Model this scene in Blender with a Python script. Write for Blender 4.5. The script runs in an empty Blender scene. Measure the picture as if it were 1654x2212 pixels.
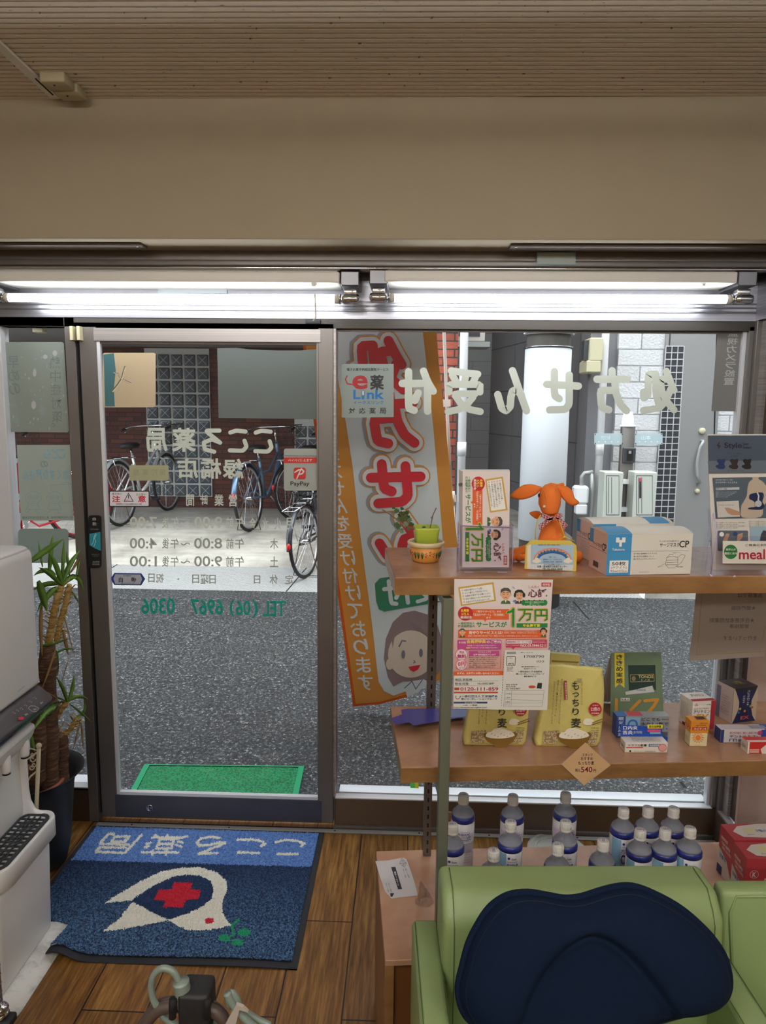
import bpy, bmesh, math, random
import numpy as np
from mathutils import Vector, Matrix
random.seed(7)
SC = bpy.context.scene
COL = SC.collection
PI = math.pi
# ------------------------------------------------------------------ camera
FPX = 1549.0; TILT = math.radians(8.12); YAW = math.radians(1.9); ROLL = math.radians(0.58)
CAM = np.array([0.0, -2.70, 1.69])
cam = bpy.data.cameras.new('camera'); co = bpy.data.objects.new('camera', cam); COL.objects.link(co)
cam.sensor_fit = 'VERTICAL'; cam.sensor_height = 24.0; cam.lens = FPX / 2212 * 24.0
cam.clip_start = 0.02; cam.clip_end = 200
_R = Matrix.Rotation(YAW, 3, 'Z') @ Matrix.Rotation(PI/2 - TILT, 3, 'X') @ Matrix.Rotation(ROLL, 3, 'Z')
co.matrix_world = Matrix.Translation(Vector(CAM)) @ _R.to_4x4()
SC.camera = co
RM = np.array(_R)
# ------------------------------------------------------------------ world, light, exposure
W = bpy.data.worlds.new('world'); SC.world = W; W.use_nodes = True
wn = W.node_tree.nodes; wl = W.node_tree.links
wn['Background'].inputs[0].default_value = (0.88, 0.94, 1.0, 1)
wn['Background'].inputs[1].default_value = 5.2
def area(name, loc, sx, sy, power, color=(1, 1, 1), rot=(0, 0, 0)):
    l = bpy.data.lights.new(name, 'AREA'); l.shape = 'RECTANGLE'; l.size = sx; l.size_y = sy
    l.energy = power; l.color = color
    o = bpy.data.objects.new(name, l); o.location = loc; o.rotation_euler = rot; COL.objects.link(o); return o
# unseen lamps assumed behind the camera, bare tubes to brighten the ceiling; built there
LAMPS = [(-0.9, -3.0), (1.0, -2.6), (-0.9, -4.7), (0.9, -4.7)]
sunl = bpy.data.lights.new('sun', 'SUN'); sunl.energy = 2.0; sunl.angle = math.radians(25); sunl.color = (1, 0.97, 0.92)
so = bpy.data.objects.new('sun', sunl); so.rotation_euler = (math.radians(20), math.radians(18), 0); COL.objects.link(so)
SC.view_settings.view_transform = 'Standard'; SC.view_settings.look = 'None'
SC.view_settings.gamma = 1; SC.view_settings.use_curve_mapping = False
SC.view_settings.exposure = 0.0
SC.cycles.max_bounces = 9; SC.cycles.transparent_max_bounces = 16; SC.cycles.caustics_reflective = False; SC.cycles.caustics_refractive = False
SC.cycles.sample_clamp_indirect = 4
# ------------------------------------------------------------------ pixel -> ray -> surface
def rays(px):
    px = np.atleast_2d(np.asarray(px, float))
    d = np.stack([(px[:, 0]-827)/FPX, -(px[:, 1]-1106)/FPX, -np.ones(len(px))], 1)
    return d @ RM.T
def at(px, py, **k):
    ax, v = list(k.items())[0]; i = 'xyz'.index(ax)
    d = rays([(px, py)])[0]; return CAM + d*((v-CAM[i])/d[i])
class Fr:
    """a flat surface: origin, right and up axes; normal towards the viewer"""
    def __init__(s, O, U, V, warp=None):
        s.O = np.array(O, float); s.U = np.array(U, float); s.U /= np.linalg.norm(s.U)
        s.V = np.array(V, float); s.V -= s.U*np.dot(s.U, s.V); s.V /= np.linalg.norm(s.V)
        s.N = np.cross(s.U, s.V); s.warp = warp
    def ipx(s, px):
        d = rays(px); t = np.dot(s.O-CAM, s.N)/(d @ s.N); p = CAM + d*t[:, None] - s.O
        return np.stack([p @ s.U, p @ s.V], 1)
    def pt(s, uv, d=0.0):
        uv = np.atleast_2d(np.asarray(uv, float)); dd = np.full(len(uv), d)
        if s.warp is not None: dd = dd + s.warp(uv[:, 0], uv[:, 1])
        return s.O + uv[:, :1]*s.U + uv[:, 1:2]*s.V + dd[:, None]*s.N
# ------------------------------------------------------------------ materials
def lin(h):
    if not isinstance(h, str): return (*h[:3], 1)
    r = [int(h[i:i+2], 16)/255 for i in (0, 2, 4)]
    return tuple((c/12.92 if c <= .04045 else ((c+.055)/1.055)**2.4) for c in r) + (1,)
M = {}
def mat(name, col='808080', rough=.5, metal=0, **k):
    if name in M: return M[name]
    m = bpy.data.materials.new(name); m.use_nodes = True; M[name] = m
    b = m.node_tree.nodes['Principled BSDF']
    b.inputs['Base Color'].default_value = lin(col); b.inputs['Roughness'].default_value = rough; b.inputs['Metallic'].default_value = metal
    for a, v in k.items():
        b.inputs[a.replace('_', ' ')].default_value = v
    return m
def nt(m): return m.node_tree.nodes, m.node_tree.links, m.node_tree.nodes['Principled BSDF']
def coords(m, scale=(1, 1, 1), rot=(0, 0, 0), kind='Object'):
    n, l, b = nt(m); tc = n.new('ShaderNodeTexCoord'); mp = n.new('ShaderNodeMapping')
    mp.inputs['Scale'].default_value = scale; mp.inputs['Rotation'].default_value = rot
    l.new(tc.outputs[kind], mp.inputs['Vector']); return mp.outputs[0]
def noise(m, vec, scale, detail=4, rough=.6):
    n, l, b = nt(m); t = n.new('ShaderNodeTexNoise'); t.inputs['Scale'].default_value = scale
    t.inputs['Detail'].default_value = detail; t.inputs['Roughness'].default_value = rough; l.new(vec, t.inputs['Vector']); return t.outputs[0]
def ramp(m, fac, stops):
    n, l, b = nt(m); r = n.new('ShaderNodeValToRGB'); e = r.color_ramp.elements
    for i, (p, c) in enumerate(stops):
        x = e[i] if i < 2 else e.new(p)
        x.position = p; x.color = lin(c)
    l.new(fac, r.inputs[0]); return r.outputs[0]
def mix(m, fac, a, b_, mode='MIX'):
    n, l, b = nt(m); x = n.new('ShaderNodeMix'); x.data_type = 'RGBA'; x.blend_type = mode
    for sock, v in ((x.inputs[0], fac), (x.inputs[6], a), (x.inputs[7], b_)):
        if hasattr(v, 'is_output'): l.new(v, sock)
        elif isinstance(v, (int, float)): sock.default_value = v
        else: sock.default_value = lin(v)
    return x.outputs[2]
def bump(m, h, strength=.3, dist=.01):
    n, l, b = nt(m); x = n.new('ShaderNodeBump'); x.inputs['Strength'].default_value = strength; x.inputs['Distance'].default_value = dist
    l.new(h, x.inputs['Height']); l.new(x.outputs[0], b.inputs['Normal'])
def setc(m, c): nt(m)[1].new(c, nt(m)[2].inputs['Base Color'])
def setr(m, c): nt(m)[1].new(c, nt(m)[2].inputs['Roughness'])
def P_(col, rough=.55): return mat('print_'+col, col, rough)      # a flat printed ink
# glass: thin architectural pane
def glass(name, tint='FFFFFF', refl=1.0):
    m = bpy.data.materials.new(name); m.use_nodes = True; n = m.node_tree.nodes; l = m.node_tree.links; n.clear(); M[name] = m
    o = n.new('ShaderNodeOutputMaterial'); t = n.new('ShaderNodeBsdfTransparent'); g = n.new('ShaderNodeBsdfGlossy'); x = n.new('ShaderNodeMixShader')
    t.inputs[0].default_value = lin(tint); g.inputs['Roughness'].default_value = 0.02
    f = n.new('ShaderNodeLayerWeight'); f.inputs[0].default_value = .5; pw = n.new('ShaderNodeMath'); pw.operation = 'POWER'; pw.inputs[1].default_value = 4
    mu = n.new('ShaderNodeMath'); mu.operation = 'MULTIPLY_ADD'; mu.inputs[1].default_value = .7; mu.inputs[2].default_value = .035*refl
    l.new(f.outputs['Facing'], pw.inputs[0]); l.new(pw.outputs[0], mu.inputs[0]); l.new(mu.outputs[0], x.inputs[0]); l.new(t.outputs[0], x.inputs[1]); l.new(g.outputs[0], x.inputs[2]); l.new(x.outputs[0], o.inputs[0]); return m
def frost(name, col, alpha, trans=.35, rough=.6):
    """translucent film / paper: diffuse + translucent, partly see-through"""
    m = bpy.data.materials.new(name); m.use_nodes = True; n = m.node_tree.nodes; l = m.node_tree.links; n.clear(); M[name] = m
    o = n.new('ShaderNodeOutputMaterial'); d = n.new('ShaderNodeBsdfDiffuse'); tl = n.new('ShaderNodeBsdfTranslucent'); t = n.new('ShaderNodeBsdfTransparent')
    x = n.new('ShaderNodeMixShader'); y = n.new('ShaderNodeMixShader'); x.inputs[0].default_value = trans; y.inputs[0].default_value = alpha
    d.inputs[0].default_value = lin(col); tl.inputs[0].default_value = lin(col)
    l.new(d.outputs[0], x.inputs[1]); l.new(tl.outputs[0], x.inputs[2]); l.new(t.outputs[0], y.inputs[1]); l.new(x.outputs[0], y.inputs[2]); l.new(y.outputs[0], o.inputs[0]); return m
glass('window_glass', 'F8FAF9', .6); glass('clear_plastic', 'FBFAFE', 1.6)
frost('film_grey', 'A9B2AE', .93, .3); frost('decal_pale', 'D6DED4', 1.0, 0); frost('decal_grey', 'A9B4AE', .95, 0); frost('paper_back', 'C8BCB2', 1.0, .45)
frost('flag_white', 'F2F3F8', 1, 0); frost('flag_orange', 'F4A552', 1, 0); frost('flag_red', 'E8404C', 1, 0); frost('flag_shadow', 'B9B6C6', 1, 0)
frost('flag_green', '4E9A78', 1, 0); frost('flag_skin', 'F4DCCB', 1, 0); frost('flag_hair', 'A88E90', 1, 0); frost('flag_line', '8E8494', 1, 0); frost('flag_edge', 'EE6A2C', 1, 0); frost('flag_crimson', 'D81E2E', 1, 0)
# ------------------------------------------------------------------ mesh builder
_CIRC = {}
def circ(n):
    if n not in _CIRC: a = np.arange(n)*2*PI/n; _CIRC[n] = np.stack([np.cos(a), np.sin(a)], 1)
    return _CIRC[n]
class MB:
    def __init__(s): s.V = []; s.F = []; s.I = []; s.S = []; s.mats = []; s.n = 0; s.k = 0
    def mi(s, m):
        if isinstance(m, str): m = M[m]
        if m not in s.mats: s.mats.append(m)
        return s.mats.index(m)
    def add(s, verts, faces, m, smooth=False):
        verts = np.asarray(verts, float); i = s.mi(m); b = s.n
        s.V.append(verts); s.n += len(verts)
        for f in faces: s.F.append([b+j for j in f]); s.I.append(i); s.S.append(smooth)
        return s
    def box(s, x0, x1, y0, y1, z0, z1, m, bev=0, mx=None, seg=2):
        if x0 > x1: x0, x1 = x1, x0
        if y0 > y1: y0, y1 = y1, y0
        if z0 > z1: z0, z1 = z1, z0
        if bev:
            bm = bmesh.new(); bmesh.ops.create_cube(bm, size=1)
            for v in bm.verts: v.co = Vector(((x0+x1)/2+v.co.x*(x1-x0), (y0+y1)/2+v.co.y*(y1-y0), (z0+z1)/2+v.co.z*(z1-z0)))
            bmesh.ops.bevel(bm, geom=bm.edges[:], offset=bev, segments=seg, profile=.5, affect='EDGES')
            return s.bm(bm, m, mx, seg > 1)
        v = np.array([(x, y, z) for z in (z0, z1) for x, y in ((x0, y0), (x1, y0), (x1, y1), (x0, y1))], float)
        if mx is not None: v = v @ np.array(mx.to_3x3()).T + np.array(mx.translation)
        return s.add(v, [(3, 2, 1, 0), (4, 5, 6, 7), (0, 1, 5, 4), (1, 2, 6, 5), (2, 3, 7, 6), (3, 0, 4, 7)], m)
    def bm(s, bm, m, mx=None, smooth=False):
        if mx is not None: bm.transform(mx)
        bm.verts.index_update()
        s.add([v.co[:] for v in bm.verts], [[v.index for v in f.verts] for f in bm.faces], m, smooth); bm.free(); return s
    def tube(s, pts, r, m, seg=8, closed=False, cap=True):
        pts = [Vector(p) for p in pts]; n = len(pts); rr = r if hasattr(r, '__len__') else [r]*n
        T = []
        for i in range(n):
            a = pts[(i-1) % n] if (closed or i > 0) else pts[i]; b = pts[(i+1) % n] if (closed or i < n-1) else pts[i]
            t = (b-a); T.append(t.normalized() if t.length > 1e-9 else Vector((0, 0, 1)))
        up = Vector((0, 0, 1)) if abs(T[0].z) < .9 else Vector((1, 0, 0))
        x = T[0].cross(up).normalized(); V = []
        for i in range(n):
            x = (x - T[i]*x.dot(T[i])).normalized(); y = T[i].cross(x)
            for c, q in circ(seg): V.append(pts[i] + (x*c+y*q)*rr[i])
        F = []
        for i in range(n if closed else n-1):
            j = (i+1) % n
            for k in range(seg):
                k2 = (k+1) % seg; F.append((i*seg+k, i*seg+k2, j*seg+k2, j*seg+k))
        if cap and not closed: F.append(list(range(seg))[::-1]); F.append([(n-1)*seg+k for k in range(seg)])
        return s.add([tuple(v) for v in V], F, m, True)
    def lathe(s, c, prof, m, seg=24, mx=None, smooth=True, sx=1, sy=1):
        V = []; F = []; n = len(prof)
        for r, z in prof:
            for q in circ(seg): V.append((c[0]+q[0]*r*sx, c[1]+q[1]*r*sy, c[2]+z))
        for i in range(n-1):
            for k in range(seg):
                k2 = (k+1) % seg; F.append((i*seg+k, i*seg+k2, (i+1)*seg+k2, (i+1)*seg+k))
        if prof[0][0] > 1e-6: F.append(list(range(seg))[::-1])
        if prof[-1][0] > 1e-6: F.append([(n-1)*seg+k for k in range(seg)])
        V = np.array(V)
        if mx is not None: V = V @ np.array(mx.to_3x3()).T + np.array(mx.translation)
        return s.add(V, F, m, smooth)
    def ball(s, c, r, m, seg=14, rings=8, mx=None):
        rx, ry, rz = r if hasattr(r, '__len__') else (r, r, r); V = [(0, 0, -rz)]; F = []
        for i in range(1, rings):
            a = -PI/2 + PI*i/rings
            for q in circ(seg): V.append((q[0]*math.cos(a)*rx, q[1]*math.cos(a)*ry, math.sin(a)*rz))
        V.append((0, 0, rz)); t = len(V)-1
        for k in range(seg):
            k2 = (k+1) % seg; F.append((0, 1+k2, 1+k))
            for i in range(rings-2): F.append((1+i*seg+k, 1+i*seg+k2, 1+(i+1)*seg+k2, 1+(i+1)*seg+k))
            F.append((t, 1+(rings-2)*seg+k, 1+(rings-2)*seg+k2))
        V = np.array(V)
        if mx is not None: V = V @ np.array(mx.to_3x3()).T
        return s.add(V+np.array(c), F, m, True)
    def ext(s, fr, uv, d0, d1, m, smooth=False):
        """closed outline (frame units) extruded from depth d0 to d1"""
        n = len(uv); a = fr.pt(uv, d0); b = fr.pt(uv, d1)
        return s.add(np.vstack([a, b]), [list(range(n))[::-1], [n+i for i in range(n)]]+[(i, (i+1) % n, n+(i+1) % n, n+i) for i in range(n)], m, smooth)
    def dep(s, d): s.k += 1; return d + s.k*6e-6
    def uv(s, fr, uv, m, d=.0006): return s.add(fr.pt(uv, s.dep(d)), [list(range(len(uv)))], m)
    def px(s, fr, pts, m, d=.0006): return s.uv(fr, fr.ipx(pts), m, d)
    def rect(s, fr, x0, y0, x1, y1, m, d=.0006, r=0):
        """rounded rectangle in photo pixels laid on the surface"""
        return s.px(fr, rrect(x0, y0, x1, y1, r), m, d)
    def disc(s, fr, cx, cy, rx, ry, m, d=.0006, n=20): return s.px(fr, circ(n)*(rx, ry)+(cx, cy), m, d)
    def stroke(s, fr, pts, w, m, d=.0006, cap=True, n=12):
        """a pen stroke with round ends, width w in photo pixels"""
        pts = np.asarray(pts, float); k = np.r_[True, np.hypot(*np.diff(pts, axis=0).T) > 1e-6]; pts = pts[k]
        if len(pts) < 2: return s
        T = np.diff(pts, axis=0); T /= np.hypot(*T.T)[:, None]; N = np.stack([-T[:, 1], T[:, 0]], 1); h = w/2; runs = [[0]]
        for i in range(1, len(pts)-1):
            runs[-1].append(i)
            if T[i-1] @ T[i] < .25: runs.append([i])
        runs[-1].append(len(pts)-1)
        for R in runs:
            L = []; Rr = []
            for i in R:
                a = N[max(i-1, R[0])]; b = N[min(i, R[-1]-1)]; mN = a+b; mN /= np.hypot(*mN); sc = min(1.5, 1/max(.3, mN @ a)); L.append(pts[i]+mN*h*sc); Rr.append(pts[i]-mN*h*sc)
            if cap:
                m_ = 7; a0 = math.atan2(*N[R[-1]-1][::-1]); e = [pts[R[-1]]+h*np.array([math.cos(a0-PI*q/m_), math.sin(a0-PI*q/m_)]) for q in range(1, m_)]
                a1 = math.atan2(*(-N[R[0]])[::-1]); b_ = [pts[R[0]]+h*np.array([math.cos(a1-PI*q/m_), math.sin(a1-PI*q/m_)]) for q in range(1, m_)]
            else: e = []; b_ = []
            nL = len(L); V = L+Rr+e+b_; F = [[i, i+1, nL+i+1, nL+i] for i in range(nL-1)]
            if cap: F.append([nL-1]+[2*nL+q for q in range(len(e))]+[2*nL-1]); F.append([nL]+[2*nL+len(e)+q for q in range(len(b_))]+[0])
            s.add(fr.pt(fr.ipx(V), s.dep(d)), F, m)
        return s
    def text(s, fr, t, box, m, d=.0008, bold=0, mir=False, rot=0):
        """lettering fitted to a photo-pixel box (or four corners tl,tr,br,bl)"""
        V, F = glyph(t, min(bold, 1.0))
        if len(V) == 0: return s
        q = np.array(box, float)
        if q.size == 4: x0, y0, x1, y1 = q; q = np.array([(x0, y0), (x1, y0), (x1, y1), (x0, y1)])
        else: q = q.reshape(4, 2)
        u = V[:, :1]; v = V[:, 1:]
        for _ in range(rot % 4): u, v = 1-v, u       # quarter turns anticlockwise
        if mir: u = 1-u
        h = np.hypot(*(q[0]-q[3])); e = (bold-1)*.006*h if bold > 1 else 0
        if e: qc = q.mean(0); q = qc+(q-qc)*(1-2*e/h)
        P = q[0]*(1-u)*v + q[1]*u*v + q[2]*u*(1-v) + q[3]*(1-u)*(1-v)
        for o in (((-e, -e), (e, -e), (-e, e), (e, e)) if e > .12 else ((0, 0),)): s.add(fr.pt(fr.ipx(P+np.array(o)), s.dep(d)), F, m)
        return s
    def col(s, fr, t, x0, y0, x1, y1, m, d=.0008, bold=0, mir=False, gap=.12, x2=None):
        """a column of characters, top to bottom; x2 = left edge at the bottom"""
        n = len(t); h = (y1-y0)/n; w = x1-x0; x2 = x0 if x2 is None else x2
        for i, c in enumerate(t):
            if c == ' ': continue
            a = x0+(x2-x0)*i/max(1, n-1); s.text(fr, c, (a, y0+i*h+h*gap/2, a+w, y0+(i+1)*h-h*gap/2), m, d, bold, mir)
        return s
    def tuv(s, fr, t, u0, v0, u1, v1, m, d=.0008, bold=0, mir=False, rot=0):
        V, F = glyph(t, min(bold, 1.2)); u = V[:, :1]; v = V[:, 1:]
        for _ in range(rot % 4): u, v = 1-v, u
        if mir: u = 1-u
        return s.add(fr.pt(np.hstack([u0+(u1-u0)*u, v0+(v1-v0)*v]), s.dep(d)), F, m)
    def ruv(s, fr, u0, v0, u1, v1, m, d=.0006): return s.uv(fr, [(u0, v0), (u1, v0), (u1, v1), (u0, v1)], m, d)
    def obj(s, name, parent=None, origin=None, **k):
        me = bpy.data.meshes.new(name); V = np.vstack(s.V)
        loc = np.zeros(3)
        if origin is not None: loc = np.array(origin, float)
        elif parent is None: loc = np.array([(V[:, 0].min()+V[:, 0].max())/2, (V[:, 1].min()+V[:, 1].max())/2, V[:, 2].min()])
        pl = np.array(parent['_o']) if parent is not None and '_o' in parent else np.zeros(3)
        me.from_pydata((V-loc-pl).tolist() if parent is not None else (V-loc).tolist(), [], s.F)
        for m in s.mats: me.materials.append(m)
        me.polygons.foreach_set('material_index', s.I); me.polygons.foreach_set('use_smooth', s.S); me.update()
        o = bpy.data.objects.new(name, me); COL.objects.link(o); o.location = loc
        if parent is not None: o.parent = parent; o['_o'] = (loc+pl).tolist()
        else: o['_o'] = loc.tolist()
        props(o, **k); return o
def rrect(x0, y0, x1, y1, r, n=5):
    if r <= 0: return [(x0, y0), (x1, y0), (x1, y1), (x0, y1)]
    o = []
    for cx, cy, a in ((x1-r, y0+r, -90), (x1-r, y1-r, 0), (x0+r, y1-r, 90), (x0+r, y0+r, 180)):
        for i in range(n+1):
            t = math.radians(a+90*i/n); o.append((cx+r*math.cos(t), cy+r*math.sin(t)))
    return o
def props(o, label=None, cat=None, group=None, kind=None):
    for a, v in (('label', label), ('category', cat), ('group', group), ('kind', kind)):
        if v: o[a] = v
def thing(name, loc, label, cat, group=None):
    o = bpy.data.objects.new(name, None); COL.objects.link(o); o.location = tuple(loc); o['_o'] = [float(c) for c in loc]
    o.empty_display_size = .05; props(o, label, cat, group); return o
def dup(root, loc, rz=0, label=None):
    r = root.copy(); COL.objects.link(r); r.location = loc; r.rotation_euler = (0, 0, rz)
    if label: r['label'] = label
    for ch in root.children:
        c = ch.copy(); COL.objects.link(c); c.parent = r
        for g in ch.children: d = g.copy(); COL.objects.link(d); d.parent = c
    return r
_G = {}; _tc = bpy.data.curves.new('lettering', 'FONT'); _to = bpy.data.objects.new('lettering', _tc)
def glyph(t, bold=0):
    k = (t, bold)
    if k in _G: return _G[k]
    c = bpy.data.curves.new('l', 'FONT'); c.body = t; c.size = 1; c.offset = bold*.014; c.resolution_u = 3
    o = bpy.data.objects.new('l', c); me = bpy.data.meshes.new_from_object(o)
    V = np.array([v.co[:2] for v in me.vertices]) if len(me.vertices) else np.zeros((0, 2)); F = [list(p.vertices) for p in me.polygons]
    bpy.data.meshes.remove(me); bpy.data.objects.remove(o); bpy.data.curves.remove(c)
    if len(V): lo = V.min(0); hi = V.max(0); V = (V-lo)/np.maximum(hi-lo, 1e-6)
    if t in 'ー一-': V = V*(1, .16)+(0, .42) if len(V) else V
    _G[k] = (V, F); return _G[k]
# ------------------------------------------------------------------ room materials
m = mat('wood_floor', rough=.32)
n_, l_, b_ = nt(m)
v = coords(m, (1, 1, 1), (0, 0, PI/2))
br = n_.new('ShaderNodeTexBrick'); l_.new(v, br.inputs['Vector']); br.offset = .42; br.offset_frequency = 2
for k, x in (('Scale', 1), ('Mortar Size', .0022), ('Mortar Smooth', 0), ('Brick Width', .92), ('Row Height', .1845), ('Bias', 0)): br.inputs[k].default_value = x
br.inputs['Color1'].default_value = (.75, .75, .75, 1); br.inputs['Color2'].default_value = (1, 1, 1, 1); br.inputs['Mortar'].default_value = (0.02, .02, .02, 1)
g1 = noise(m, coords(m, (26, 1.6, 1)), 3.2, 6, .65); g2 = noise(m, coords(m, (6, .7, 1)), 2.0, 3)
c1 = ramp(m, g1, [(.3, '4C3218'), (.5, '85602F'), (.62, 'A07A42'), (.75, 'BC9858')])
c2 = mix(m, g2, 'D8C0A4', 'FFFFFF'); c3 = mix(m, 1.0, c1, c2, 'MULTIPLY'); c4 = mix(m, 1.0, c3, br.outputs[0], 'MULTIPLY'); setc(m, c4)
bump(m, g1, .15, .002)
m = mat('plaster', 'C0B4A4', .85); g = noise(m, coords(m), 90, 5); bump(m, g, .12, .002); setc(m, mix(m, noise(m, coords(m), 2.2, 3), 'A3967F', 'AEA18B'))
m = mat('ceiling_board', 'CDBFB0', .9)
sp = noise(m, coords(m, (22, 80, 1), (0, 0, .3)), 2.2, 2, .5)
setc(m, ramp(m, sp, [(.0, 'E6DACB'), (.695, 'E2D6C6'), (.715, '8F7E68'), (1, '6A5A48')])); bump(m, noise(m, coords(m), 160, 3), .2, .001)
m = mat('aluminium', '857B77', .42, .55); setc(m, mix(m, noise(m, coords(m), 3, 2), '716D6B', '7F7A77'))
m = mat('aluminium_rail', 'B9B0AE', .38, .5); setc(m, ramp(m, noise(m, coords(m, (.6, 1, 160)), 1, 4), [(.35, '8F8A88'), (.7, 'B0AAA8')]))
m = mat('dark_bronze', '4A3B33', .45, .35)
m = mat('header_metal', 'B9B9BC', .30, .75); setc(m, ramp(m, noise(m, coords(m, (.3, 1, 220)), 1, 3), [(.35, '85858C'), (.7, 'A8A8B0')]))
mat('track_metal', '9A9896', .5, .3); mat('chrome', 'D8D8DA', .12, 1); mat('shadow_gap', '050505', .8); mat('black_rubber', '16161A', .6)
mat('frame_lit_white', 'E4E6EC', .35, .2); mat('white_paint', 'E8E4DC', .45); mat('cream_plastic', 'CFC7A6', .45)  # sills and frames: daylight on the aluminium put into the white
m = mat('asphalt', rough=.62)
a = noise(m, coords(m, (1, 1, 1)), 62, 3, .95); b2 = noise(m, coords(m), 1.3, 4)
cc = ramp(m, a, [(.40, '16171A'), (.52, '3E4042'), (.61, '6E7070'), (.68, 'F0F2F0')]); setc(m, mix(m, 1.0, cc, mix(m, b2, 'C8C8CC', 'FFFFFF'), 'MULTIPLY')); bump(m, a, .6, .004)
m = mat('concrete_pad', rough=.75); a = noise(m, coords(m), 2.2, 7, .65); b2 = noise(m, coords(m, (.7, 4, 1)), 3, 6)
setc(m, mix(m, 1.0, ramp(m, a, [(.3, 'A29C94'), (.55, 'CFC9C0'), (.75, 'E4E0D8')]), mix(m, b2, 'B4B2AE', 'FFFFFF'), 'MULTIPLY'))
m = mat('checker_plate', rough=.3, metal=.3); n_, l_, b_ = nt(m); ck = n_.new('ShaderNodeTexWave'); ck.wave_type = 'BANDS'; ck.inputs['Scale'].default_value = 9; ck.inputs['Distortion'].default_value = 5
l_.new(coords(m, (1.5, 3, 1), (0, 0, .7)), ck.inputs['Vector']); setc(m, ramp(m, ck.outputs[0], [(.3, '8C8E90'), (.7, 'D8D8D6')])); bump(m, ck.outputs[0], .5, .01)
def brickmat(name, c1, c2, mortar, bw, rh, ms, rot=(PI/2, 0, 0), rough=.7, bmp=.5):
    m = mat(name, rough=rough); n_, l_, b_ = nt(m); t = n_.new('ShaderNodeTexBrick'); l_.new(coords(m, (1, 1, 1), rot), t.inputs['Vector'])
    for k, x in (('Scale', 1), ('Mortar Size', ms), ('Brick Width', bw), ('Row Height', rh), ('Mortar Smooth', .2)): t.inputs[k].default_value = x
    t.inputs['Color1'].default_value = lin(c1); t.inputs['Color2'].default_value = lin(c2); t.inputs['Mortar'].default_value = lin(mortar)
    setc(m, t.outputs[0]); n = noise(m, coords(m, (1, 1, 1)), 40, 4)
    x = n_.new('ShaderNodeMath'); x.operation = 'MULTIPLY_ADD'; x.inputs[1].default_value = -.8; l_.new(t.outputs[1], x.inputs[0]); l_.new(n, x.inputs[2]); bump(m, x.outputs[0], bmp, .01); return m
brickmat('dark_brick', '6E3A31', '4E2924', '332E2C', .21, .058, .006)
brickmat('red_brick', 'B0543F', '7E3B30', '3A3432', .20, .072, .007)
brickmat('grey_block', '8F8F90', '868788', '6E6E70', .62, .2, .004, bmp=.2)
brickmat('white_siding', 'DEDEE0', 'D2D2D4', '9A9A9C', .42, .15, .006, bmp=.9)
m = mat('grey_panel', '77777A', .7); setc(m, mix(m, noise(m, coords(m), 1.5, 5), '66666A', '85858A'))
m = mat('glass_block', '55606A', .15); mat('block_joint', 'D2D2CE', .7); mat('door_grey', '9C9A9A', .45, .3); mat('dark_panel', '3A3C42', .4)
m = mat('pole_concrete', '5E5C5A', .9); setc(m, mix(m, noise(m, coords(m), 12, 5), '4A4846', '706D6A'))
mat('pole_wrap', 'D2D6DC', .5); mat('pvc', 'E6E6E8', .35); mat('grey_iron', 'A6AAA8', .5, .3)
mat('tube_cap', 'D8D2CC', .4)
mt = bpy.data.materials.new('tube_light'); mt.use_nodes = True; M['tube_light'] = mt
bb = mt.node_tree.nodes['Principled BSDF']; bb.inputs['Emission Color'].default_value = (.93, .97, 1, 1); bb.inputs['Emission Strength'].default_value = 17
mt = bpy.data.materials.new('lamp_panel'); mt.use_nodes = True; M['lamp_panel'] = mt
bb = mt.node_tree.nodes['Principled BSDF']; bb.inputs['Emission Color'].default_value = (1, .975, .94, 1); bb.inputs['Emission Strength'].default_value = 56
# ------------------------------------------------------------------ room shell
S = dict(kind='structure')
WF = Fr((0, 0, 0), (1, 0, 0), (0, 0, 1))          # the window wall, facing the room
MB().box(-1.9, 1.36, -6, .06, -.12, 0, 'wood_floor').obj('floor', origin=(0.024, 0, 0), **S)
# grooved ceiling board: real grooves across the room
mb = MB(); x0, x1 = -1.9, 1.6; y = -6.0; prof = []
while y < -.28:
    prof += [(y, 2.655), (y+.0165, 2.655), (y+.0172, 2.669), (y+.0246, 2.669)]; y += .0252
V = [(x, p[0]+.011*(x+.1), p[1]) for p in prof for x in (x0, x1)]
F = [(2*i, 2*i+1, 2*i+3, 2*i+2) for i in range(len(prof)-1)]
mb.add(V, F, 'ceiling_board'); mb.box(x0, x1, -6.05, .06, 2.675, 2.8, 'ceiling_board'); mb.obj('ceiling', **S)
MB().box(-1.9, 1.5, -.3, .06, 2.231, 2.67, 'plaster', .004).obj('wall_bulkhead', **S)
MB().box(-1.9, -1.8, -6, .06, 0, 2.67, 'plaster').obj('wall_left', **S)
MB().box(-1.8, -1.60, -.06, .06, 0, 2.3, 'plaster').obj('wall_front', **S)
MB().box(1.36, 1.46, -6, -.9, 0, 2.67, 'plaster').obj('wall_right', **S)
MB().box(-1.9, 1.46, -6.1, -6, 0, 2.67, 'plaster').obj('wall_back', **S)
for i, (x, y) in enumerate(LAMPS):
    t = thing('unseen_ceiling_lamp', (x, y, 2.60), 'assumed white twin-tube ceiling lamp, unseen behind the viewer, '+['left of the nearer pair', 'right of the nearer pair', 'left of the far pair', 'right of the far pair'][i], 'ceiling lamp')
    MB().box(x-.6, x+.6, y-.06, y+.06, 2.60, 2.655, 'white_paint', .01).obj('housing', t)
    for dy in (-.09, .09): MB().tube([(x-.58, y+dy, 2.56), (x+.58, y+dy, 2.56)], .016, 'lamp_panel', 12).obj('fluorescent_tube', t)
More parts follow.
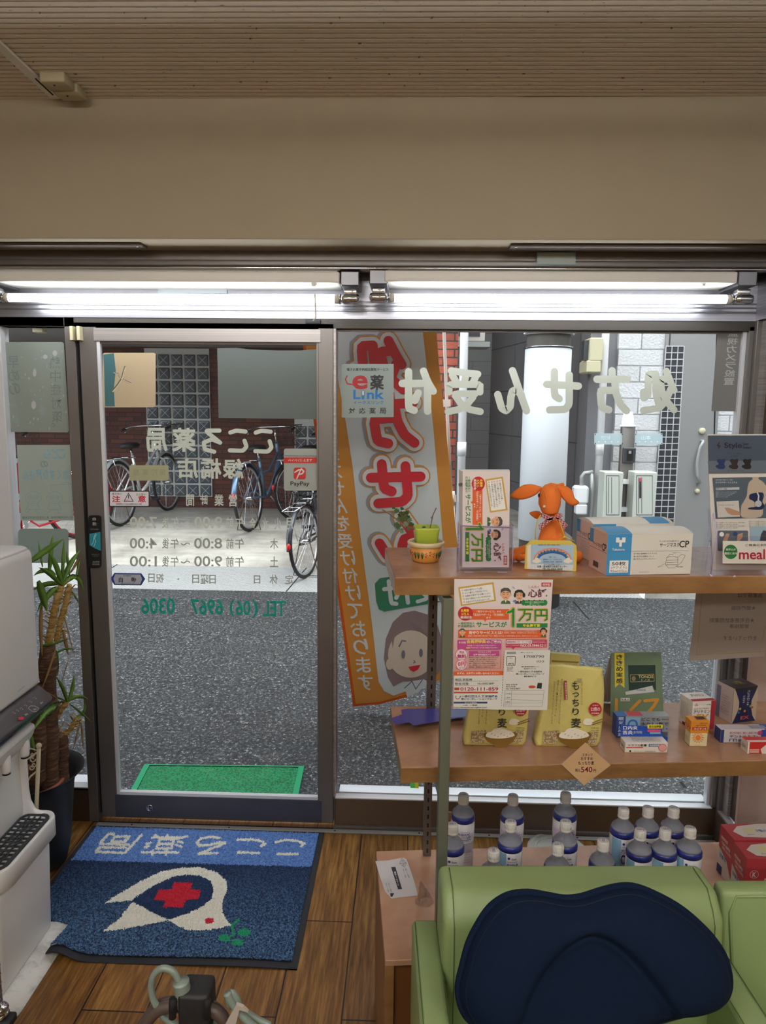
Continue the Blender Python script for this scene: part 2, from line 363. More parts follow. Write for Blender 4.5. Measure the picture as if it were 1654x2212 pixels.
# ceiling joint strip with two little beige boxes
a = at(0, 97, z=2.652); b = at(116, 205, z=2.652)
a = a + (a-b)*.9
mb = MB(); d = (b-a)/np.linalg.norm(b-a); q = np.array([-d[1], d[0], 0]); fr = Fr(a-(0, 0, .003), d, q)
L = np.linalg.norm(b-a); mb.ext(fr, [(0, -.014), (L, -.014), (L, .014), (0, .014)], -.004, .004, 'white_paint'); 
mb.ext(fr, [(L-.13, -.008), (L-.02, -.008), (L-.02, -.005), (L-.13, -.005)], -.0065, -.004, 'shadow_gap'); mb.obj('trim_1', label='pale joint strip across the grooved ceiling', **S)
for (px, py, nm) in ((124, 178, 'beige detector box on the ceiling, the one farther from the wall'), (152, 201, 'beige detector box on the ceiling, touching the bulkhead wall')):
    p = at(px, py, z=2.64); mb = MB(); mb.box(p[0]-.037, p[0]+.037, p[1]-.035, p[1]+.03, 2.628, 2.656, mat('beige_box', 'B3A88A', .5), .004)
    mb.lathe((p[0]-.005, p[1]-.01, 2.6265), [(0, 0), (.003, 0), (.003, .003)], 'shadow_gap', 8); t = mb.obj('ceiling_sensor', label=nm, cat='sensor', group='ceiling sensors')
# metal strips under the bulkhead
for i, (a, b) in enumerate(((-1.7, at(312, 530, y=-.22)[0]), (at(1100, 533, y=-.22)[0], 1.45))):
    mb = MB(); mb.box(a, b, -.25, -.19, 2.221, 2.231, 'dark_bronze', .003); mb.lathe(((b if i == 0 else a)+(-.02 if i == 0 else .02), -.235, 2.2195), [(0, 0), (.005, 0), (.005, .002)], 'chrome', 10)
    mb.obj('trim_%d' % (i+2), **S)
# head rail above the window: dark channel, chrome lip, bright panel behind the tubes
mb = MB(); mb.box(-1.8, 1.5, -.13, .06, 2.199, 2.231, mat('rail_grey', '6E6560', .4, .5)); mb.box(-1.8, 1.5, -.14, -.0, 2.178, 2.199, 'aluminium', .004); mb.box(-1.8, 1.5, -.146, -.10, 2.165, 2.178, 'chrome', .005); mb.obj('trim_4', label='grey metal head rail with polished lip above the tube lights', **S)
mb = MB(); mb.box(-1.8, 1.5, 0, .06, 2.022, 2.2, 'header_metal'); mb.box(-1.8, 1.5, -.004, .0, 2.018, 2.026, 'header_metal')
for z in (2.045, 2.062, 2.075): mb.box(-1.8, 1.5, -.003, 0, z, z+.006, 'header_metal', .001)
mb.obj('trim_5', label='brushed metal panel behind the tube lights', **S)
# ------------------------------------------------------------------ left fixed pane, door, right window
def frame_bar(mb, x0, x1, z0, z1, m='aluminium', y0=0, y1=.06, bev=.0015): mb.box(x0, x1, y0, y1, z0, z1, m, bev, seg=1)
wd = thing('window_1', (-1.4, .03, 0), None, None); wd['kind'] = 'structure'; wd['label'] = 'narrow fixed pane left of the sliding door'
mb = MB(); frame_bar(mb, -1.60, -1.53, 0, 2.02, 'frame_lit_white'); frame_bar(mb, -1.285, -1.246, 0.0, 2.02); frame_bar(mb, -1.53, -1.285, 1.985, 2.02, 'dark_bronze'); mb.box(-1.53, -1.285, .0, .06, 0, .145, 'dark_bronze'); mb.box(-1.53, -1.285, .0, .10, .137, .150, 'frame_lit_white'); mb.obj('window_frame', wd)
MB().box(-1.53, -1.285, .034, .038, .15, 1.985, 'window_glass').obj('pane', wd)
mb = MB(); mb.box(-1.246, -1.236, .02, .05, 0.03, 2.02, 'shadow_gap'); mb.box(-1.285, -1.0, .05, .10, 0, .02, 'track_metal'); mb.obj('trim_6', label='black gap beside the sliding door', **S)
dr = thing('door_1', (-.75, .02, 0), None, None); dr['kind'] = 'structure'; dr['label'] = 'glazed sliding automatic door with grey aluminium stiles'
mb = MB(); zt = 1.985; zb = .022
mb.box(-1.231, -1.166, 0, .035, zb, zt, 'aluminium', .002, seg=1); mb.box(-.336, -.2795, 0, .035, zb, zt, 'aluminium', .002, seg=1)
mb.box(-1.176, -.325, -.002, .034, 1.932, zt-.004, 'aluminium_rail', .002, seg=1); mb.box(-1.176, -.325, -.001, .034, zb, .122, mat('door_bottom', '55555E', .4, .5), .002, seg=1)
mb.obj('door_frame', dr)
mb = MB(); mb.box(-1.166, -1.154, .002, .02, .122, 1.932, 'frame_lit_white'); mb.box(-.342, -.336, .002, .02, .122, 1.932, 'aluminium'); mb.box(-1.154, -.342, .0, .02, .122, .134, 'frame_lit_white'); mb.box(-1.154, -.342, .003, .02, 1.924, 1.932, 'dark_bronze'); mb.obj('glazing_bead', dr)  # bead tones follow the light: bottom and left white, top dark
MB().box(-1.154, -.342, .014, .018, .134, 1.924, 'window_glass').obj('pane', dr)
p = at(323, 1745, y=-.002); mb = MB(); mx = Matrix.Translation((p[0], -.001, p[2])) @ Matrix.Rotation(PI/2, 4, 'X')
mb.lathe((0, 0, 0), [(0, .002), (.010, .002), (.0115, .004), (.0135, .004), (.0145, 0)], 'chrome', 20, mx); mb.box(p[0]-.0012, p[0]+.0012, -.0045, -.003, p[2]-.010, p[2]+.010, 'shadow_gap'); mb.obj('lock_cylinder', dr)
mb = MB(); mb.box(-1.8, 1.36, -.0, .06, 1.985, 2.022, mat('head_dark', '3E3A36', .5, .3)); mb.box(-1.25, -.279, .0, .05, 1.985, 2.0, 'dark_bronze'); mb.obj('trim_7', label='dark lintel strip above the door', **S)
wd = thing('window_2', (.5, .03, 0), None, None); wd['kind'] = 'structure'; wd['label'] = 'large fixed shop window right of the door'
mb = MB(); mb.box(-.279, -.270, .004, .05, .137, 2.0, 'aluminium_rail'); mb.box(-.279, -.268, .035, .06, 0, 2.0, 'aluminium'); mb.box(-.279, 1.245, .03, .05, 1.978, 1.99, 'aluminium'); mb.box(1.228, 1.245, .0, .06, .137, 2.0, 'aluminium', .001, seg=1)
mb.box(1.215, 1.228, .02, .05, .137, 1.985, 'frame_lit_white'); mb.box(-.27, 1.245, .0, .05, .02, .131, mat('sill_panel', '6A5C50', .42, .5)); mb.obj('window_frame', wd)
mb = MB(); mb.box(-.272, 1.232, 0, .034, .129, .137, 'frame_lit_white', .002); mb.box(-.26, 1.228, .044, .10, .125, .138, 'frame_lit_white', .002); mb.obj('window_sill', wd)
MB().box(-.272, 1.215, .036, .042, .137, 1.985, 'window_glass').obj('pane', wd)
# corner post and glazed side wall
wd = thing('window_3', (1.26, -.4, 0), None, None); wd['kind'] = 'structure'; wd['label'] = 'side window running forward from the corner post'
mb = MB(); mb.box(1.245, 1.30, -.02, .06, .0, 2.02, 'aluminium', .002, seg=1); mb.box(1.262, 1.275, -.06, -.02, .137, 2.02, 'aluminium_rail'); mb.box(1.275, 1.30, -.10, -.02, .137, 2.02, 'dark_bronze')
mb.box(1.245, 1.30, -.9, -.02, 0, .131, 'sill_panel'); mb.box(1.243, 1.268, -.9, -.02, .129, .138, 'aluminium_rail', .001); mb.box(1.268, 1.31, -.9, -.02, .129, .136, 'frame_lit_white'); mb.box(1.245, 1.32, -.9, 0, 2.02, 2.235, 'header_metal'); mb.box(1.245, 1.31, -.95, -.88, 0, 2.1, 'aluminium'); mb.obj('window_frame', wd)
MB().box(1.284, 1.288, -.88, -.10, .137, 2.02, 'window_glass').obj('pane', wd)
# floor track
mb = MB(); mb.box(-1.245, 1.245, -.034, -.012, 0, .006, 'track_metal', .001, seg=1); mb.box(-1.245, 1.245, -.012, .0, -.002, .003, 'shadow_gap'); mb.box(-.278, 1.24, -.008, .0, .0, .018, 'aluminium'); 
for x in (-1.1, -.7, -.27, .07, .35, .7): mb.lathe((x, -.024, .006), [(0, .0015), (.003, .0012), (.004, 0)], 'shadow_gap', 8)
mb.obj('trim_8', label='metal threshold track in the floor', **S)
mb = MB(); c = at(1200, 1812, z=0)
mb.lathe((c[0]-.01, -.105, 0.001), [(.115, 0), (.115, .004), (.108, .006), (.10, .004), (.09, .004), (.088, .007), (.08, .007), (.078, .004), (.0, .004)], mat('pale_metal', 'B9B7B0', .4, .5), 48, smooth=False)
mb.obj('floor_hatch', label='round ribbed metal floor hatch behind the bottles by the track', cat='floor hatch')
# ------------------------------------------------------------------ tube light fixtures
def fixture(x0, x1, zoff, side):
    t = thing('tube_light_fixture', ((x0+x1)/2, 0, 2.12+zoff), '%s of the two white fluorescent battens over the window' % side, 'tube light', None)
    z = 2.12+zoff; mb = MB(); mb.box(x0+.0, x1-.0, -.155, .0, z, z+.038, 'white_paint', .006); mb.box(x0+.01, x1-.01, -.13, 0, z+.03, z+.06, 'white_paint'); mb.obj('batten_body', t)
    mb = MB(); mb.tube([(x0+.035, -.12, 2.070+zoff), (x1-.02, -.12, 2.072+zoff)], .0145, 'tube_light', 20); mb.obj('fluorescent_tube', t)
    for x, s in ((x0+.035, -1), (x1-.02, 1)): mb = MB(); mb.tube([(x, -.12, 2.071+zoff), (x+s*.018, -.12, 2.071+zoff)], .0152, 'tube_cap', 20); mb.tube([(x+s*.016, -.12, 2.071+zoff), (x+s*.022, -.12, 2.071+zoff)], .018, 'chrome', 16); mb.obj('tube_cap', t)
    for s, xe in ((-1, x0-.02), (1, x1+.035)):
        mb = MB(); mb.box(xe-.033, xe+.033, -.145, -.09, 2.055+zoff, 2.087+zoff, 'chrome', .012); mb.box(xe-.022, xe+.022, -.13, -.09, 2.087+zoff, 2.105+zoff, 'chrome', .002)
        mb.box(xe-.032, xe+.032, -.15, 0, 2.112+zoff, 2.160+zoff, mat('bracket_steel', '77777A', .35, .8), .003, seg=1); mb.obj('lamp_socket', t)
    return t
t1 = fixture(-1.455, -.242, 0, 'left'); t2 = fixture(-.088, 1.105, .005, 'right')
mb = MB(); p = at(680, 625, y=-.12); mb.tube([(p[0], -.14, 2.122), (p[0], -.14, 2.11)], .011, 'white_paint', 12); mb.obj('starter', t1)
mb = MB(); a = at(680, 636, y=-.16); b = at(682, 686, y=-.16); mb.tube([a, b, at(676, 694, y=-.16)], .0028, 'white_paint', 6); mb.obj('pull_cord', t1)
mb = MB(); p = at(1513, 621, y=-.12); mb.tube([(p[0], -.14, 2.127), (p[0], -.14, 2.117)], .008, 'white_paint', 12); mb.obj('starter', t2)
mb = MB(); a = at(660, 690, y=-.012); b = at(692, 700, y=-.012); mb.box(a[0], b[0], -.012, 0, b[2], a[2], 'black_rubber', .002); mb.obj('door_sensor', label='small black sensor block above the right end of the door', cat='sensor')
# label plates on the head rail and behind the tube
mb = MB(); fr = Fr((0, -.1415, 0), (1, 0, 0), (0, 0, 1)); q = [(1159, 545), (1243, 545), (1243, 572), (1159, 572)]
mb.px(fr, q, P_('7FA6AE'), .001); mb.rect(fr, 1161, 547, 1241, 570, P_('A8B0AA'), .0012); mb.text(fr, '2736', (1180, 556, 1206, 562), P_('4A5A60'), rot=2); mb.text(fr, '72', (1222, 556, 1234, 562), P_('4A5A60'), rot=2); mb.text(fr, 'シャッター製造番号', (1170, 550, 1230, 554), P_('4A5A60'), rot=2); mb.text(fr, '株式会社', (1175, 564, 1225, 568), P_('4A5A60'), rot=2)
mb.obj('maker_plate', label='small pale plate with blue border on the head rail', cat='label plate')
mb = MB(); fr = Fr((0, -.005, 0), (1, 0, 0), (0, 0, 1)); mb.rect(fr, 341, 618, 490, 634, mat('film_silver', '9AA0A4', .3, .4), .001); mb.obj('metal_cover_plate', label='grey cover plate behind the left tube', cat='cover plate')
# two beige latch blocks on the door edge
for px, lab, par in ((163, 'beige sensor block on the fixed frame beside the door, left one', 0), (178, 'beige sensor block on the sliding door edge, right one', 1)):
    mb = MB(); a = at(px-14, 704, y=-.03); b = at(px-5.5, 735, y=-.03)
    mb.box(a[0], b[0], -.03, -.0, b[2], a[2], 'cream_plastic', .0015, seg=1); mb.box(a[0]+.002, b[0]-.002, -.028, -.004, a[2]-.004, a[2]+.001, 'shadow_gap'); mb.box(a[0]+.002, b[0]-.002, -.028, -.004, b[2]-.001, b[2]+.003, 'shadow_gap'); mb.obj('latch_block', label=lab, cat='sensor block', group='door sensor blocks')
# ================================================================== OUTSIDE
GP = [(.06, -.03), (3.4, .10), (4.05, .17), (5.3, .385), (7.2, .385)]
def gz(y):
    for (a, za), (b, zb) in zip(GP, GP[1:]):
        if y <= b: return za+(zb-za)*(y-a)/(b-a)
    return GP[-1][1]
def ground(px, py):
    d = rays([(px, py)])[0]; t = .5
    while t < 40:
        p = CAM+d*t
        if p[1] > .06 and p[2] <= gz(p[1]): return p
        t += .01
    return CAM+d*10
def slab(mb, x0, x1, pts, m, th=.1):
    n = len(pts); V = [(x, y, z) for y, z in pts for x in (x0, x1)]+[(x, y, z-th) for y, z in pts for x in (x0, x1)]
    F = [(2*i, 2*i+1, 2*i+3, 2*i+2) for i in range(n-1)]+[(0, 2*n, 2*n+1, 1), (2*n-2, 2*n-1, 4*n-1, 4*n-2)]
    return mb.add(V, F, m)
slab(MB(), -14, 14, [(.06, -.03), (3.4, .10)], 'asphalt').obj('ground_road', **S)
slab(MB(), -14, 14, [(-8, -.035), (.06, -.031)], 'asphalt', .02).obj('ground_road', **S)
mb = slab(MB(), -14, 2.05, [(3.4, .101), (4.05, .171)], 'checker_plate')
for x in (-8, -6.1, -4.2, -1.05, -2.9, .9):
    mb.add([(x, 3.4, .1025), (x+.012, 3.4, .1025), (x+.10, 4.05, .1725), (x+.088, 4.05, .1725)], [(0, 1, 2, 3)], 'shadow_gap')
mb.obj('ramp_plate', label='pale checkered steel ramp plates along the far road edge', cat='ramp plate')
slab(MB(), -14, 14, [(4.05, .17), (5.3, .385), (12, .385)], 'concrete_pad').obj('ground_pad', **S)
slab(MB(), 2.08, 14, [(3.45, .135), (4.06, .18)], 'concrete_pad').obj('ground_kerb', **S)
mb = MB()
for i in range(16): x = 2.15+i*.05; mb.box(x, x+.02, 3.62, 3.9, .15, .19, 'grey_iron')
mb.box(2.12, 2.98, 3.6, 3.63, .14, .19, 'grey_iron'); mb.obj('drain_grate', label='metal drain grate beside the ramp plates', cat='drain grate')
# road joints
mb = MB()
def groundline(mb, pts, w, m):
    P = [ground(*p) for p in pts]
    for a, b in zip(P, P[1:]):
        t = (b-a); t[2] = 0; t /= np.linalg.norm(t); q = np.array([-t[1], t[0], 0])*w
        mb.add([a+q+(0, 0, .002), b+q+(0, 0, .002), b-q+(0, 0, .002), a-q+(0, 0, .002)], [(0, 1, 2, 3)], m)
groundline(mb, [(1238, 1300), (1330, 1406)], .008, 'shadow_gap'); groundline(mb, [(1470, 1690), (1500, 1730)], .008, 'shadow_gap')
groundline(mb, [(238, 1155), (330, 1150), (445, 1135), (480, 1125), (560, 1118)], .005, mat('crack', '77726B', .9)); groundline(mb, [(400, 1215), (420, 1185), (436, 1160)], .004, 'crack')
mb.obj('ground_joint', **S)
# --- brick apartment building with recessed bicycle bay
MB().box(-9, .5, 6.6, 6.9, .3, 2.5, 'dark_brick').obj('wall_brick', origin=(0, 0, 0), **S)
MB().box(-9.2, -9, 3.9, 6.9, 0, 2.5, 'dark_brick').obj('wall_brick', origin=(0, 0, 0), **S)
mb = MB(); mb.box(-9.2, .45, 4.2, 6.9, 2.46, 2.75, mat('soffit_grey', '8C8A8C', .8)); mb.obj('far_soffit', **S)
MB().box(-14, .45, 4.2, 12, 2.75, 8, 'dark_brick').obj('wall_brick_upper', origin=(0, 0, 0), **S)
MB().box(.249, .438, 3.9, 4.3, .15, 8, 'red_brick').obj('wall_brick_pier', origin=(.01, 0, 0), **S)
MB().box(.20, .44, 4.3, 6.9, .15, 2.75, 'dark_brick').obj('wall_brick', origin=(0, 0, 0), **S)
p = at(85, 699, y=4.35); mb = MB(); mb.box(p[0]-.05, p[0]+.05, 4.3, 4.4, 2.40, 2.46, 'cream_plastic', .008); mb.obj('soffit_lamp', label='small square lamp under the soffit of the bicycle bay', cat='lamp')
def glassblocks(n, x0, x1, z0, z1, nx, lab):
    mb = MB(); y = 6.6; nz = int(round((z1-z0)/((x1-x0)/nx))); c = (x1-x0)/nx
    mb.box(x0, x1, y-.012, y+.01, z0, z1, 'block_joint')
    for i in range(nx):
        for k in range(nz):
            a = x0+i*c+.012; b = x0+(i+1)*c-.012; u = z0+k*c+.012; w = z0+(k+1)*c-.012
            mb.box(a, b, y-.03, y, u, w, 'glass_block', .012)
            f = Fr((0, y-.031, 0), (1, 0, 0), (0, 0, 1)); ia, ib, iu, iw = a+.02, b-.02, u+.02, w-.02
            for s in ((ia, iu, ib, iw), (ia, iw, ib, iu)):
                t = np.array([s[2]-s[0], s[3]-s[1]]); t /= np.hypot(*t); q = np.array([-t[1], t[0]])*.0022; A = np.array(s[:2]); B = np.array(s[2:])
                mb.uv(f, [A+q, B+q, B-q, A-q], 'block_joint', .0004)
    o = mb.obj('window_%d' % n, **S); o['label'] = lab
a = at(317, 900, y=6.6)[0]; b = at(455, 900, y=6.6)[0]; glassblocks(4, a, b, at(380, 1072, y=6.6)[2], 2.44, 5, 'tall glass block window in the brick wall behind the white bicycle')
a = at(636, 900, y=6.6)[0]; glassblocks(5, a, a+.84, at(640, 1085, y=6.6)[2], at(640, 905, y=6.6)[2], 5, 'lower glass block window at the right of the brick wall')
# --- alley and grey buildings on the right
MB().box(.1, 2.3, 8.0, 8.3, 0, 8, 'grey_block').obj('wall_far', origin=(0, 0, 0), **S)
def wallq(x0, y0, x1, y1, z0, z1, m, name, th=.15):
    d = np.array([x1-x0, y1-y0]); L = np.hypot(*d); o = MB(); fr = Fr((x0, y0, 0), (d[0]/L, d[1]/L, 0), (0, 0, 1)); o.ext(fr, [(0, z0), (L, z0), (L, z1), (0, z1)], -th, 0, m); return o, fr, L
o, fr, L = wallq(1.2, 8.0, 1.95, 4.3, .2, 8, 'grey_panel', 'side')
for z in (.75, 1.35, 1.95, 2.55, 3.1): o.uv(fr, [(0, z), (L, z), (L, z+.015), (0, z+.015)], P_('3C3C40'), .002)
for u in (1.0, 2.0, 3.0): o.uv(fr, [(u, .3), (u+.01, .3), (u+.01, 4), (u, 4)], P_('4C4C50'), .003)
o.obj('wall_alley_side', **S)
o, fr, L = wallq(1.3, 6.2, 1.9, 6.0, .2, 8, 'grey_panel', 'x')
MB().box(1.95, 2.371, 4.2, 4.5, .2, 6, 'white_siding').obj('wall_siding', origin=(1.95, 0, .02), **S)
MB().box(2.90, 6.5, 4.2, 4.5, .2, 6, 'white_siding').obj('wall_siding', origin=(2.6, 0, .02), **S)
a = at(1420, 699, y=4.2); mb = MB(); mb.box(2.371, 2.90, 4.2, 4.5, 2.47, 6, 'door_grey'); mb.box(1.7, 2.0, 4.25, 4.6, .2, 8, 'grey_panel'); mb.obj('wall_siding_upper', **S)
MB().box(1.9, 14, 4.5, 12, .2, 8, 'grey_panel').obj('wall_house', **S)
MB().box(4.6, 9, -6, 3.2, -.1, 6, mat('brown_wall', '5A5148', .8)).obj('wall_side_street', **S)
# --- our own building, unseen; blocks light, upper part kept low for sky light
MB().box(-8, 1.46, -6.2, .06, 2.81, 3.6, 'grey_panel').obj('wall_own_upper', **S)
MB().box(-8, -1.91, -6.2, .06, -.05, 2.81, 'grey_panel').obj('wall_own_side', **S)
MB().box(-14, 14, -12, -6.3, -.1, 3.6, 'grey_panel').obj('wall_own_back', **S)
# house door
fr = Fr((0, 4.18, 0), (1, 0, 0), (0, 0, 1)); dr2 = thing('door_2', (2.63, 4.2, .3), None, None); dr2['kind'] = 'structure'; dr2['label'] = 'grey house door with a narrow grid window across the street'
mb = MB(); mb.box(2.371, 2.90, 4.17, 4.3, .3, 2.49, 'door_grey'); mb.box(2.40, 2.41, 4.165, 4.2, .35, 2.44, 'dark_panel'); mb.rect(fr, 1427, 702, 1546, 704.5, 'shadow_gap', .012); mb.px(fr, [(1546, 702), (1549, 702), (1536, 1180), (1533, 1180)], 'shadow_gap', .012); mb.obj('door_leaf', dr2)
mb = MB(); q = [(1437, 748), (1476, 748), (1452, 1160), (1408, 1160)]; mb.px(fr, q, 'dark_panel', .013); q = fr.ipx(q)
for i in range(4):
    u = i/3; a = q[0]*(1-u)+q[1]*u; b = q[3]*(1-u)+q[2]*u; mb.uv(fr, [a-(.004, 0), a+(.004, 0), b+(.004, 0), b-(.004, 0)], P_('C9C9C9'), .016)
for i in range(31):
    u = i/30; a = q[0]*(1-u)+q[3]*u; b = q[1]*(1-u)+q[2]*u; mb.uv(fr, [a-(0, .004), b-(0, .004), b+(0, .004), a+(0, .004)], P_('C9C9C9'), .017)
mb.obj('grid_window', dr2)
mb = MB(); pts = [at(x, y, y=4.12) for x, y in ((1519, 953), (1512, 965), (1507, 985), (1504, 1005), (1505, 1025), (1511, 1043))]; mb.tube(pts, .014, 'grey_iron', 8); mb.tube([pts[0], pts[0]+(0, .06, 0)], .012, 'grey_iron'); mb.tube([pts[-1], pts[-1]+(0, .06, 0)], .012, 'grey_iron'); mb.obj('door_handle', dr2)
for x, y, r in ((1517, 931, .03), (1506, 1061, .022)):
    p = at(x, y, y=4.15); MB().lathe((0, 0, 0), [(r, 0), (r, .02), (r*.7, .028), (0, .028)], 'cream_plastic', 14, Matrix.Translation((p[0], 4.17, p[2])) @ Matrix.Rotation(PI/2, 4, 'X')).obj('lock', dr2)
# utility pole
c = at(1178, 900, y=3.2); X = c[0]; R0 = .176; zt = at(1178, 750, y=3.02)[2]; zb = at(1178, 1172, y=3.02)[2]
t = thing('utility_pole', (X, 3.2, .05), 'round concrete utility pole wrapped in a white sheet, across the street', 'utility pole')
MB().lathe((X, 3.2, 0), [(R0, .02), (R0*.93, 6)], 'pole_concrete', 28).obj('pole', t)
MB().lathe((X, 3.2, 0), [(R0+.006, zb), (R0+.012, zb+.004), (R0+.007, zt-.004), (R0+.002, zt)], 'pole_wrap', 28).obj('white_wrap', t)
zc = at(1178, 716, y=3.02)[2]; mb = MB(); mb.lathe((X, 3.2, 0), [(R0+.004, zc-.012), (R0+.018, zc-.012), (R0+.018, zc+.012), (R0+.004, zc+.012)], 'grey_iron', 28); 
for k in range(24):
    a = -PI*k/23; mb.ball((X+math.cos(a)*(R0+.02), 3.2+math.sin(a)*(R0+.02), zc), .008, 'chrome', 6, 4)
mb.obj('metal_band', t)
mb = MB(); mb.lathe((X, 3.2, 0), [(R0+.012, zt+.008), (R0+.018, zt+.012), (R0+.012, zt+.016)], 'chrome', 28); mb.obj('wire_tie', t)
# downpipes
def pipe(px0, py0, px1, py1, y, r, lab, z0=None):
    a = at(px0, py0, y=y); b = at(px1, py1, y=y); d = (b-a)/(b[2]-a[2]); top = a+d*(4.5-a[2]); bot = a+d*((.2 if z0 is None else z0)-a[2])
    mb = MB(); mb.tube([bot, top], r, 'pvc', 14); p = a+d*(1.35-a[2]); mb.tube([p-d*.06, p+d*.06], r*1.12, 'pvc', 14); mb.obj('downpipe', label=lab, cat='pipe')
pipe(1003, 700, 994, 1100, 3.75, .037, 'white downpipe in front of the red brick pier')
pipe(1309, 700, 1288, 1100, 4.05, .034, 'white downpipe beside the white siding')
# outdoor air conditioner
a = at(1012, 690, y=4.6); b = at(1047, 738, y=4.6); mb = MB(); t = thing('air_conditioner', ((a[0]+b[0])/2, 4.7, b[2]), 'white outdoor air conditioner unit high in the alley, behind the downpipe', 'air conditioner')
mb.box(.47, b[0], 4.6, 4.9, b[2], b[2]+.55, 'white_paint', .01); mb.obj('casing', t); mb = MB()
for i in range(6):
    z = b[2]+.05+i*.075; mb.box(.49, b[0]-.05, 4.594, 4.602, z, z+.055, 'dark_panel')
mb.obj('grille', t); MB().box(.45, b[0]+.05, 4.6, 4.95, b[2]-.05, b[2], 'grey_iron').obj('bracket', t)
# electric box, meter, intercom post, letter boxes
def pxbox(mb, x0, y0, x1, y1, y, dep, m, bev=0, fr_y=None):
    a = at(x0, y0, y=y); b = at(x1, y1, y=y); mb.box(a[0], b[0], y, y+dep, b[2], a[2], m, bev, seg=1); return a, b
mb = MB(); t = thing('electric_box', at(1283, 805, y=4.0), 'beige electric box fixed beside the white downpipe', 'electric box'); pxbox(mb, 1275, 729, 1301, 780, 3.95, .31, 'cream_plastic', .01); pxbox(mb, 1268, 778, 1297, 805, 3.95, .30, 'cream_plastic', .01); mb.obj('casing', t)
mb = MB(); pxbox(mb, 1262, 735, 1274, 778, 4.0, .1, 'dark_panel'); mb.obj('side_cover', t)
t = thing('gas_meter', at(1258, 1120, y=4.0), 'pale grey gas meter with iron pipes beside the alley', 'gas meter')
mb = MB(); pxbox(mb, 1241, 1050, 1271, 1090, 3.95, .12, 'pvc', .02); pxbox(mb, 1245, 1090, 1268, 1112, 3.95, .1, 'pvc', .01); mb.obj('casing', t)
mb = MB(); P = [at(x, y, y=4.0) for x, y in ((1256, 1052), (1256, 1030), (1262, 1022), (1280, 1020))]; mb.tube(P, .02, 'grey_iron', 8); P = [at(x, y, y=4.0) for x, y in ((1277, 1022), (1279, 1060), (1276, 1118))]; P.append(np.array([P[-1][0], 4.0, .16])); mb.tube(P, .018, 'grey_iron', 8); mb.obj('gas_pipe', t)
t = thing('letterbox_post', at(1356, 1200, y=3.95), 'grey house post between the two letterboxes, with round cap', 'post')
a = at(1342, 920, y=3.92); b = at(1373, 920, y=3.92); mb = MB(); mb.box(a[0]+.01, b[0], 3.92, 3.99, .18, a[2], 'aluminium', .01); mb.obj('post', t)
mb = MB(); w = (b[0]-a[0])/2; mb.lathe(((a[0]+b[0])/2, 3.955, a[2]-.01), [(w+.01, 0), (w+.01, .015), (w*.85, .02), (w*.85, .08), (w*.6, .13), (.0, .155)], 'pvc', 18, sy=.6); mb.obj('round_cap', t)
mb = MB(); pxbox(mb, 1347, 967, 1372, 1000, 3.885, .035, 'dark_panel', .006); mb.obj('intercom', t); mb = MB(); pxbox(mb, 1355, 972, 1366, 995, 3.88, .01, 'shadow_gap', .002); pxbox(mb, 1358, 974, 1363, 980, 3.876, .006, 'grey_iron'); mb.obj('call_button', t)
for x0, x1, xs, lab in ((1306, 1341, 1283, 'left pale grey letterbox on the post, empty slot'), (1371, 1413, 1366, 'right pale grey letterbox on the post, with red tag in its slot')):
    t = thing('letterbox', at((x0+x1)/2, 1122, y=3.8), lab, 'letterbox', 'letterboxes across the street'); mb = MB(); a = at(x0, 1020, y=3.7); b = at(x1, 1125, y=3.7); mb.box(a[0], b[0], 3.7, 3.9, b[2], a[2], mat('letterbox', 'C5C9C0', .5), .006, seg=1); mb.obj('casing', t)
    f = Fr((0, 3.7, 0), (1, 0, 0), (0, 0, 1)); mb = MB(); mb.rect(f, x0+3, 1027, x1-4, 1113, 'dark_panel', .0015); mb.rect(f, x0+4, 1028.5, x1-5, 1111.5, 'letterbox', .003); mb.rect(f, x0+7, 1031, x0+8, 1109, 'dark_panel', .0045); mb.rect(f, x0+14, 1031, x0+15, 1109, 'dark_panel', .0045)
    if x0 > 1350: mb.rect(f, x0+9, 1032, x0+13, 1076, P_('202024'), .006); mb.rect(f, x0+9, 1032, x0+13, 1040, P_('D8405A'), .0075)
    mb.obj('front_door', t); mb = MB(); pb = at(1357, 1060, y=3.92)
    for yy in (1040, 1100): zz = at(1357, yy, y=3.9)[2]; mb.box(min(b[0], pb[0])-.01 if x0 < 1350 else pb[0], pb[0] if x0 < 1350 else a[0]+.02, 3.86, 3.935, zz-.02, zz+.02, 'pvc')
    mb.obj('bracket', t)
for x0, x1, nm, lab in ((1283, 1345, 'クロリンダ', 'clear nameplate left of the grey post'), (1370, 1430, '山本', 'clear nameplate right of the grey post')):
    mb = MB(); f = Fr((0, 3.93, 0), (1, 0, 0), (0, 0, 1)); q = f.ipx([(x0, 936), (x1, 936), (x1, 960), (x0, 960)]); mb.ext(f, q, 0, .008, frost('plate'+str(x0), 'CFE0E4', .75, .3)); mb.text(f, nm, (x0+14, 941, x0+34, 950), P_('F4FAFC'), .012); mb.text(f, '・・・・', (x0+8, 953, x1-10, 955), P_('F4FAFC'), .012)
    for dx in (x0+2, x1-2):
        for yy in (938, 958): mb.disc(f, dx, yy, 1.2, 1.2, 'chrome', .012, 8)
    mb.obj('nameplate', label=lab, cat='nameplate', group='house nameplates')
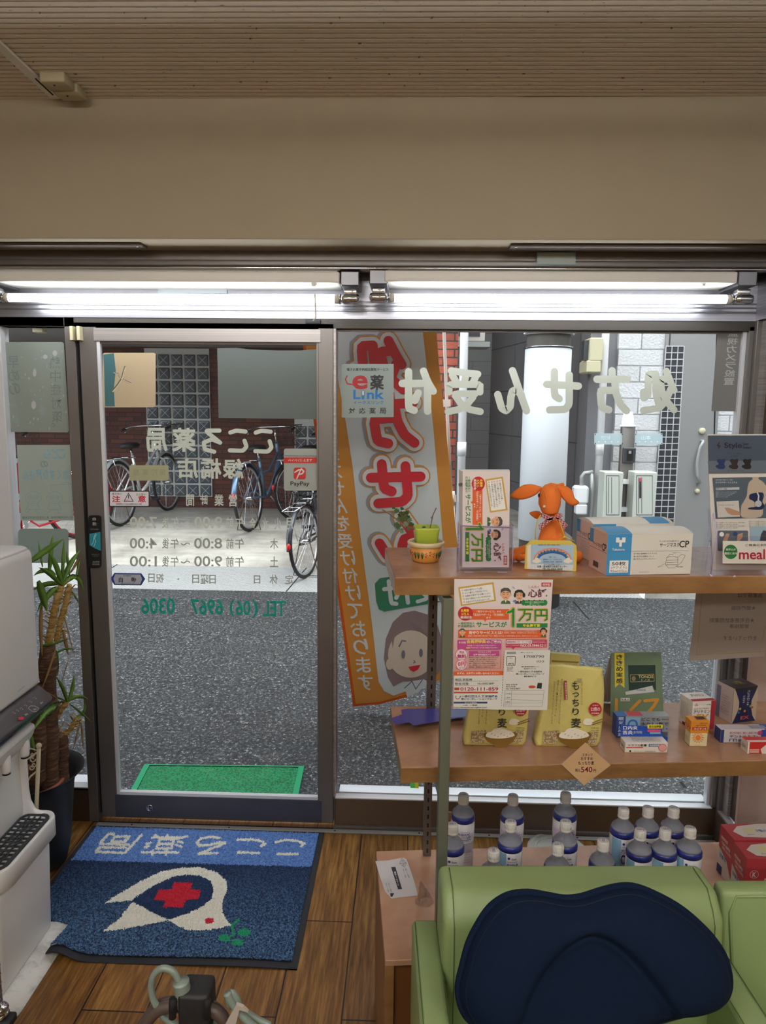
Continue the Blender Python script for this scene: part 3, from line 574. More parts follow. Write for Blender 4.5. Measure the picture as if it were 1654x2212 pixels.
# green entrance mat outside
c4 = [at(x, y, z=-.012) for x, y in ((312, 1652), (657, 1656), (643, 1724), (278, 1716))]; mb = MB()
m = mat('green_mat', '1E9D5E', .7); v = coords(m, (1, 1, 1)); w_ = nt(m)[0].new('ShaderNodeTexVoronoi'); w_.inputs['Scale'].default_value = 90; nt(m)[1].new(v, w_.inputs['Vector']); setc(m, ramp(m, w_.outputs[0], [(.1, '0A4E2C'), (.6, '1E8A54')])); bump(m, w_.outputs[0], .8, .01)
c4 = [np.array(p) for p in c4]; t = thing('outdoor_mat', sum(c4)/4-(0, 0, .01), 'green mesh doormat on the asphalt outside the door', 'doormat'); ctr = sum(c4)/4
for nm, k0, k1, mm, dz in (('mesh_surface', 0, .93, 'green_mat', 0), ('raised_border', .93, 1, mat('green_edge', '2A9A68', .5), .004)):
    mb = MB(); top = [ctr+(p-ctr)*k1+(0, 0, dz) for p in c4]
    if k0 == 0: V = top+[p-(0, 0, .012) for p in top]; mb.add(V, [(3, 2, 1, 0), (0, 1, 5, 4), (1, 2, 6, 5), (2, 3, 7, 6), (3, 0, 4, 7)], mm)
    else:
        inn = [ctr+(p-ctr)*k0+(0, 0, dz) for p in c4]; V = top+inn+[p-(0, 0, .014) for p in top]; mb.add(V, [(i, (i+1) % 4, 4+(i+1) % 4, 4+i) for i in range(4)]+[(i, 8+i, 8+(i+1) % 4, (i+1) % 4) for i in range(4)], mm)
    mb.obj(nm, t)
# ------------------------------------------------------------------ bicycles
def bicycle(near, far, col, lab, s=1.0, basket=True, whcol='C9CCD0', steer=0.15):
    a = ground(*near); b = ground(*far); d = b-a; d[2] = 0; d /= np.linalg.norm(d)
    t = thing('bicycle', a, lab, 'bicycle', 'bicycles parked by the brick wall')
    dz = (gz(a[1]+d[1]*1.1*s)-gz(a[1]))/1.1/s
    lean = .05
    ex = Vector((d[0], d[1], dz)).normalized(); ez = Vector((-d[1]*lean, d[0]*lean, 1)); ez = (ez-ex*ex.dot(ez)).normalized(); ey = ez.cross(ex)
    A = Vector(a)+Vector((0, 0, .008))
    def L(x, y, z): return A+(ex*x+ey*y+ez*z)*s
    fm = mat('bike_'+col, col, .3, .3); R_ = .335
    def wheel(cx, nm='wheel'):
        w = MB(); w.tube([L(cx+R_*math.cos(k*PI/16), 0, R_+R_*math.sin(k*PI/16)) for k in range(32)], .017*s, 'black_rubber', 8, closed=True)
        w.tube([L(cx+(R_-.022)*math.cos(k*PI/16), 0, R_+(R_-.022)*math.sin(k*PI/16)) for k in range(32)], .011*s, mat('rim_'+whcol, whcol, .3, .7), 6, closed=True)
        w.tube([L(cx, -.04, R_), L(cx, .04, R_)], .022*s, 'chrome', 8)
        for k in range(24):
            q = k*2*PI/24; e = q+.5*(1 if k % 2 else -1); w.tube([L(cx+.02*math.cos(e), .025*(1 if k % 4 < 2 else -1), R_+.02*math.sin(e)), L(cx+(R_-.03)*math.cos(q), 0, R_+(R_-.03)*math.sin(q))], .0016*s, 'chrome', 3, cap=False)
        w.obj(nm, t)
        f = MB(); rr = R_+.035; n = 13; a0, a1 = ((.15, .98) if cx < .5 else (.2, .85)); V = []; F = []
        for i in range(n):
            q = PI*(a0+(a1-a0)*i/(n-1))
            for yy, dr in ((-.028, -.012), (-.018, .002), (.018, .002), (.028, -.012)): V.append(tuple(L(cx+(rr+dr)*math.cos(q), yy, R_+(rr+dr)*math.sin(q))))
        for i in range(n-1):
            for k in range(3): F.append((4*i+k, 4*i+k+1, 4*i+k+5, 4*i+k+4))
        f.add(V, F, mat('fender_'+col, col if col != 'F0F0EE' else 'C9CCD0', .25, .5), True); f.obj('mudguard', t)
    wheel(0); wheel(1.1)
    f = MB(); bb = (.45, 0, .29); seat = (.34, 0, .72); hd = (.93, 0, .66); ht = (.87, 0, .84)
    f.tube([L(*bb), L(*seat)], .016*s, fm); f.tube([L(*bb), L(.62, 0, .36), L(.8, 0, .5), L(*hd)], .019*s, fm); f.tube([L(.37, 0, .55), L(.6, 0, .56), L(.9, 0, .74)], .014*s, fm); f.tube([L(*hd), L(*ht)], .02*s, fm)
    for y in (-.05, .05): f.tube([L(0, y, R_), L(bb[0], y*.5, bb[2])], .01*s, fm, 6); f.tube([L(0, y, R_), L(.35, y*.3, .62)], .008*s, fm, 6); f.tube([L(1.1, y, R_), L(.99, y*.8, .62), L(.93, 0, .66)], .012*s, fm, 6)
    f.obj('frame', t)
    h = MB(); h.tube([L(.87, 0, .84), L(.85, 0, 1.0)], .012*s, 'chrome', 8); h.tube([L(.68, -.27, 1.0), L(.8, -.25, 1.03), L(.88, -.1, 1.03), L(.88, .1, 1.03), L(.8, .25, 1.03), L(.68, .27, 1.0)], .011*s, 'chrome', 8)
    for y in (-.27, .27): h.tube([L(.64, y, .99), L(.76, y, 1.015)], .016*s, 'black_rubber', 8); h.tube([L(.78, y*.95, 1.0), L(.70, y, .96)], .005*s, 'chrome', 5)
    h.obj('handlebar', t)
    h = MB(); h.tube([L(.34, 0, .70), L(.325, 0, .80)], .012*s, 'chrome', 8); h.obj('seat_post', t)
    h = MB(); h.lathe((0, 0, 0), [(0, 0), (.1, .01), (.12, .04), (.09, .07), (0, .08)], 'black_rubber', 14, Matrix.Translation(L(.30, 0, .79)) @ Matrix(((ex.x*1.25*s, ey.x*.85*s, ez.x*s, 0), (ex.y*1.25*s, ey.y*.85*s, ez.y*s, 0), (ex.z*1.25*s, ey.z*.85*s, ez.z*s, 0), (0, 0, 0, 1)))); h.obj('saddle', t)
    h = MB(); h.tube([L(-.28, -.06, .71), L(.3, -.06, .70)], .005*s, 'chrome', 5); h.tube([L(-.28, .06, .71), L(.3, .06, .70)], .005*s, 'chrome', 5)
    for x in (-.28, -.15, 0, .15): h.tube([L(x, -.06, .71), L(x, .06, .71)], .004*s, 'chrome', 5)
    for y in (-.07, .07): h.tube([L(0, y, R_), L(-.16, y*.9, .71)], .004*s, 'chrome', 5)
    h.obj('luggage_rack', t)
    h = MB(); h.tube([L(.45, -.06, .29), L(.60, -.06, .20)], .009*s, 'chrome', 6); h.obj('crank', t); h = MB(); h.tube([L(.45, .06, .29), L(.31, .06, .38)], .009*s, 'chrome', 6); h.obj('crank', t)
    for x, y, z in ((.60, -.10, .2), (.31, .10, .38)): h = MB(); h.tube([L(x, y-.045, z), L(x, y+.045, z)], .018*s, 'black_rubber', 6); h.obj('pedal', t)
    h = MB(); h.tube([L(.0, .055, .30), L(.2, .055, .36), L(.48, .055, .37), L(.52, .055, .29), L(.45, .055, .22), L(.2, .055, .25), L(0, .055, .30)], .012*s, fm, 6); h.obj('chain_guard', t)
    h = MB(); h.tube([L(0, -.05, R_), L(-.05, -.13, .01), L(-.05, .13, .01), L(0, .05, R_)], .006*s, 'dark_bronze', 5); h.obj('kickstand', t)
    h = MB(); h.ball(L(-.36, 0, .40), (.02*s, .02*s, .035*s), mat('reflector_red', 'D02028', .2)); h.obj('reflector', t)
    if basket:
        h = MB(); k0 = [L(.98, -.14, .80), L(.98, .14, .80), L(1.18, .14, .80), L(1.18, -.14, .80)]; k1 = [L(.95, -.18, 1.03), L(.95, .18, 1.03), L(1.27, .18, 1.03), L(1.27, -.18, 1.03)]
        h.tube(k1, .005*s, 'dark_bronze', 5, closed=True); h.tube(k0, .004*s, 'dark_bronze', 5, closed=True)
        for i in range(4):
            for u in np.linspace(0, 1, 7)[:-1]: h.tube([k0[i].lerp(k0[(i+1) % 4], u), k1[i].lerp(k1[(i+1) % 4], u)], .0022*s, 'dark_bronze', 4)
        for w in (.33, .66):
            h.tube([k0[i].lerp(k1[i], w) for i in range(4)], .0022*s, 'dark_bronze', 4, closed=True)
        h.obj('basket', t)
    return t
bicycle((264, 1135), (372, 1100), 'F0F0EE', 'bicycle with a white frame, seen from behind through the left of the door', 1.05, True)
bicycle((542, 1146), (612, 1112), '5E7894', 'steel blue bicycle seen from behind through the right of the door', 1.06, True)
bicycle((666, 1243), (745, 1165), '3C3F46', 'dark bicycle standing nearest the road, at the right edge of the door glass', .98, False)
bicycle((184, 1160), (40, 1190), 'B8202C', 'bicycle with a red frame behind the narrow left pane', 1.0, False, 'C83040')
bicycle((640, 1122), (760, 1102), '23262C', 'black bicycle behind the steel blue one, half hidden by the door stile', 1.0, True)
bicycle((-40, 1150), (70, 1105), '2A3550', 'navy bicycle at the far left behind the red one', 1.0, True)
# ------------------------------------------------------------------ nobori flags
def glyphs():
    return {
 '処': [[(.28,.97),(.16,.72),(.05,.52)], [(.22,.78),(.46,.78),(.42,.5),(.26,.25),(.05,.06)], [(.15,.55),(.3,.26),(.5,.1),(.97,.05)], [(.6,.9),(.6,.45),(.52,.22)], [(.6,.9),(.83,.9),(.83,.4),(.97,.33),(.97,.48)]],
 '方': [[(.5,.98),(.5,.8)], [(.04,.78),(.96,.78)], [(.42,.76),(.38,.45),(.26,.2),(.06,.04)], [(.4,.52),(.86,.52),(.82,.12),(.6,.06)]],
 'せ': [[(.03,.62),(.97,.66)], [(.74,.96),(.74,.4),(.6,.32)], [(.3,.88),(.3,.2),(.42,.07),(.88,.06)]],
 'ん': [[(.5,.98),(.28,.5),(.06,.04)], [(.22,.4),(.36,.54),(.5,.5),(.55,.36),(.57,.14),(.7,.04),(.84,.1),(.96,.42)]],
 '受': [[(.88,.98),(.5,.93),(.12,.9)], [(.18,.84),(.25,.72)], [(.46,.86),(.5,.74)], [(.85,.88),(.74,.72)], [(.06,.48),(.06,.66),(.94,.66),(.94,.48)], [(.2,.44),(.8,.44),(.6,.2),(.36,.07),(.05,.02)], [(.26,.36),(.46,.16),(.66,.07),(.97,.02)]],
 '付': [[(.34,.97),(.22,.72),(.05,.5)], [(.22,.74),(.22,.03)], [(.4,.68),(.98,.68)], [(.79,.96),(.79,.1),(.62,.05)], [(.5,.46),(.6,.28)]],
 'こ': [[(.15,.88),(.6,.92),(.88,.84)], [(.2,.5),(.1,.25),(.28,.08),(.9,.1)]],
 'ろ': [[(.18,.92),(.78,.92),(.15,.42)], [(.15,.42),(.5,.56),(.85,.42),(.8,.14),(.4,.04)]]}
GL = glyphs()
def sglyph(mb, fr, ch, quad, w, m, d, mir=True):
    q = np.array(quad, float).reshape(-1, 2)
    if len(q) == 2: (x0, y0), (x1, y1) = q; q = np.array([(x0, y0), (x1, y0), (x1, y1), (x0, y1)])
    for st in GL[ch]:
        P = []
        for x, y in st:
            if mir: x = 1-x
            P.append(q[0]*(1-x)*y+q[1]*x*y+q[2]*x*(1-y)+q[3]*(1-x)*(1-y))
        # smooth the bends
        Q = [P[0]]
        for i in range(1, len(P)-1):
            for u in (.8, ): Q.append(P[i-1]*(1-u)+P[i]*u)
            Q.append(P[i]*.9+(P[i-1]+P[i+1])*.05); Q.append(P[i]*.8+P[i+1]*.2)
        Q.append(P[-1]); mb.stroke(fr, Q, w, m, d)
TL = at(655, 742, y=.78); BL = at(763, 1524, y=1.12); BRy = 1.06; BR = at(962, 1466, y=BRy)
ff = Fr(BL, BR-BL, TL-BL, lambda u, v: .007*np.sin(u*9+v*2)+.006*np.sin(v*7+1))
t = thing('nobori_flag', (BL+BR)/2, 'tall white and orange banner flag with mirrored red lettering, outside the shop window', 'banner flag')
out = [(640, 640), (750, 640), (850, 640), (938, 640), (941, 697), (948, 790), (963, 930), (976, 1060), (988, 1180), (988, 1290), (978, 1400), (966, 1463), (930, 1476), (880, 1503), (820, 1518), (763, 1524), (752, 1440), (740, 1345), (727, 1240), (711, 1130), (693, 1010), (676, 890), (655, 742)]
def flagsheet(mb, pts, m, d, dense=True):
    import mathutils
    uv = ff.ipx(pts); uv = [Vector((a, b)) for a, b in uv]
    # subdivide the outline and fill with a grid so that the cloth can ripple
    O = []
    for a, b in zip(uv, uv[1:]+uv[:1]):
        k = max(1, int((b-a).length/.05)); O += [a.lerp(b, i/k) for i in range(k)]
    n = len(O); xs = [p.x for p in O]; ys = [p.y for p in O]; G = []
    def inside(p):
        c = False
        for i in range(n):
            a, b = O[i], O[i-1]
            if (a.y > p.y) != (b.y > p.y) and p.x < (b.x-a.x)*(p.y-a.y)/(b.y-a.y)+a.x: c = not c
        return c
    y = min(ys)+.03
    while y < max(ys):
        x = min(xs)+.03
        while x < max(xs):
            p = Vector((x, y))
            if inside(p) and min((p-q).length for q in O) > .02: G.append(p)
            x += .05
        y += .05
    r = mathutils.geometry.delaunay_2d_cdt(O+G, [(i, (i+1) % n) for i in range(n)], [], 1, 1e-5)
    V = np.array([(p.x, p.y) for p in r[0]]); mb.add(ff.pt(V, d), [list(f) for f in r[2]], m, True)
mb = MB(); flagsheet(mb, out, 'flag_orange', 0)
flagsheet(mb, [(728, 720), (735, 706), (760, 697), (800, 690), (910, 690), (918, 760), (936, 930), (950, 1090), (962, 1240), (962, 1340), (955, 1430), (905, 1440), (880, 1490), (850, 1500), (830, 1490), (818, 1470), (806, 1370), (790, 1250), (775, 1130), (762, 1010), (745, 900), (727, 800)], 'flag_white', .002)
mb.px(ff, [(655, 742), (661, 742), (769, 1522), (763, 1524)], 'flag_edge', .004); mb.px(ff, [(763, 1524), (820, 1518), (880, 1503), (930, 1476), (930, 1472), (880, 1498), (820, 1513), (763, 1519)], 'flag_edge', .004)
Q4 = [('処', 752, 724, 885, 860), ('方', 778, 838, 910, 972), ('せ', 785, 986, 925, 1096), ('ん', 800, 1105, 945, 1215)]
for k, (w, m, d) in enumerate(((52, 'flag_shadow', .004), (46, 'flag_orange', .008), (40, 'flag_white', .012), (23, 'flag_red', .018))):
    for ch, x0, y0, x1, y1 in Q4:
        sx = 12
        dx = -4 if k == 0 else 0; sglyph(mb, ff, ch, [(x0+dx+10, y0+12), (x1+dx-16, y0+6), (x1+dx-8, y1-12), (x0+dx+20, y1-6)], w*.92, m, d)
flagsheet(mb, [(809, 1262), (820, 1250), (905, 1237), (952, 1230), (960, 1245), (957, 1290), (950, 1300), (830, 1323), (818, 1318), (812, 1300)], 'flag_green', .004)
sglyph(mb, ff, '付', [(826, 1256), (888, 1247), (895, 1302), (832, 1312)], 9, 'flag_white', .006); sglyph(mb, ff, '受', [(893, 1246), (948, 1238), (952, 1294), (900, 1301)], 8, 'flag_white', .006)
# smiling woman drawn on the banner
flagsheet(mb, [(829, 1420), (833, 1380), (848, 1345), (870, 1325), (895, 1320), (925, 1328), (945, 1350), (955, 1385), (955, 1420), (950, 1450), (930, 1470), (870, 1470), (850, 1480), (838, 1460)], 'flag_hair', .004)
flagsheet(mb, [tuple(p) for p in circ(28)*(50, 50)+(888, 1412)], 'flag_skin', .006); mb.disc(ff, 842, 1432, 8, 12, 'flag_skin', .006)
flagsheet(mb, [(848, 1400), (855, 1360), (880, 1340), (900, 1352), (930, 1375), (944, 1380), (935, 1345), (900, 1326), (865, 1335), (845, 1365)], 'flag_hair', .008)
mb.stroke(ff, [(862, 1395), (868, 1383), (876, 1384)], 3, 'flag_line', .010); mb.disc(ff, 871, 1412, 4, 9, 'flag_line', .010); mb.disc(ff, 909, 1409, 4, 9, 'flag_line', .010); mb.stroke(ff, [(894, 1425), (897, 1428), (893, 1430)], 2, 'flag_line', .010)
mb.px(ff, [(882, 1438), (895, 1436), (908, 1434), (903, 1444), (893, 1449), (886, 1445)], 'flag_red', .010); mb.px(ff, [(874, 1482), (890, 1468), (915, 1465), (930, 1472), (905, 1490), (880, 1503)], 'flag_white', .011); mb.stroke(ff, [(890, 1468), (898, 1485), (912, 1466)], 2, 'flag_line', .013); mb.stroke(ff, [(874, 1482), (890, 1468)], 2, 'flag_line', .013)
txt = '局は全国の処方せんを受け付けております'
yy = np.linspace(770, 1490, len(txt)+1)
for i, c in enumerate(txt):
    y0, y1 = yy[i], yy[i+1]; x = 659+(y0-742)*.138+7+(y0-742)*.012; w = 32
    mb.text(ff, c, [(x, y0+3), (x+w, y0+2), (x+w+4, y1-3), (x+4, y1-2)], 'flag_white', .006, bold=1.6, mir=True)
mb.stroke(ff, [(676, 735), (690, 742)], 8, 'flag_white', .006)
mb.obj('cloth', t)
mb = MB(); P = [at(x, y, y=1.0) for x, y in ((952, 640), (958, 700), (966, 900), (975, 1080))]; mb.tube(P, .0085, 'pvc', 10); P2 = [at(x, y, y=1.0) for x, y in ((976, 1070), (981, 1150), (990, 1330), (1000, 1560))]; mb.tube(P2, .0105, 'pvc', 10); mb.tube([at(975, 1062, y=1.0), at(977, 1090, y=1.0)], .017, 'white_paint', 12); mb.obj('flag_pole', t)
for x, y in ((953, 871), (965, 1077)):
    mb = MB(); f = Fr(at(x, y, y=.985), (1, .05, 0), (0, 0, 1)); mb.px(f, [(x-10, y-7), (x+20, y-8), (x+20, y+7), (x-9, y+9)], 'flag_white', 0); mb.px(f, [(x-10, y-7), (x+4, y-7), (x+4, y+8), (x-9, y+9)], frost('tab', 'F0DCE0', .8), .001); mb.obj('fabric_loop', t)
# red flag at the far left
f = Fr(at(24, 1170, y=.8), (1, .3, 0), (0, 0, 1)); t = thing('nobori_flag', at(40, 1180, y=.8)-(0, 0, 1.0), 'red banner flag with a white mirrored character beyond the narrow left pane', 'banner flag')
mb = MB(); mb.px(f, [(-60, 998), (38, 1000), (40, 1040), (52, 1170), (56, 1330), (-60, 1330)], 'flag_crimson', 0); mb.text(f, 'た', (22, 1052, 62, 1142), 'flag_white', .002, bold=3, mir=True); mb.rect(f, -60, 990, 38, 1000, 'flag_white', .002); mb.obj('cloth', t)
a = at(22, 1170, y=.84); mb = MB(); mb.tube([(a[0]-.02, a[1], -.03), (a[0]-.02, a[1], 1.9)], .008, 'pvc', 8); mb.obj('flag_pole', t)
# ================================================================== stickers and lettering on the glass
GD = Fr((0, .0125, 0), (1, 0, 0), (0, 0, 1)); GW = Fr((0, .0345, 0), (1, 0, 0), (0, 0, 1)); GB = Fr((0, -.0005, 0), (1, 0, 0), (0, 0, 1))
def quadsheet(mb, fr, pts, m, th=.0006):
    return mb.ext(fr, fr.ipx(pts), -th, 0, m)
def lettering(lab, items, m, fr=GD, bold=1.5, cat='window lettering', group=None, name='window_lettering'):
    mb = MB()
    for t, x0, y0, x1, y1 in items: mb.text(fr, t, (x0, y0, x1, y1), m, .0003, bold, mir=True)
    return mb.obj(name, label=lab, cat=cat, group=group)
dp = 'decal_pale'; dg = 'decal_grey'
mb = MB()
for ch, x0, x1 in (('局', 316, 362), ('薬', 371, 423)): mb.text(GD, ch, (x0, 924, x1, 976), dp, .0003, 3.2, mir=True)
sglyph(mb, GD, 'ろ', [(432, 926), (483, 978)], 9, dp, .0003); sglyph(mb, GD, 'こ', [(492, 926), (537, 978)], 9, dp, .0003); sglyph(mb, GD, 'こ', [(547, 926), (591, 980)], 9, dp, .0003)
mb.obj('window_lettering', label='large pale mirrored shop name lettering on the door glass, five characters', cat='window lettering')
lettering('pale mirrored three-character branch name on the door glass, under the shop name', [('店', 383, 990, 428, 1033), ('橋', 432, 990, 478, 1034), ('緑', 481, 991, 526, 1034)], dp, bold=3)
lettering('small pale mirrored heading on the door glass, above the opening hours', [('間', 402, 1068, 419, 1093), ('時', 432, 1068, 448, 1093), ('業', 463, 1068, 483, 1093), ('営', 494, 1068, 512, 1094)], dp, bold=2)
def hours(y0, y1, d, t1, t2, lab, dx=0):
    L = []
    for i, c in enumerate(d): L.append((c, 619-i*27+dx*0, y0+1, 634-i*27, y1+3)) if len(d) > 1 else L.append((c, 583, y0, 601, y1+1))
    L += [('午', 507, y0, 527, y1), ('前', 488, y0, 505, y1), (t1, 419, y0-1, 480, y1), ('〜', 390, y0+9, 411, y0+15), ('午', 368, y0, 386, y1), ('後', 350, y0-1, 365, y1), (t2, 280, y0-1, 339, y1)]
    o = lettering(lab, L, dp if y0 < 1150 else dg, bold=1.6)
mb = None
hours(1117, 1141, '月火水金', '9:00', '7:00', 'mirrored opening hours line for four weekdays, the topmost and palest line')
hours(1163, 1185, '木', '8:00', '4:00', 'mirrored opening hours line under the weekday line, ending at 4:00')
hours(1202, 1224, '土', '9:00', '1:00', 'mirrored opening hours line for Saturday, ending at 1:00')
lettering('mirrored closing day line over the checkered ramp, lowest grey line', [('定', 615, 1242, 634, 1262), ('休', 582, 1241, 600, 1262), ('日', 548, 1243, 562, 1261), ('日', 452, 1242, 466, 1261), ('曜', 433, 1241, 450, 1262), ('日', 415, 1241, 430, 1260), ('・', 383, 1249, 387, 1253), ('祝', 337, 1239, 354, 1259), ('日', 320, 1239, 334, 1258)], dg, bold=1.2)
lettering('teal mirrored telephone number on the lower door glass', [('TEL', 567, 1298, 617, 1331), ('(', 545, 1297, 557, 1334), ('06', 509, 1297, 541, 1329), (')', 496, 1295, 506, 1331), ('6967', 411, 1294, 482, 1328), ('-', 389, 1309, 399, 1313), ('0306', 305, 1292, 378, 1326)], mat('teal_ink', '009C8E', .5), bold=2.5)
# silver backed sticker, reflections and crease shading painted on; grey poster back
mb = MB(); quadsheet(mb, GD, rrect(222, 762, 336, 880, 5), mat('sticker_beige_reflection', 'CDBB9C', .35, .25)); mb.px(GD, [(223, 766), (246, 763), (250, 800), (246, 840), (248, 878), (227, 878), (225, 800)], mat('sticker_teal_reflection', '3E6C74', .4), .0004)
for P, w in (([(270, 792), (266, 805), (263, 818), (274, 824), (282, 828)], 3.5), ([(245, 804), (255, 808), (262, 818)], 3), ([(262, 820), (254, 832), (243, 845)], 5)): mb.stroke(GD, P, w, mat('crease_shade', '77705F', .3, .4), .0006); mb.stroke(GD, [(a+1, b+1) for a, b in P], w*.35, mat('crease_glint', 'E9E0CC', .3), .0008)
mb.obj('sticker', label='creased silver sticker back, beige reflection painted on, at the upper left of the door glass', cat='sticker')
mb = MB(); quadsheet(mb, GD, [(469, 752), (510, 751), (540, 755), (600, 757), (650, 757), (684, 754), (684, 905), (472, 903)], 'film_grey_dark' if 'film_grey_dark' in M else frost('film_grey_dark', '7C8482', .96, .2)); mb.obj('poster', label='large plain grey poster back at the upper right of the door glass', cat='poster')
mb = MB(); quadsheet(mb, GD, rrect(279, 1005, 364, 1038, 3), frost('cream_film', 'C9C9A8', .95, .3)); 
for i, c in enumerate('保険薬局'): mb.text(GD, c, (345-i*19, 1013, 358-i*19, 1027), P_('A9A98C'), .0004, 1, mir=True)
mb.obj('sticker', label='small cream sticker strip with faint mirrored characters on the door glass', cat='sticker')
mb = MB(); quadsheet(mb, GD, rrect(235.5, 1060, 323, 1095, 3), P_('1A1418')); mb.rect(GD, 237.5, 1062, 321, 1093, P_('F1EEF4'), .0004, 2)
mb.text(GD, '注', (242, 1070.5, 260, 1085), P_('C8182C'), .0006, 2.5); mb.text(GD, '意', (298, 1070.5, 315, 1085), P_('C8182C'), .0006, 2.5)
mb.text(GD, '走らない', (242, 1064, 263, 1069), P_('202020'), .0006, 1); mb.text(GD, '止らない', (294, 1065, 315, 1070), P_('202020'), .0006, 1); mb.text(GD, '手動開閉もドア左右の隙間のゆびに注意', (250, 1087, 306, 1090.5), P_('202020'), .0006, 1)
mb.px(GD, [(277.5, 1064), (289, 1083.5), (267, 1083.5)], P_('202020'), .0006); mb.px(GD, [(277.5, 1067), (286.5, 1082), (269.5, 1082)], P_('F1EEF4'), .0008); mb.rect(GD, 276.8, 1069, 278.6, 1077, P_('202020'), .001); mb.text(GD, '自動ドア', (271, 1079, 285, 1081.5), P_('C8182C'), .001, 1)
mb.obj('caution_sticker', label='white caution sticker with red characters and warning triangle on the door glass', cat='sticker')
mb = MB(); hx = [(238.5, 1250), (247, 1237.5), (305, 1238.5), (313.5, 1250.5), (305, 1264.5), (247, 1264)]; quadsheet(mb, GD, hx, P_('22408E')); mb.px(GD, [(245, 1250), (249, 1240.5), (303, 1241), (307, 1250.5), (303, 1262), (249, 1261.5)], P_('B4BAC6'), .0004)
mb.text(GD, '自', (256.5, 1247, 265.5, 1258), P_('1A1A20'), .0006, 2); mb.text(GD, '動', (283.5, 1247, 294, 1258), P_('1A1A20'), .0006, 2); mb.text(GD, 'NABCO', (266, 1242, 283, 1245), P_('22408E'), .0006, 2, mir=True); mb.text(GD, '(株) 0120-322-163', (261, 1259, 290, 1261.3), P_('1A1A20'), .0006, 1)
mb.obj('door_sticker', label='small blue edged hexagonal sticker low on the left of the door glass', cat='sticker')
mb = MB(); quadsheet(mb, GD, rrect(613, 969, 684.5, 1060, 5), frost('sticker_white', 'C9CEC9', 1, .3)); mb.px(GD, [(612, 983), (684, 984), (684, 987), (612, 986)], P_('8A8F8C'), .0004); mb.px(GD, rrect(612.5, 988, 684, 1000.5, 2), P_('C93028'), .0005)
mb.text(GD, 'ペイペイ使えます', (622, 991, 674, 997.5), P_('F2E6E2'), .0007, 1.5); mb.rect(GD, 634, 1010, 660.5, 1035.5, P_('C93028'), .0005, 5)
mb.stroke(GD, [(637, 1020), (645, 1015), (652, 1014), (656, 1018), (653, 1023), (645, 1025)], 3, P_('F2E6E2'), .0007); mb.stroke(GD, [(651, 1012), (646, 1022), (641, 1034)], 2.6, P_('F2E6E2'), .0007); mb.text(GD, 'PayPay', (627, 1040, 668.5, 1051.5), P_('202020'), .0007, 2)
mb.obj('payment_sticker', label='pale payment sticker with red band and red square logo on the door glass', cat='sticker')
# touch switch on the door stile
t = thing('touch_switch', at(205, 1226, y=-.004), 'slim black touch switch with a teal middle on the left door stile', 'touch switch')
mb = MB(); mb.ext(GB, GB.ipx(rrect(192.5, 1113, 219, 1226, 6)), -.0, .008, 'shadow_gap'); mb.obj('housing', t)
f2 = Fr((0, -.009, 0), (1, 0, 0), (0, 0, 1)); mb = MB(); mb.px(f2, [(193, 1153), (217, 1149), (218, 1190), (206, 1185), (193.5, 1178)], P_('1F8C9E'), 0); mb.stroke(f2, [(203, 1180), (207, 1170), (204, 1163), (208, 1155)], 1, P_('BFE4EA'), .0005); mb.stroke(f2, [(198, 1177), (202, 1170), (203, 1160), (207, 1152)], 1, P_('BFE4EA'), .0005)
mb.text(f2, '自', (200, 1118, 207, 1124), P_('C9C9C9'), .0005); mb.text(f2, '動', (200, 1128, 208, 1135), P_('C9C9C9'), .0005); mb.text(f2, 'TOUCHLESS', (195, 1142, 213, 1144.5), P_('9A9A9A'), .0005); mb.text(f2, '手をかざして', (198, 1196, 215, 1198.5), P_('9A9A9A'), .0005); mb.text(f2, 'ください', (200, 1200, 213, 1202), P_('9A9A9A'), .0005); mb.text(f2, 'AUTO', (200, 1212, 215, 1215.5), P_('B9B9B9'), .0005); mb.text(f2, 'DOOR', (200, 1217, 215, 1220.5), P_('B9B9B9'), .0005); mb.obj('switch_face', t)
# posters on the narrow left pane
GL_ = Fr((0, .0325, 0), (1, 0, 0), (0, 0, 1))
mb = MB(); quadsheet(mb, GL_, [(1, 739), (134, 739), (138, 742), (149, 930), (146, 934), (15, 933)], frost('poster_green', 'A6B0A8', .98, .3)); dk = P_('7F8C88')
for i, c in enumerate('熱中症対策'): mb.text(GL_, c, (107+i*1.2, 771+i*29, 130+i*1.2, 796+i*29), dk, .0006, .6, mir=True)
mb.disc(GL_, 115, 918, 3.5, 4, dk, .0006); mb.disc(GL_, 115, 918, 2.4, 2.8, 'poster_green', .0008)
for i, c in enumerate('早めの'): mb.text(GL_, c, (17+i*1.3, 769+i*29, 41+i*1.3, 795+i*29), dk, .0006, .6, mir=True)
for i in range(70): x = random.uniform(8, 140); y = random.uniform(745, 928); r = random.choice((.7, .9, 1.3, 2.2)); mb.disc(GL_, x+(y-740)*.03, y, r*.8, r*1.5, P_('BAC4C2'), .0005, 8)
for x, y, a, b in ((98, 771, 5, 5), (119, 763, 5, 6), (75, 805, 4, 9), (73, 875, 5, 9), (37, 908, 7, 8)): mb.disc(GL_, x, y, a, b, P_('B9BDC0' if y < 900 else '93A39C'), .0007, 12)
mb.rect(GL_, 86, 878, 99, 898, P_('92A09E'), .0007); mb.obj('poster', label='pale green poster back with mirrored vertical writing, top of the narrow left pane', cat='poster')
mb = MB(); quadsheet(mb, GL_, [(36, 961), (151, 961), (159, 1124), (45, 1124)], frost('poster_pale', 'C0CCC4', 1, .3)); bl = P_('8FB8C6'); ln = P_('94B4BE')
for t_, x0, y0, x1, y1 in (('こ', 127, 969, 141, 991), ('ど', 111, 969, 126, 991), ('も', 94, 970, 109, 991)): mb.text(GL_, t_, (x0, y0, x1, y1), bl, .0006, 4, mir=True)
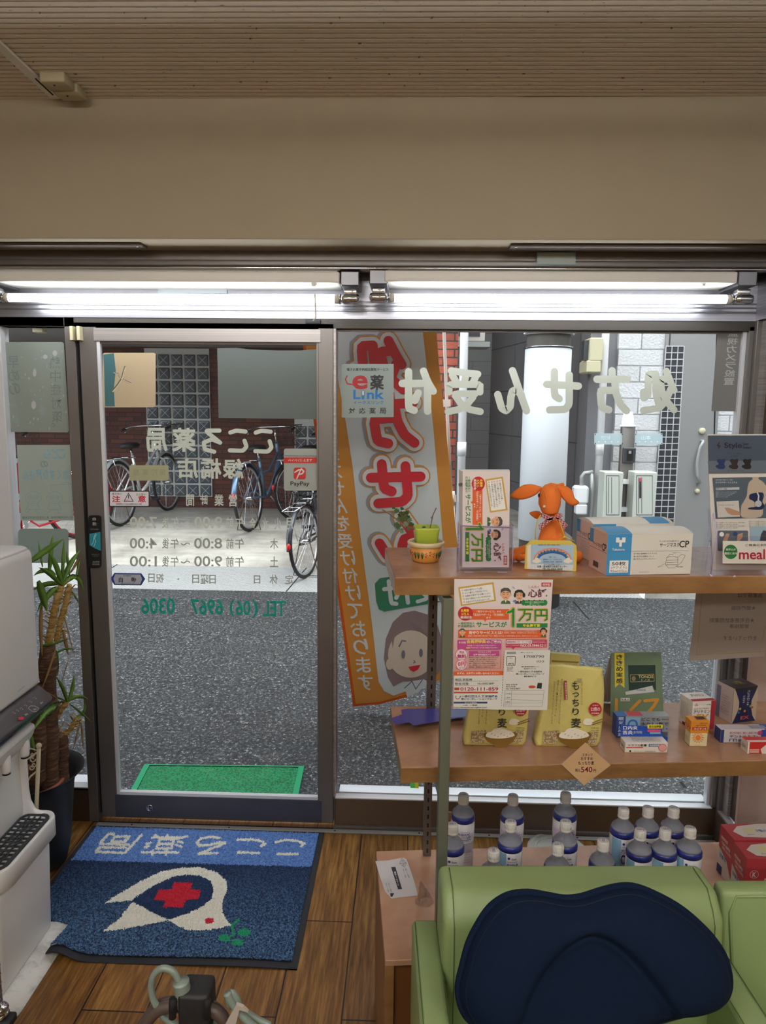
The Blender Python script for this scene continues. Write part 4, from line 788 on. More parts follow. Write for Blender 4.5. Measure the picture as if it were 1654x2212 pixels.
mb.text(GL_, 'の', (87, 995, 104, 1010), P_('8AA0A4'), .0006, 4, mir=True); mb.text(GL_, 'おくすり屋さん', (47, 1014, 149, 1037), bl, .0006, 3, mir=True)
for cx in (72, 118):
    P = [tuple(p) for p in circ(20)*(17, 13)+(cx, 1075)]; mb.stroke(GL_, P+[P[0]], 1, ln, .0006, cap=False)
    for s in (-6, 6):
        P = [tuple(p) for p in circ(12)*(4.5, 4)+(cx+s, 1074)]; mb.stroke(GL_, P+[P[0]], 1, ln, .0008, cap=False); mb.disc(GL_, cx+s+1, 1074, 1.5, 1.5, ln, .001, 8)
    mb.stroke(GL_, [(cx-4, 1083), (cx, 1085), (cx+4, 1083)], 1, ln, .0008, cap=False)
    mb.stroke(GL_, [(cx-10, 1087), (cx-15, 1100), (cx+14, 1101), (cx+9, 1087)], 1, ln, .0006, cap=False); mb.stroke(GL_, [(cx-6, 1101), (cx-14, 1107), (cx-18, 1104)], 1, ln, .0006, cap=False); mb.stroke(GL_, [(cx+6, 1101), (cx+8, 1109), (cx+14, 1108)], 1, ln, .0006, cap=False)
mb.stroke(GL_, [(110, 1060), (109, 1047), (155, 1047), (157, 1085), (132, 1085)], 1, ln, .0005, cap=False); mb.stroke(GL_, [(130, 1047), (142, 1041), (154, 1046)], 1, ln, .0005, cap=False)
mb.text(GL_, '青少年育成大阪府民会議', (49, 1115, 106, 1121), P_('7C8C8C'), .0006, .6, mir=True); mb.text(GL_, '(社)大阪府薬剤師会', (110, 1115, 157, 1121), P_('7C8C8C'), .0006, .6, mir=True)
mb.obj('poster', label='pale poster back with light blue mirrored lettering and two drawn children', cat='poster')
mb = MB(); quadsheet(mb, GL_, rrect(39, 1142, 148, 1216, 9), frost('poster_teal', 'A4B6B2', .95, .3))
for i in range(5): mb.disc(GL_, 58+i*13, 1185, 5, 7, P_('93A6A2'), .0006, 12)
mb.obj('sticker', label='rounded blue-grey sticker back behind the top leaves of the yucca', cat='sticker')
# right window
mb = MB()
for ch, x0, x1 in (('付', 862, 944), ('受', 960, 1046), ('ん', 1067, 1146), ('せ', 1173, 1256), ('方', 1281, 1362), ('処', 1382, 1464)): sglyph(mb, GW, ch, [(x0+5, 799), (x1-5, 891)], 16 if ch not in '受処' else 15, dp, .0003)
mb.obj('window_lettering', label='large rounded pale mirrored lettering across the shop window', cat='window lettering')
mb = MB(); quadsheet(mb, GW, [(737, 786), (850, 786), (850, 901), (738, 902)], frost('sticker_sage', 'B4C0BC', 1, .3)); bk = P_('24262C')
mb.text(GW, '電子お薬手帳相互閲覧サービス', (749, 795, 839, 801.5), bk, .0005, 1); mb.text(GW, 'e', (761, 811, 794, 841), P_('B01E2C'), .0005, 4); mb.stroke(GW, [(749, 812), (746, 820), (750, 829), (764, 831)], 2.5, P_('B01E2C'), .0005)
mb.text(GW, '薬', (799, 810, 829, 842), bk, .0005, 3.5); mb.text(GW, 'L', (763, 842, 778, 862), P_('1C74C0'), .0005, 4); mb.stroke(GW, [(784, 846), (784, 860)], 6, P_('1C74C0'), .0005); mb.stroke(GW, [(784, 846), (784, 852)], 4, P_('D8E2E2'), .0008); mb.text(GW, 'nk', (792, 842, 829, 862), P_('1C74C0'), .0005, 4)
mb.text(GW, 'イークスリンク', (763, 866, 828, 873), P_('1C74C0'), .0005, 1)
for i, c in enumerate('対応薬局'): mb.text(GW, c, (753+i*22.2, 881, 767+i*22.2, 894), bk, .0005, 1.5)
mb.obj('sticker', label='sage square sticker with red letter e and blue word on the shop window', cat='sticker')
mb = MB(); quadsheet(mb, GW, [(1551, 698), (1621, 698), (1603, 889), (1536, 888)], frost('film_dark', '8C8A88', .95, .2))
for i, c in enumerate('監視カメラ設置'): mb.text(GW, c, [(1573-i*1.6, 712+i*17.4), (1596-i*1.6, 712+i*17.4), (1594-i*1.6, 727+i*17.4), (1571-i*1.6, 727+i*17.4)], P_('B9B9B9'), .0005, 1, mir=True)
mb.obj('window_sign', label='grey strip sign back with faint mirrored column, upper right of the shop window', cat='sign')
mb = MB(); quadsheet(mb, GW, [(886, 1683), (904, 1683), (904, 1703), (886, 1702)], P_('4FD66A')); mb.px(GW, [(897, 1684), (904, 1684), (904, 1702), (896, 1702)], P_('D8D838'), .0004); mb.obj('sticker', label='tiny bright green and yellow sticker at the foot of the shop window', cat='sticker')
# ================================================================== water dispenser
wp = mat('dispenser_white', 'EAEAEC', .35); wd2 = mat('dispenser_dark', '2A2624', .2); wpan = mat('panel_grey', '4B4A4E', .3)
t = thing('water_dispenser', (-1.28, -.77, 0), 'tall white water dispenser with a dark control panel and drip tray at the left', 'water dispenser')
def prof(mb, pts, y0, y1, m, bev=.012, seg=3):
    """side profile (x,z) extruded along the room depth, edges rounded"""
    bm = bmesh.new(); a = [bm.verts.new((x, y0, z)) for x, z in pts]; f = bm.faces.new(a); r = bmesh.ops.extrude_face_region(bm, geom=[f])
    for v in [g for g in r['geom'] if isinstance(g, bmesh.types.BMVert)]: v.co.y = y1
    bmesh.ops.recalc_face_normals(bm, faces=bm.faces)
    if bev: bmesh.ops.bevel(bm, geom=bm.edges[:], offset=bev, segments=seg, profile=.5, affect='EDGES')
    return mb.bm(bm, m, None, True)
yf, yn = -.605, -.925
mb = MB(); prof(mb, [(-1.46, .835), (-1.127, .835), (-1.127, 1.255), (-1.145, 1.275), (-1.46, 1.275)], yn, yf, wp, .016, 4); mb.obj('upper_body', t)
fd = Fr((-1.1265, 0, 0), (0, 1, 0), (0, 0, 1)); mb = MB(); mb.text(fd, 'suntory', [(37, 1493), (53, 1480), (54, 1483), (38, 1496)], P_('7FB4D8'), .0006, 1.5); mb.obj('logo', t)
mb = MB(); prof(mb, [(-1.40, .795), (-1.100, .778), (-1.082, .795), (-1.128, .836), (-1.40, .836)], yn+.01, yf-.005, wpan, .012, 3); mb.obj('control_panel', t)
mb = MB(); prof(mb, [(-1.40, .735), (-1.135, .735), (-1.092, .775), (-1.098, .795), (-1.40, .795)], yn+.012, yf-.008, wd2, .012, 3); mb.obj('smoked_cover', t)
fp = Fr((-1.126, 0, .8365), (0, 1, 0), (-.046, 0, .041))
mb = MB(); c = P_('C42848'); mb.px(fp, [(38, 1552), (46, 1550), (51, 1553), (47, 1557), (38, 1557)], c, .004); lt = P_('C9C9CC')
P = [(60, 1531), (64, 1527), (74, 1527), (82, 1532), (80, 1536), (74, 1540), (67, 1538), (60, 1533)]; mb.stroke(fp, P+[P[0]], .7, lt, .004, cap=False)
for q in ([(50, 1545), (57, 1542), (60, 1545), (53, 1548)], [(69, 1534), (76, 1531), (79, 1534), (72, 1537)], [(84, 1520), (91, 1517), (92, 1520), (86, 1523)]): mb.text(fp, '温水', q, lt, .004, .5)
for x, y in ((30, 1543), (38, 1538), (47, 1534), (56, 1527), (66, 1519), (76, 1511)): mb.disc(fp, x, y, 1, .7, lt, .004, 8); mb.text(fp, 'エコ', [(x-6, y-2), (x-2, y-4), (x-1.5, y-2), (x-5.5, y)], lt, .004)
mb.obj('buttons', t)
mb = MB(); prof(mb, [(-1.40, .62), (-1.15, .66), (-1.125, .70), (-1.115, .738), (-1.40, .738)], yn+.02, yf-.05, wp, .02, 3); mb.obj('spout_housing', t)
for y in (-.70, -.80):
    mb = MB(); mb.lathe((-1.14, y, .645), [(.012, 0), (.0135, .006), (.0135, .05)], wp, 16); mb.lathe((-1.14, y, .640), [(.0, 0), (.0115, 0), (.0115, .006)], 'shadow_gap', 16); mb.obj('nozzle', t)
mb = MB(); prof(mb, [(-1.44, .36), (-1.205, .36), (-1.20, .44), (-1.205, .76), (-1.44, .76)], yn+.006, yf-.004, wp, .014, 3); mb.obj('alcove_back', t)
# side cheek with the curved front edge
pts = [(-1.45, .33), (-1.16, .33), (-1.135, .41), (-1.165, .42), (-1.180, .45), (-1.184, .49), (-1.184, .75), (-1.45, .75)]
mb = MB(); prof(mb, pts, yf-.018, yf, wp, .006, 2); mb.obj('side_cheek', t)
mb = MB(); fr = Fr((0, 0, .345), (1, 0, 0), (0, 1, 0)); o = rrect(-1.44, -.925, -1.055, -.605, .05, 6)
def loft(mb, fr, secs, m, smooth=True, cap=True):
    n = len(secs[0][0]); V = np.vstack([fr.pt(u, d) for u, d in secs]); F = []
    for k in range(len(secs)-1): F += [(k*n+i, k*n+(i+1) % n, (k+1)*n+(i+1) % n, (k+1)*n+i) for i in range(n)]
    if cap: F += [list(range(n))[::-1], [(len(secs)-1)*n+i for i in range(n)]]
    return mb.add(V, F, m, smooth)
o1 = rrect(-1.44, -.92, -1.135, -.612, .04, 6); o2 = rrect(-1.44, -.925, -1.092, -.602, .045, 6); oi = rrect(-1.43, -.918, -1.101, -.610, .04, 6)
loft(mb, fr, [(o1, -.03), (o1, -.02), (o2, .005), (o2, .063), (rrect(-1.44, -.922, -1.094, -.604, .043, 6), .068), (oi, .068), (rrect(-1.42, -.912, -1.105, -.614, .038, 6), .06)], wp); mb.obj('tray_housing', t)
mb = MB(); fr = Fr((0, 0, .402), (1, 0, 0), (0, 1, 0)); gm = mat('grate_dark', '2C2E32', .45); loft(mb, fr, [(rrect(-1.20, -.91, -1.108, -.618, .03, 6), -.01), (rrect(-1.20, -.91, -1.108, -.618, .03, 6), .008), (rrect(-1.194, -.90, -1.117, -.628, .022, 6), .010), (rrect(-1.194, -.90, -1.117, -.628, .022, 6), .0)], gm, False)
mb.ruv(fr, -1.190, -.898, -1.119, -.630, P_('8A8880'), .0015)
for x in (-1.174, -1.156, -1.138): mb.box(x-.0015, x+.0015, -.90, -.635, .404, .411, gm)
for y in np.arange(-.89, -.64, .02): mb.box(-1.192, -1.118, y-.0015, y+.0015, .404, .411, gm)
for cy in (-.69, -.765, -.84):
    for r in (.024, .012): mb.tube([(-1.155+r*math.cos(k*PI/10), cy+r*1.1*math.sin(k*PI/10), .410) for k in range(20)], .0022, gm, 5, closed=True)
mb.obj('drip_grate', t)
mb = MB(); prof(mb, [(-1.44, .012), (-1.13, .012), (-1.118, .33), (-1.44, .33)], yn+.005, yf-.01, wp, .02, 4); mb.obj('lower_body', t)
mb = MB(); fr = Fr((0, 0, 0), (1, 0, 0), (0, 1, 0)); m = mat('base_worn', 'DAD9D6', .5); setc(m, ramp(m, noise(m, coords(m), 14, 6, .7), [(.35, 'B5B3AC'), (.55, 'DEDDDA')]))
loft(mb, fr, [(rrect(-1.46, -.985, -1.062, -.585, .05, 6), .0), (rrect(-1.46, -.985, -1.062, -.585, .05, 6), .006), (rrect(-1.45, -.96, -1.10, -.60, .04, 6), .016), (rrect(-1.45, -.93, -1.125, -.612, .03, 6), .02)], m); mb.obj('base_plate', t)
# chrome rack leg and castor at the lower left corner
c = at(5, 2170, z=.12); c[0] -= .012; t = thing('wire_rack', (c[0], c[1], 0), 'chrome wire rack post with a black castor at the lower left corner', 'rack')
mb = MB(); mb.tube([(c[0], c[1], .10), (c[0], c[1], .95)], .0125, 'chrome', 18)
for k in range(32): mb.lathe((c[0], c[1], .13+k*.0255), [(.0126, 0), (.0131, .001), (.0126, .002)], P_('6A6A6A'), 16)
mb.obj('post', t)
mb = MB(); mb.lathe((c[0], c[1], .085), [(.0, 0), (.02, 0), (.027, .006), (.024, .012), (.018, .016), (.026, .022), (.02, .03), (.0125, .034)], 'chrome', 24); mb.obj('castor_collar', t)
mb = MB(); mx = Matrix.Translation((c[0]+.01, c[1]-.01, .035)) @ Matrix.Rotation(.5, 4, 'Z') @ Matrix.Rotation(PI/2, 4, 'Y'); mb.lathe((0, 0, -.012), [(.0, 0), (.03, 0), (.035, .004), (.035, .02), (.03, .024), (0, .024)], 'black_rubber', 24, mx); mb.box(c[0]-.01, c[0]+.04, c[1]-.02, c[1]+.02, .062, .085, 'black_rubber', .006); mb.obj('castor', t)
mb = MB(); mb.tube([(c[0], c[1], .9), (c[0]-.5, c[1]-.03, .9)], .004, 'chrome', 8); mb.tube([(c[0], c[1], .16), (c[0]-.5, c[1]-.03, .16)], .004, 'chrome', 8); mb.obj('shelf_wire', t)
# ================================================================== yucca in a black pot
def proj(P):
    c = (np.asarray(P, float)-CAM) @ RM; return np.stack([827+FPX*c[:, 0]/-c[:, 2], 1106-FPX*c[:, 1]/-c[:, 2]], 1)
PC = (-1.362, -.275)
t = thing('potted_yucca', (PC[0], PC[1], 0), 'tall potted yucca in a matt black pot behind the water dispenser', 'potted plant')
mat('pot_black', '1C1D22', .5); mat('terracotta', 'A4614A', .7); mat('soil', '1E1712', .95)
mb = MB(); mb.lathe((PC[0], PC[1], 0), [(0, 0), (.095, 0), (.106, .008), (.125, .10), (.143, .30), (.152, .345), (.178, .362), (.182, .366), (.176, .364), (.150, .345), (.142, .30), (.0, .29)], 'pot_black', 48); mb.obj('outer_pot', t)
mb = MB(); mb.lathe((PC[0]-.012, PC[1]-.01, 0), [(.10, .1), (.128, .325), (.130, .332), (.118, .334), (.113, .31), (0, .305)], 'terracotta', 40); mb.obj('inner_pot', t)
MB().lathe((PC[0]-.012, PC[1]-.01, .306), [(.115, 0), (.06, .006), (0, .008)], 'soil', 24).obj('soil', t)
mk = mat('yucca_bark', '6E4F3A', .9); g = noise(mk, coords(mk, (1, 1, 6)), 22, 5, .7); setc(mk, ramp(mk, g, [(.35, '3E2C22'), (.55, '6B4C38'), (.72, 'A8866A')])); bump(mk, g, .9, .01)
ms = mat('yucca_sheath', 'C6A55E', .8); g = noise(ms, coords(ms, (1, 1, 5)), 26, 4, .7); setc(ms, ramp(ms, g, [(.35, '8A6430'), (.5, 'C2A058'), (.7, 'E2CC92')])); bump(ms, g, .7, .008)
ml = mat('yucca_leaf', '4F7E2E', .45); setc(ml, mix(ml, noise(ml, coords(ml, (3, 3, 3)), 4, 3), '39672A', '7FA845')); mat('dry_leaf', 'B08E58', .8)
def trunk(pts, r, m, nm, y=-.29, ring=True):
    P = [at(a, b, y=y) for a, b in pts]; Q = []; R = []
    for i in range(len(P)-1):
        for k in range(6):
            Q.append(P[i]+(P[i+1]-P[i])*k/6); R.append(r*(1+random.uniform(-.1, .12)))
    Q.append(P[-1]); R.append(r*.85); mb = MB(); mb.tube(Q, R, m, 14); return mb.obj(nm, t)
trunk([(108, 1700), (108, 1600), (104, 1500), (103, 1395)], .030, 'yucca_bark', 'trunk'); trunk([(134, 1690), (134, 1640), (132, 1588)], .0235, 'yucca_bark', 'trunk', -.24); trunk([(80, 1690), (84, 1600), (78, 1480)], .028, 'yucca_bark', 'trunk', -.33)
def shoot(pts, r, y):
    P = [at(a, b, y=y) for a, b in pts]; mb = MB(); Q = []; R = []
    for i in range(len(P)-1):
        for k in range(5): Q.append(P[i]+(P[i+1]-P[i])*k/5); R.append(r*(1.15 if k % 2 else .9))
    Q.append(P[-1]); R.append(r*.8); mb.tube(Q, R, 'yucca_sheath', 10)
    for i in range(1, len(Q)-1):
        for s in range(2):
            a = random.uniform(0, 2*PI); d = np.array([math.cos(a), math.sin(a)*.6, random.uniform(-.3, .9)]); p = np.array(Q[i]); L = random.uniform(.012, .028)
            mb.tube([p+d*r*.7, p+d*(r+L*.6)+(0, 0, .004), p+d*(r+L)+(0, 0, -.006)], [.003, .002, .0007], 'dry_leaf', 4)
    mb.obj('leafy_stem', t)
shoot([(104, 1398), (112, 1350), (122, 1300), (132, 1266)], .0125, -.28); shoot([(122, 1385), (130, 1345), (143, 1300), (150, 1262)], .0105, -.25); shoot([(115, 1590), (120, 1555), (132, 1530), (145, 1518)], .011, -.24); shoot([(135, 1590), (150, 1578), (162, 1562), (168, 1558)], .008, -.23)
def leaf(pts, w, y0=-.28, y1=-.28, m='yucca_leaf', nm='leaf'):
    n = 11; pts = np.array(pts, float)
    if len(pts) == 2: pts = np.array([pts[0], (pts[0]+pts[1])/2+np.array([0, -abs(pts[1][0]-pts[0][0])*.08]), pts[1]])
    T = np.linspace(0, 1, n); C = [(1-s)**2*pts[0]+2*s*(1-s)*(2*pts[1]-(pts[0]+pts[2])/2)+s*s*pts[2] for s in T]
    W3 = [at(c[0], c[1], y=y0+(y1-y0)*s) for c, s in zip(C, T)]; V = []; F = []
    for i, p in enumerate(W3):
        a = W3[min(i+1, n-1)]-W3[max(i-1, 0)]; a /= np.linalg.norm(a); q = np.cross(a, (0, 1, 0)); q /= np.linalg.norm(q)+1e-9
        s = T[i]; ww = w*.00158*.5*(min(1, .45+2.2*s) if s < .3 else 1)*(1-max(0, (s-.55)/.45)**1.6*.97)
        V += [p-q*ww, p+np.array((0, ww*.55, 0)), p+q*ww, p+np.array((0, ww*.55-.0012, 0))]
    for i in range(n-1):
        for k in ((0, 1), (1, 2), (2, 3), (3, 0)): F.append((4*i+k[0], 4*i+k[1], 4*i+4+k[1], 4*i+4+k[0]))
    MB().add(V, F, m, True).obj(nm, t)
for pts, w, a, b in [([(133, 1266), (136, 1215), (138, 1165)], 8, -.28, -.30), ([(133, 1266), (150, 1222), (175, 1187)], 12, -.28, -.22), ([(133, 1266), (122, 1225), (105, 1193)], 13, -.28, -.33), ([(131, 1264), (108, 1240), (84, 1226)], 13, -.28, -.36), ([(62, 1216), (98, 1190), (137, 1164)], 13, -.30, -.34),
                     ([(106, 1240), (110, 1195), (114, 1156)], 11, -.22, -.2), ([(92, 1225), (87, 1195), (83, 1167)], 6, -.25, -.2), ([(135, 1266), (162, 1246), (180, 1276)], 13, -.28, -.22), ([(82, 1255), (92, 1285), (102, 1322)], 19, -.33, -.38), ([(128, 1268), (104, 1286), (80, 1322)], 14, -.28, -.36),
                     ([(150, 1245), (147, 1215), (143, 1190)], 8, -.22, -.18), ([(163, 1252), (168, 1228), (173, 1208)], 5, -.22, -.18), ([(145, 1268), (160, 1285), (172, 1308)], 5, -.26, -.22), ([(128, 1262), (100, 1262), (70, 1275)], 12, -.24, -.2), ([(120, 1242), (98, 1232), (72, 1244)], 11, -.22, -.16), ([(87, 1395), (118, 1390), (150, 1378)], 6, -.30, -.3), ([(118, 1415), (140, 1402), (165, 1404)], 5, -.26, -.24),
                     ([(145, 1517), (137, 1490), (121, 1461)], 10, -.24, -.26), ([(147, 1515), (156, 1488), (160, 1458)], 9, -.24, -.22), ([(146, 1515), (168, 1505), (191, 1511)], 10, -.24, -.2), ([(142, 1515), (120, 1506), (99, 1507)], 5, -.24, -.28), ([(144, 1517), (108, 1532), (68, 1582)], 16, -.24, -.42), ([(150, 1520), (175, 1540), (198, 1560)], 6, -.24, -.19),
                     ([(183, 1520), (182, 1535), (174, 1542)], 7, -.2, -.2), ([(160, 1560), (168, 1550), (180, 1543)], 9, -.23, -.2), ([(163, 1560), (156, 1552), (150, 1545)], 6, -.23, -.2), ([(66, 1582), (70, 1605), (76, 1628)], 9, -.42, -.43), ([(122, 1405), (125, 1430), (124, 1465)], 5, -.27, -.26)]:
    leaf(pts, w, a, b)
for pts, w, a, b in [([(90, 1305), (88, 1360), (91, 1418)], 9, -.34, -.34), ([(138, 1330), (150, 1375), (162, 1425)], 3, -.25, -.24), ([(137, 1360), (142, 1390), (149, 1418)], 9, -.25, -.24), ([(172, 1562), (165, 1592), (157, 1622)], 4, -.21, -.2), ([(175, 1560), (178, 1590), (180, 1622)], 5, -.21, -.2), ([(138, 1560), (115, 1598), (89, 1638)], 3, -.22, -.3), ([(148, 1424), (140, 1450), (132, 1478)], 2, -.22, -.2), ([(120, 1400), (108, 1440), (91, 1487)], 5, -.34, -.36), ([(170, 1205), (160, 1225), (150, 1240)], 6, -.2, -.2), ([(92, 1492), (110, 1500), (125, 1510)], 3, -.34, -.3)]:
    leaf(pts, w, a, b, 'dry_leaf', 'dry_leaf')
# cream metal stand with ball finial between dispenser and pot
p0 = at(84, 1616, y=-.535); p1 = at(79, 1735, y=-.535); t = thing('metal_stand', (p1[0], -.535, 0), 'cream painted metal stand with ball finial squeezed behind the water dispenser', 'metal stand')
cm = mat('cream_metal', 'CFC3A8', .5); bot = p0+(p1-p0)*(p0[2]/(p0[2]-p1[2])); mb = MB(); mb.tube([p0, bot], .0065, cm, 10); mb.ball(p0+(0, 0, .008), .0095, cm); mb.obj('post', t)
mb = MB(); A = at(64, 1637, y=-.55); mb.tube([p0-(0, 0, .01), A, A-(.1, 0, .06)], .003, cm, 6); B = at(78, 1667, y=-.535); mb.tube([B, at(66, 1677, y=-.55), at(58, 1690, y=-.56)], .003, cm, 6); mb.tube([at(66, 1617, y=-.54), p0-(0, 0, .01)], .002, cm, 6)
for cx, cy, r in ((70, 1640, 7), (68, 1658, 6), (73, 1652, 5), (70, 1630, 5)): mb.tube([at(cx+r*math.cos(k*.6)*(1-k*.07), cy+r*math.sin(k*.6)*(1-k*.07), y=-.545) for k in range(11)], .0022, cm, 6)
mb.obj('scrollwork', t)
# ================================================================== door mat with woven design
def s2(pts, k=2.297, ox=0, oy=1650): return [(x/k+ox, y/k+oy) for x, y in pts]
def inpoly(P, poly):
    x, y = P[:, 0], P[:, 1]; c = np.zeros(len(P), bool); n = len(poly)
    for i in range(n):
        (x0, y0), (x1, y1) = poly[i-1], poly[i]; m = ((y0 > y) != (y1 > y)) & (x < (x1-x0)*(y-y0)/((y1-y0) or 1e-9)+x0); c ^= m
    return c
def nearst(P, pts, w):
    c = np.zeros(len(P), bool)
    for a, b in zip(pts, pts[1:]):
        a = np.array(a); b = np.array(b); d = b-a; tt = np.clip(((P-a) @ d)/(d @ d+1e-9), 0, 1); c |= np.hypot(*(P-a-tt[:, None]*d).T) < w/2
    return c
rng = np.random.RandomState(3)
x0, x1, y0, y1 = -1.235, -.332, -.722, -.05; nx, ny = 330, 245
xs = np.linspace(x0, x1, nx+1); ys = np.linspace(y0, y1, ny+1); X, Y = np.meshgrid(xs, ys); 
def wave(X, Y): return .030*np.exp(-((X+1.06)/.05)**2-((Y+.74)/.09)**2)*(X > -1.5)+.003*np.sin(X*9)*np.exp(-((Y+.72)/.1)**2)
Z = .010+wave(X, Y)+rng.uniform(-.003, .003, X.shape)
V = np.stack([X+rng.uniform(-.001, .001, X.shape), Y+rng.uniform(-.001, .001, X.shape), Z], -1).reshape(-1, 3)
i = np.arange(nx)[None, :]+np.arange(ny)[:, None]*(nx+1); F = np.stack([i, i+1, i+nx+2, i+nx+1], -1).reshape(-1, 4)
cen = V[F].mean(1); cen[:, 2] = .01; pp = proj(cen)+rng.normal(0, .55, (len(cen), 2))
navy = mat('mat_navy', rough=.95); v = noise(navy, coords(navy), 160, 2, .8); v2 = noise(navy, coords(navy, (1, 1, 1)), 3, 3); n_, l_, b_ = nt(navy)
sx = n_.new('ShaderNodeSeparateXYZ'); l_.new(coords(navy), sx.inputs[0]); wear = ramp(navy, sx.outputs[1], [(0, 'FFFFFF'), (.001, 'FFFFFF')]); mr = n_.new('ShaderNodeMapRange'); l_.new(sx.outputs[1], mr.inputs[0]); mr.inputs[1].default_value = .12; mr.inputs[2].default_value = -.22
setc(navy, mix(navy, mr.outputs[0], ramp(navy, v, [(.45, '16284A'), (.8, '30507E')]), ramp(navy, v, [(.42, '16284A'), (.62, '52789E')])))
blue = mat('mat_blue', rough=.95); v = noise(blue, coords(blue), 120, 2, .7); setc(blue, ramp(blue, v, [(.3, '3E64A8'), (.7, '7298D0')]))
wool = mat('mat_white', 'DEDCD2', .95); red = mat('mat_red', 'BE1F38', .95); grn = mat('mat_green', '1E8F68', .95); nvy2 = mat('mat_deep_navy', '1C335A', .95)
mid = np.zeros(len(F), int)
band = pp[:, 1] < 1858+(pp[:, 0]-162)*.029; mid[band] = 1
for st in ([(1370, 388), (1420, 378), (1470, 382), (1510, 395), (1495, 410)], [(1375, 448), (1475, 448)], [(1180, 378), (1250, 375), (1300, 385), (1315, 398), (1295, 408)], [(1180, 440), (1285, 443)], [(1090, 368), (1040, 362), (995, 372), (975, 392), (985, 405), (1030, 405), (1085, 392), (1118, 392)], [(1115, 395), (1050, 420), (985, 447), (1080, 443)],
           [(705, 440), (885, 440)], [(758, 428), (756, 452)], [(826, 428), (824, 452)], [(795, 375), (862, 375), (850, 420), (775, 420), (795, 375)], [(785, 398), (857, 398)], [(755, 366), (900, 366)], [(832, 352), (826, 376)], [(745, 392), (725, 398)], [(738, 408), (718, 415)], [(880, 386), (905, 390)], [(875, 402), (898, 412)], [(770, 356), (800, 372)], [(930, 360), (865, 374)]):
    mid[nearst(pp, s2(st), 5.2)] = 2
for st in ([(890, 1490), (780, 1480), (600, 1680), (1180, 1700)], [(1430, 1505), (1100, 1860), (530, 1840), (600, 1750), (1120, 1755)], [(900, 1540), (1190, 1530), (1100, 1640), (840, 1640), (900, 1540)]):
    mid[nearst(pp, s2(st, 9.19, 150, 1640), 5.4)] = 2
body = [(518, 690), (600, 640), (700, 580), (800, 535), (900, 515), (1000, 515), (1080, 540), (1122, 580), (1127, 620), (1105, 680), (1102, 730), (1120, 770), (1148, 800), (1100, 815), (1000, 828), (930, 825), (880, 803), (835, 775), (925, 745), (1000, 710), (1050, 670), (1060, 620), (1045, 580), (990, 555), (930, 550), (860, 560), (790, 590), (720, 630), (650, 680)]
mid[inpoly(pp, s2([(650, 682), (720, 630), (790, 590), (860, 560), (930, 550), (990, 555), (1045, 580), (1060, 620), (1050, 670), (1000, 710), (925, 745), (835, 775), (740, 730)]))] = 5
mid[inpoly(pp, s2(body))] = 2; mid[inpoly(pp, s2([(655, 685), (590, 770), (510, 830), (600, 820), (700, 802), (838, 775), (760, 740), (700, 705)]))] = 2
mid[inpoly(pp, s2([(865, 588), (958, 588), (946, 622), (997, 625), (982, 672), (925, 675), (905, 714), (805, 712), (823, 680), (763, 674), (785, 625), (848, 622)]))] = 3
def ell(cx, cy, rx, ry): q = np.array(s2([(cx, cy)])[0]); return (((pp-q)/np.array([rx, ry])*2.297)**2).sum(1) < 1
mid[ell(1040, 779, 22, 13)] = 3
for q in ((1115, 867, 32, 20), (1210, 838, 32, 20), (1178, 890, 32, 18)): mid[ell(*q)] = 4
mid[nearst(pp, s2([(1185, 772), (1150, 805), (1160, 850), (1120, 865)]), 5)] = 4
keep = ~((cen[:, 0] < -1.088) & (cen[:, 1] < -.600)); F = F[keep]; mid = mid[keep]
t = thing('door_mat', (-.78, -.39, 0), 'blue rental door mat with white bird, red cross and upside-down lettering', 'door mat')
me = bpy.data.meshes.new('pile'); O = np.array([-.78, -.39, 0]); me.from_pydata((V-O).tolist(), [], F.tolist())
for m in (navy, blue, wool, red, grn, nvy2): me.materials.append(m)
me.polygons.foreach_set('material_index', mid.tolist()); me.update(); o = bpy.data.objects.new('pile', me); COL.objects.link(o); o.parent = t
mb = MB(); n = 40; V = []; F = []
for (bx0, bx1, by0, by1) in ((-1.088, -.312, -.748, -.715), (-1.254, -.312, -.056, -.037), (-.337, -.312, -.748, -.037), (-1.254, -1.23, -.598, -.037)):
    gx = np.linspace(bx0, bx1, n); b = len(V)
    for gxx in gx:
        for gy in (by0, by1): h = float(wave(np.array(gxx), np.array(gy))); V += [(gxx, gy, h+.005), (gxx, gy, h+.0008)]
    for k in range(n-1):
        a = b+4*k; F += [(a, a+4, a+6, a+2), (a+1, a+3, a+7, a+5), (a, a+1, a+5, a+4), (a+2, a+6, a+7, a+3)]
mb.add(V, F, mat('mat_rubber', '1A1C24', .7)); mb.obj('rubber_border', t)
# ================================================================== low cabinet, shelf unit
TH = math.radians(5.4); SU = np.array([math.cos(TH), math.sin(TH), 0]); SV = np.array([0, 0, 1.0]); SN = np.cross(SU, SV)
wl_ = mat('shelf_wood', rough=.22); g = noise(wl_, coords(wl_), 5, 6, .6); setc(wl_, ramp(wl_, g, [(.35, '8F6A50'), (.55, 'A98064'), (.75, 'B89076')]))
we = mat('shelf_edge', rough=.35); g = noise(we, coords(we, (1, 1, 3)), 8, 5, .6); setc(we, ramp(we, g, [(.35, '7A5634'), (.55, '8E6840'), (.75, '9A764E')]))
wd3 = mat('cabinet_dark', '6E4526', .4)
mxS = lambda o: Matrix.Translation(Vector(o)) @ Matrix.Rotation(TH, 4, 'Z')
t = thing('display_cabinet', (.4, -1.05, 0), 'low wooden cabinet with pinkish top standing behind the green sofa', 'cabinet')
o = (-.033, -1.254, 0); mx = mxS(o)
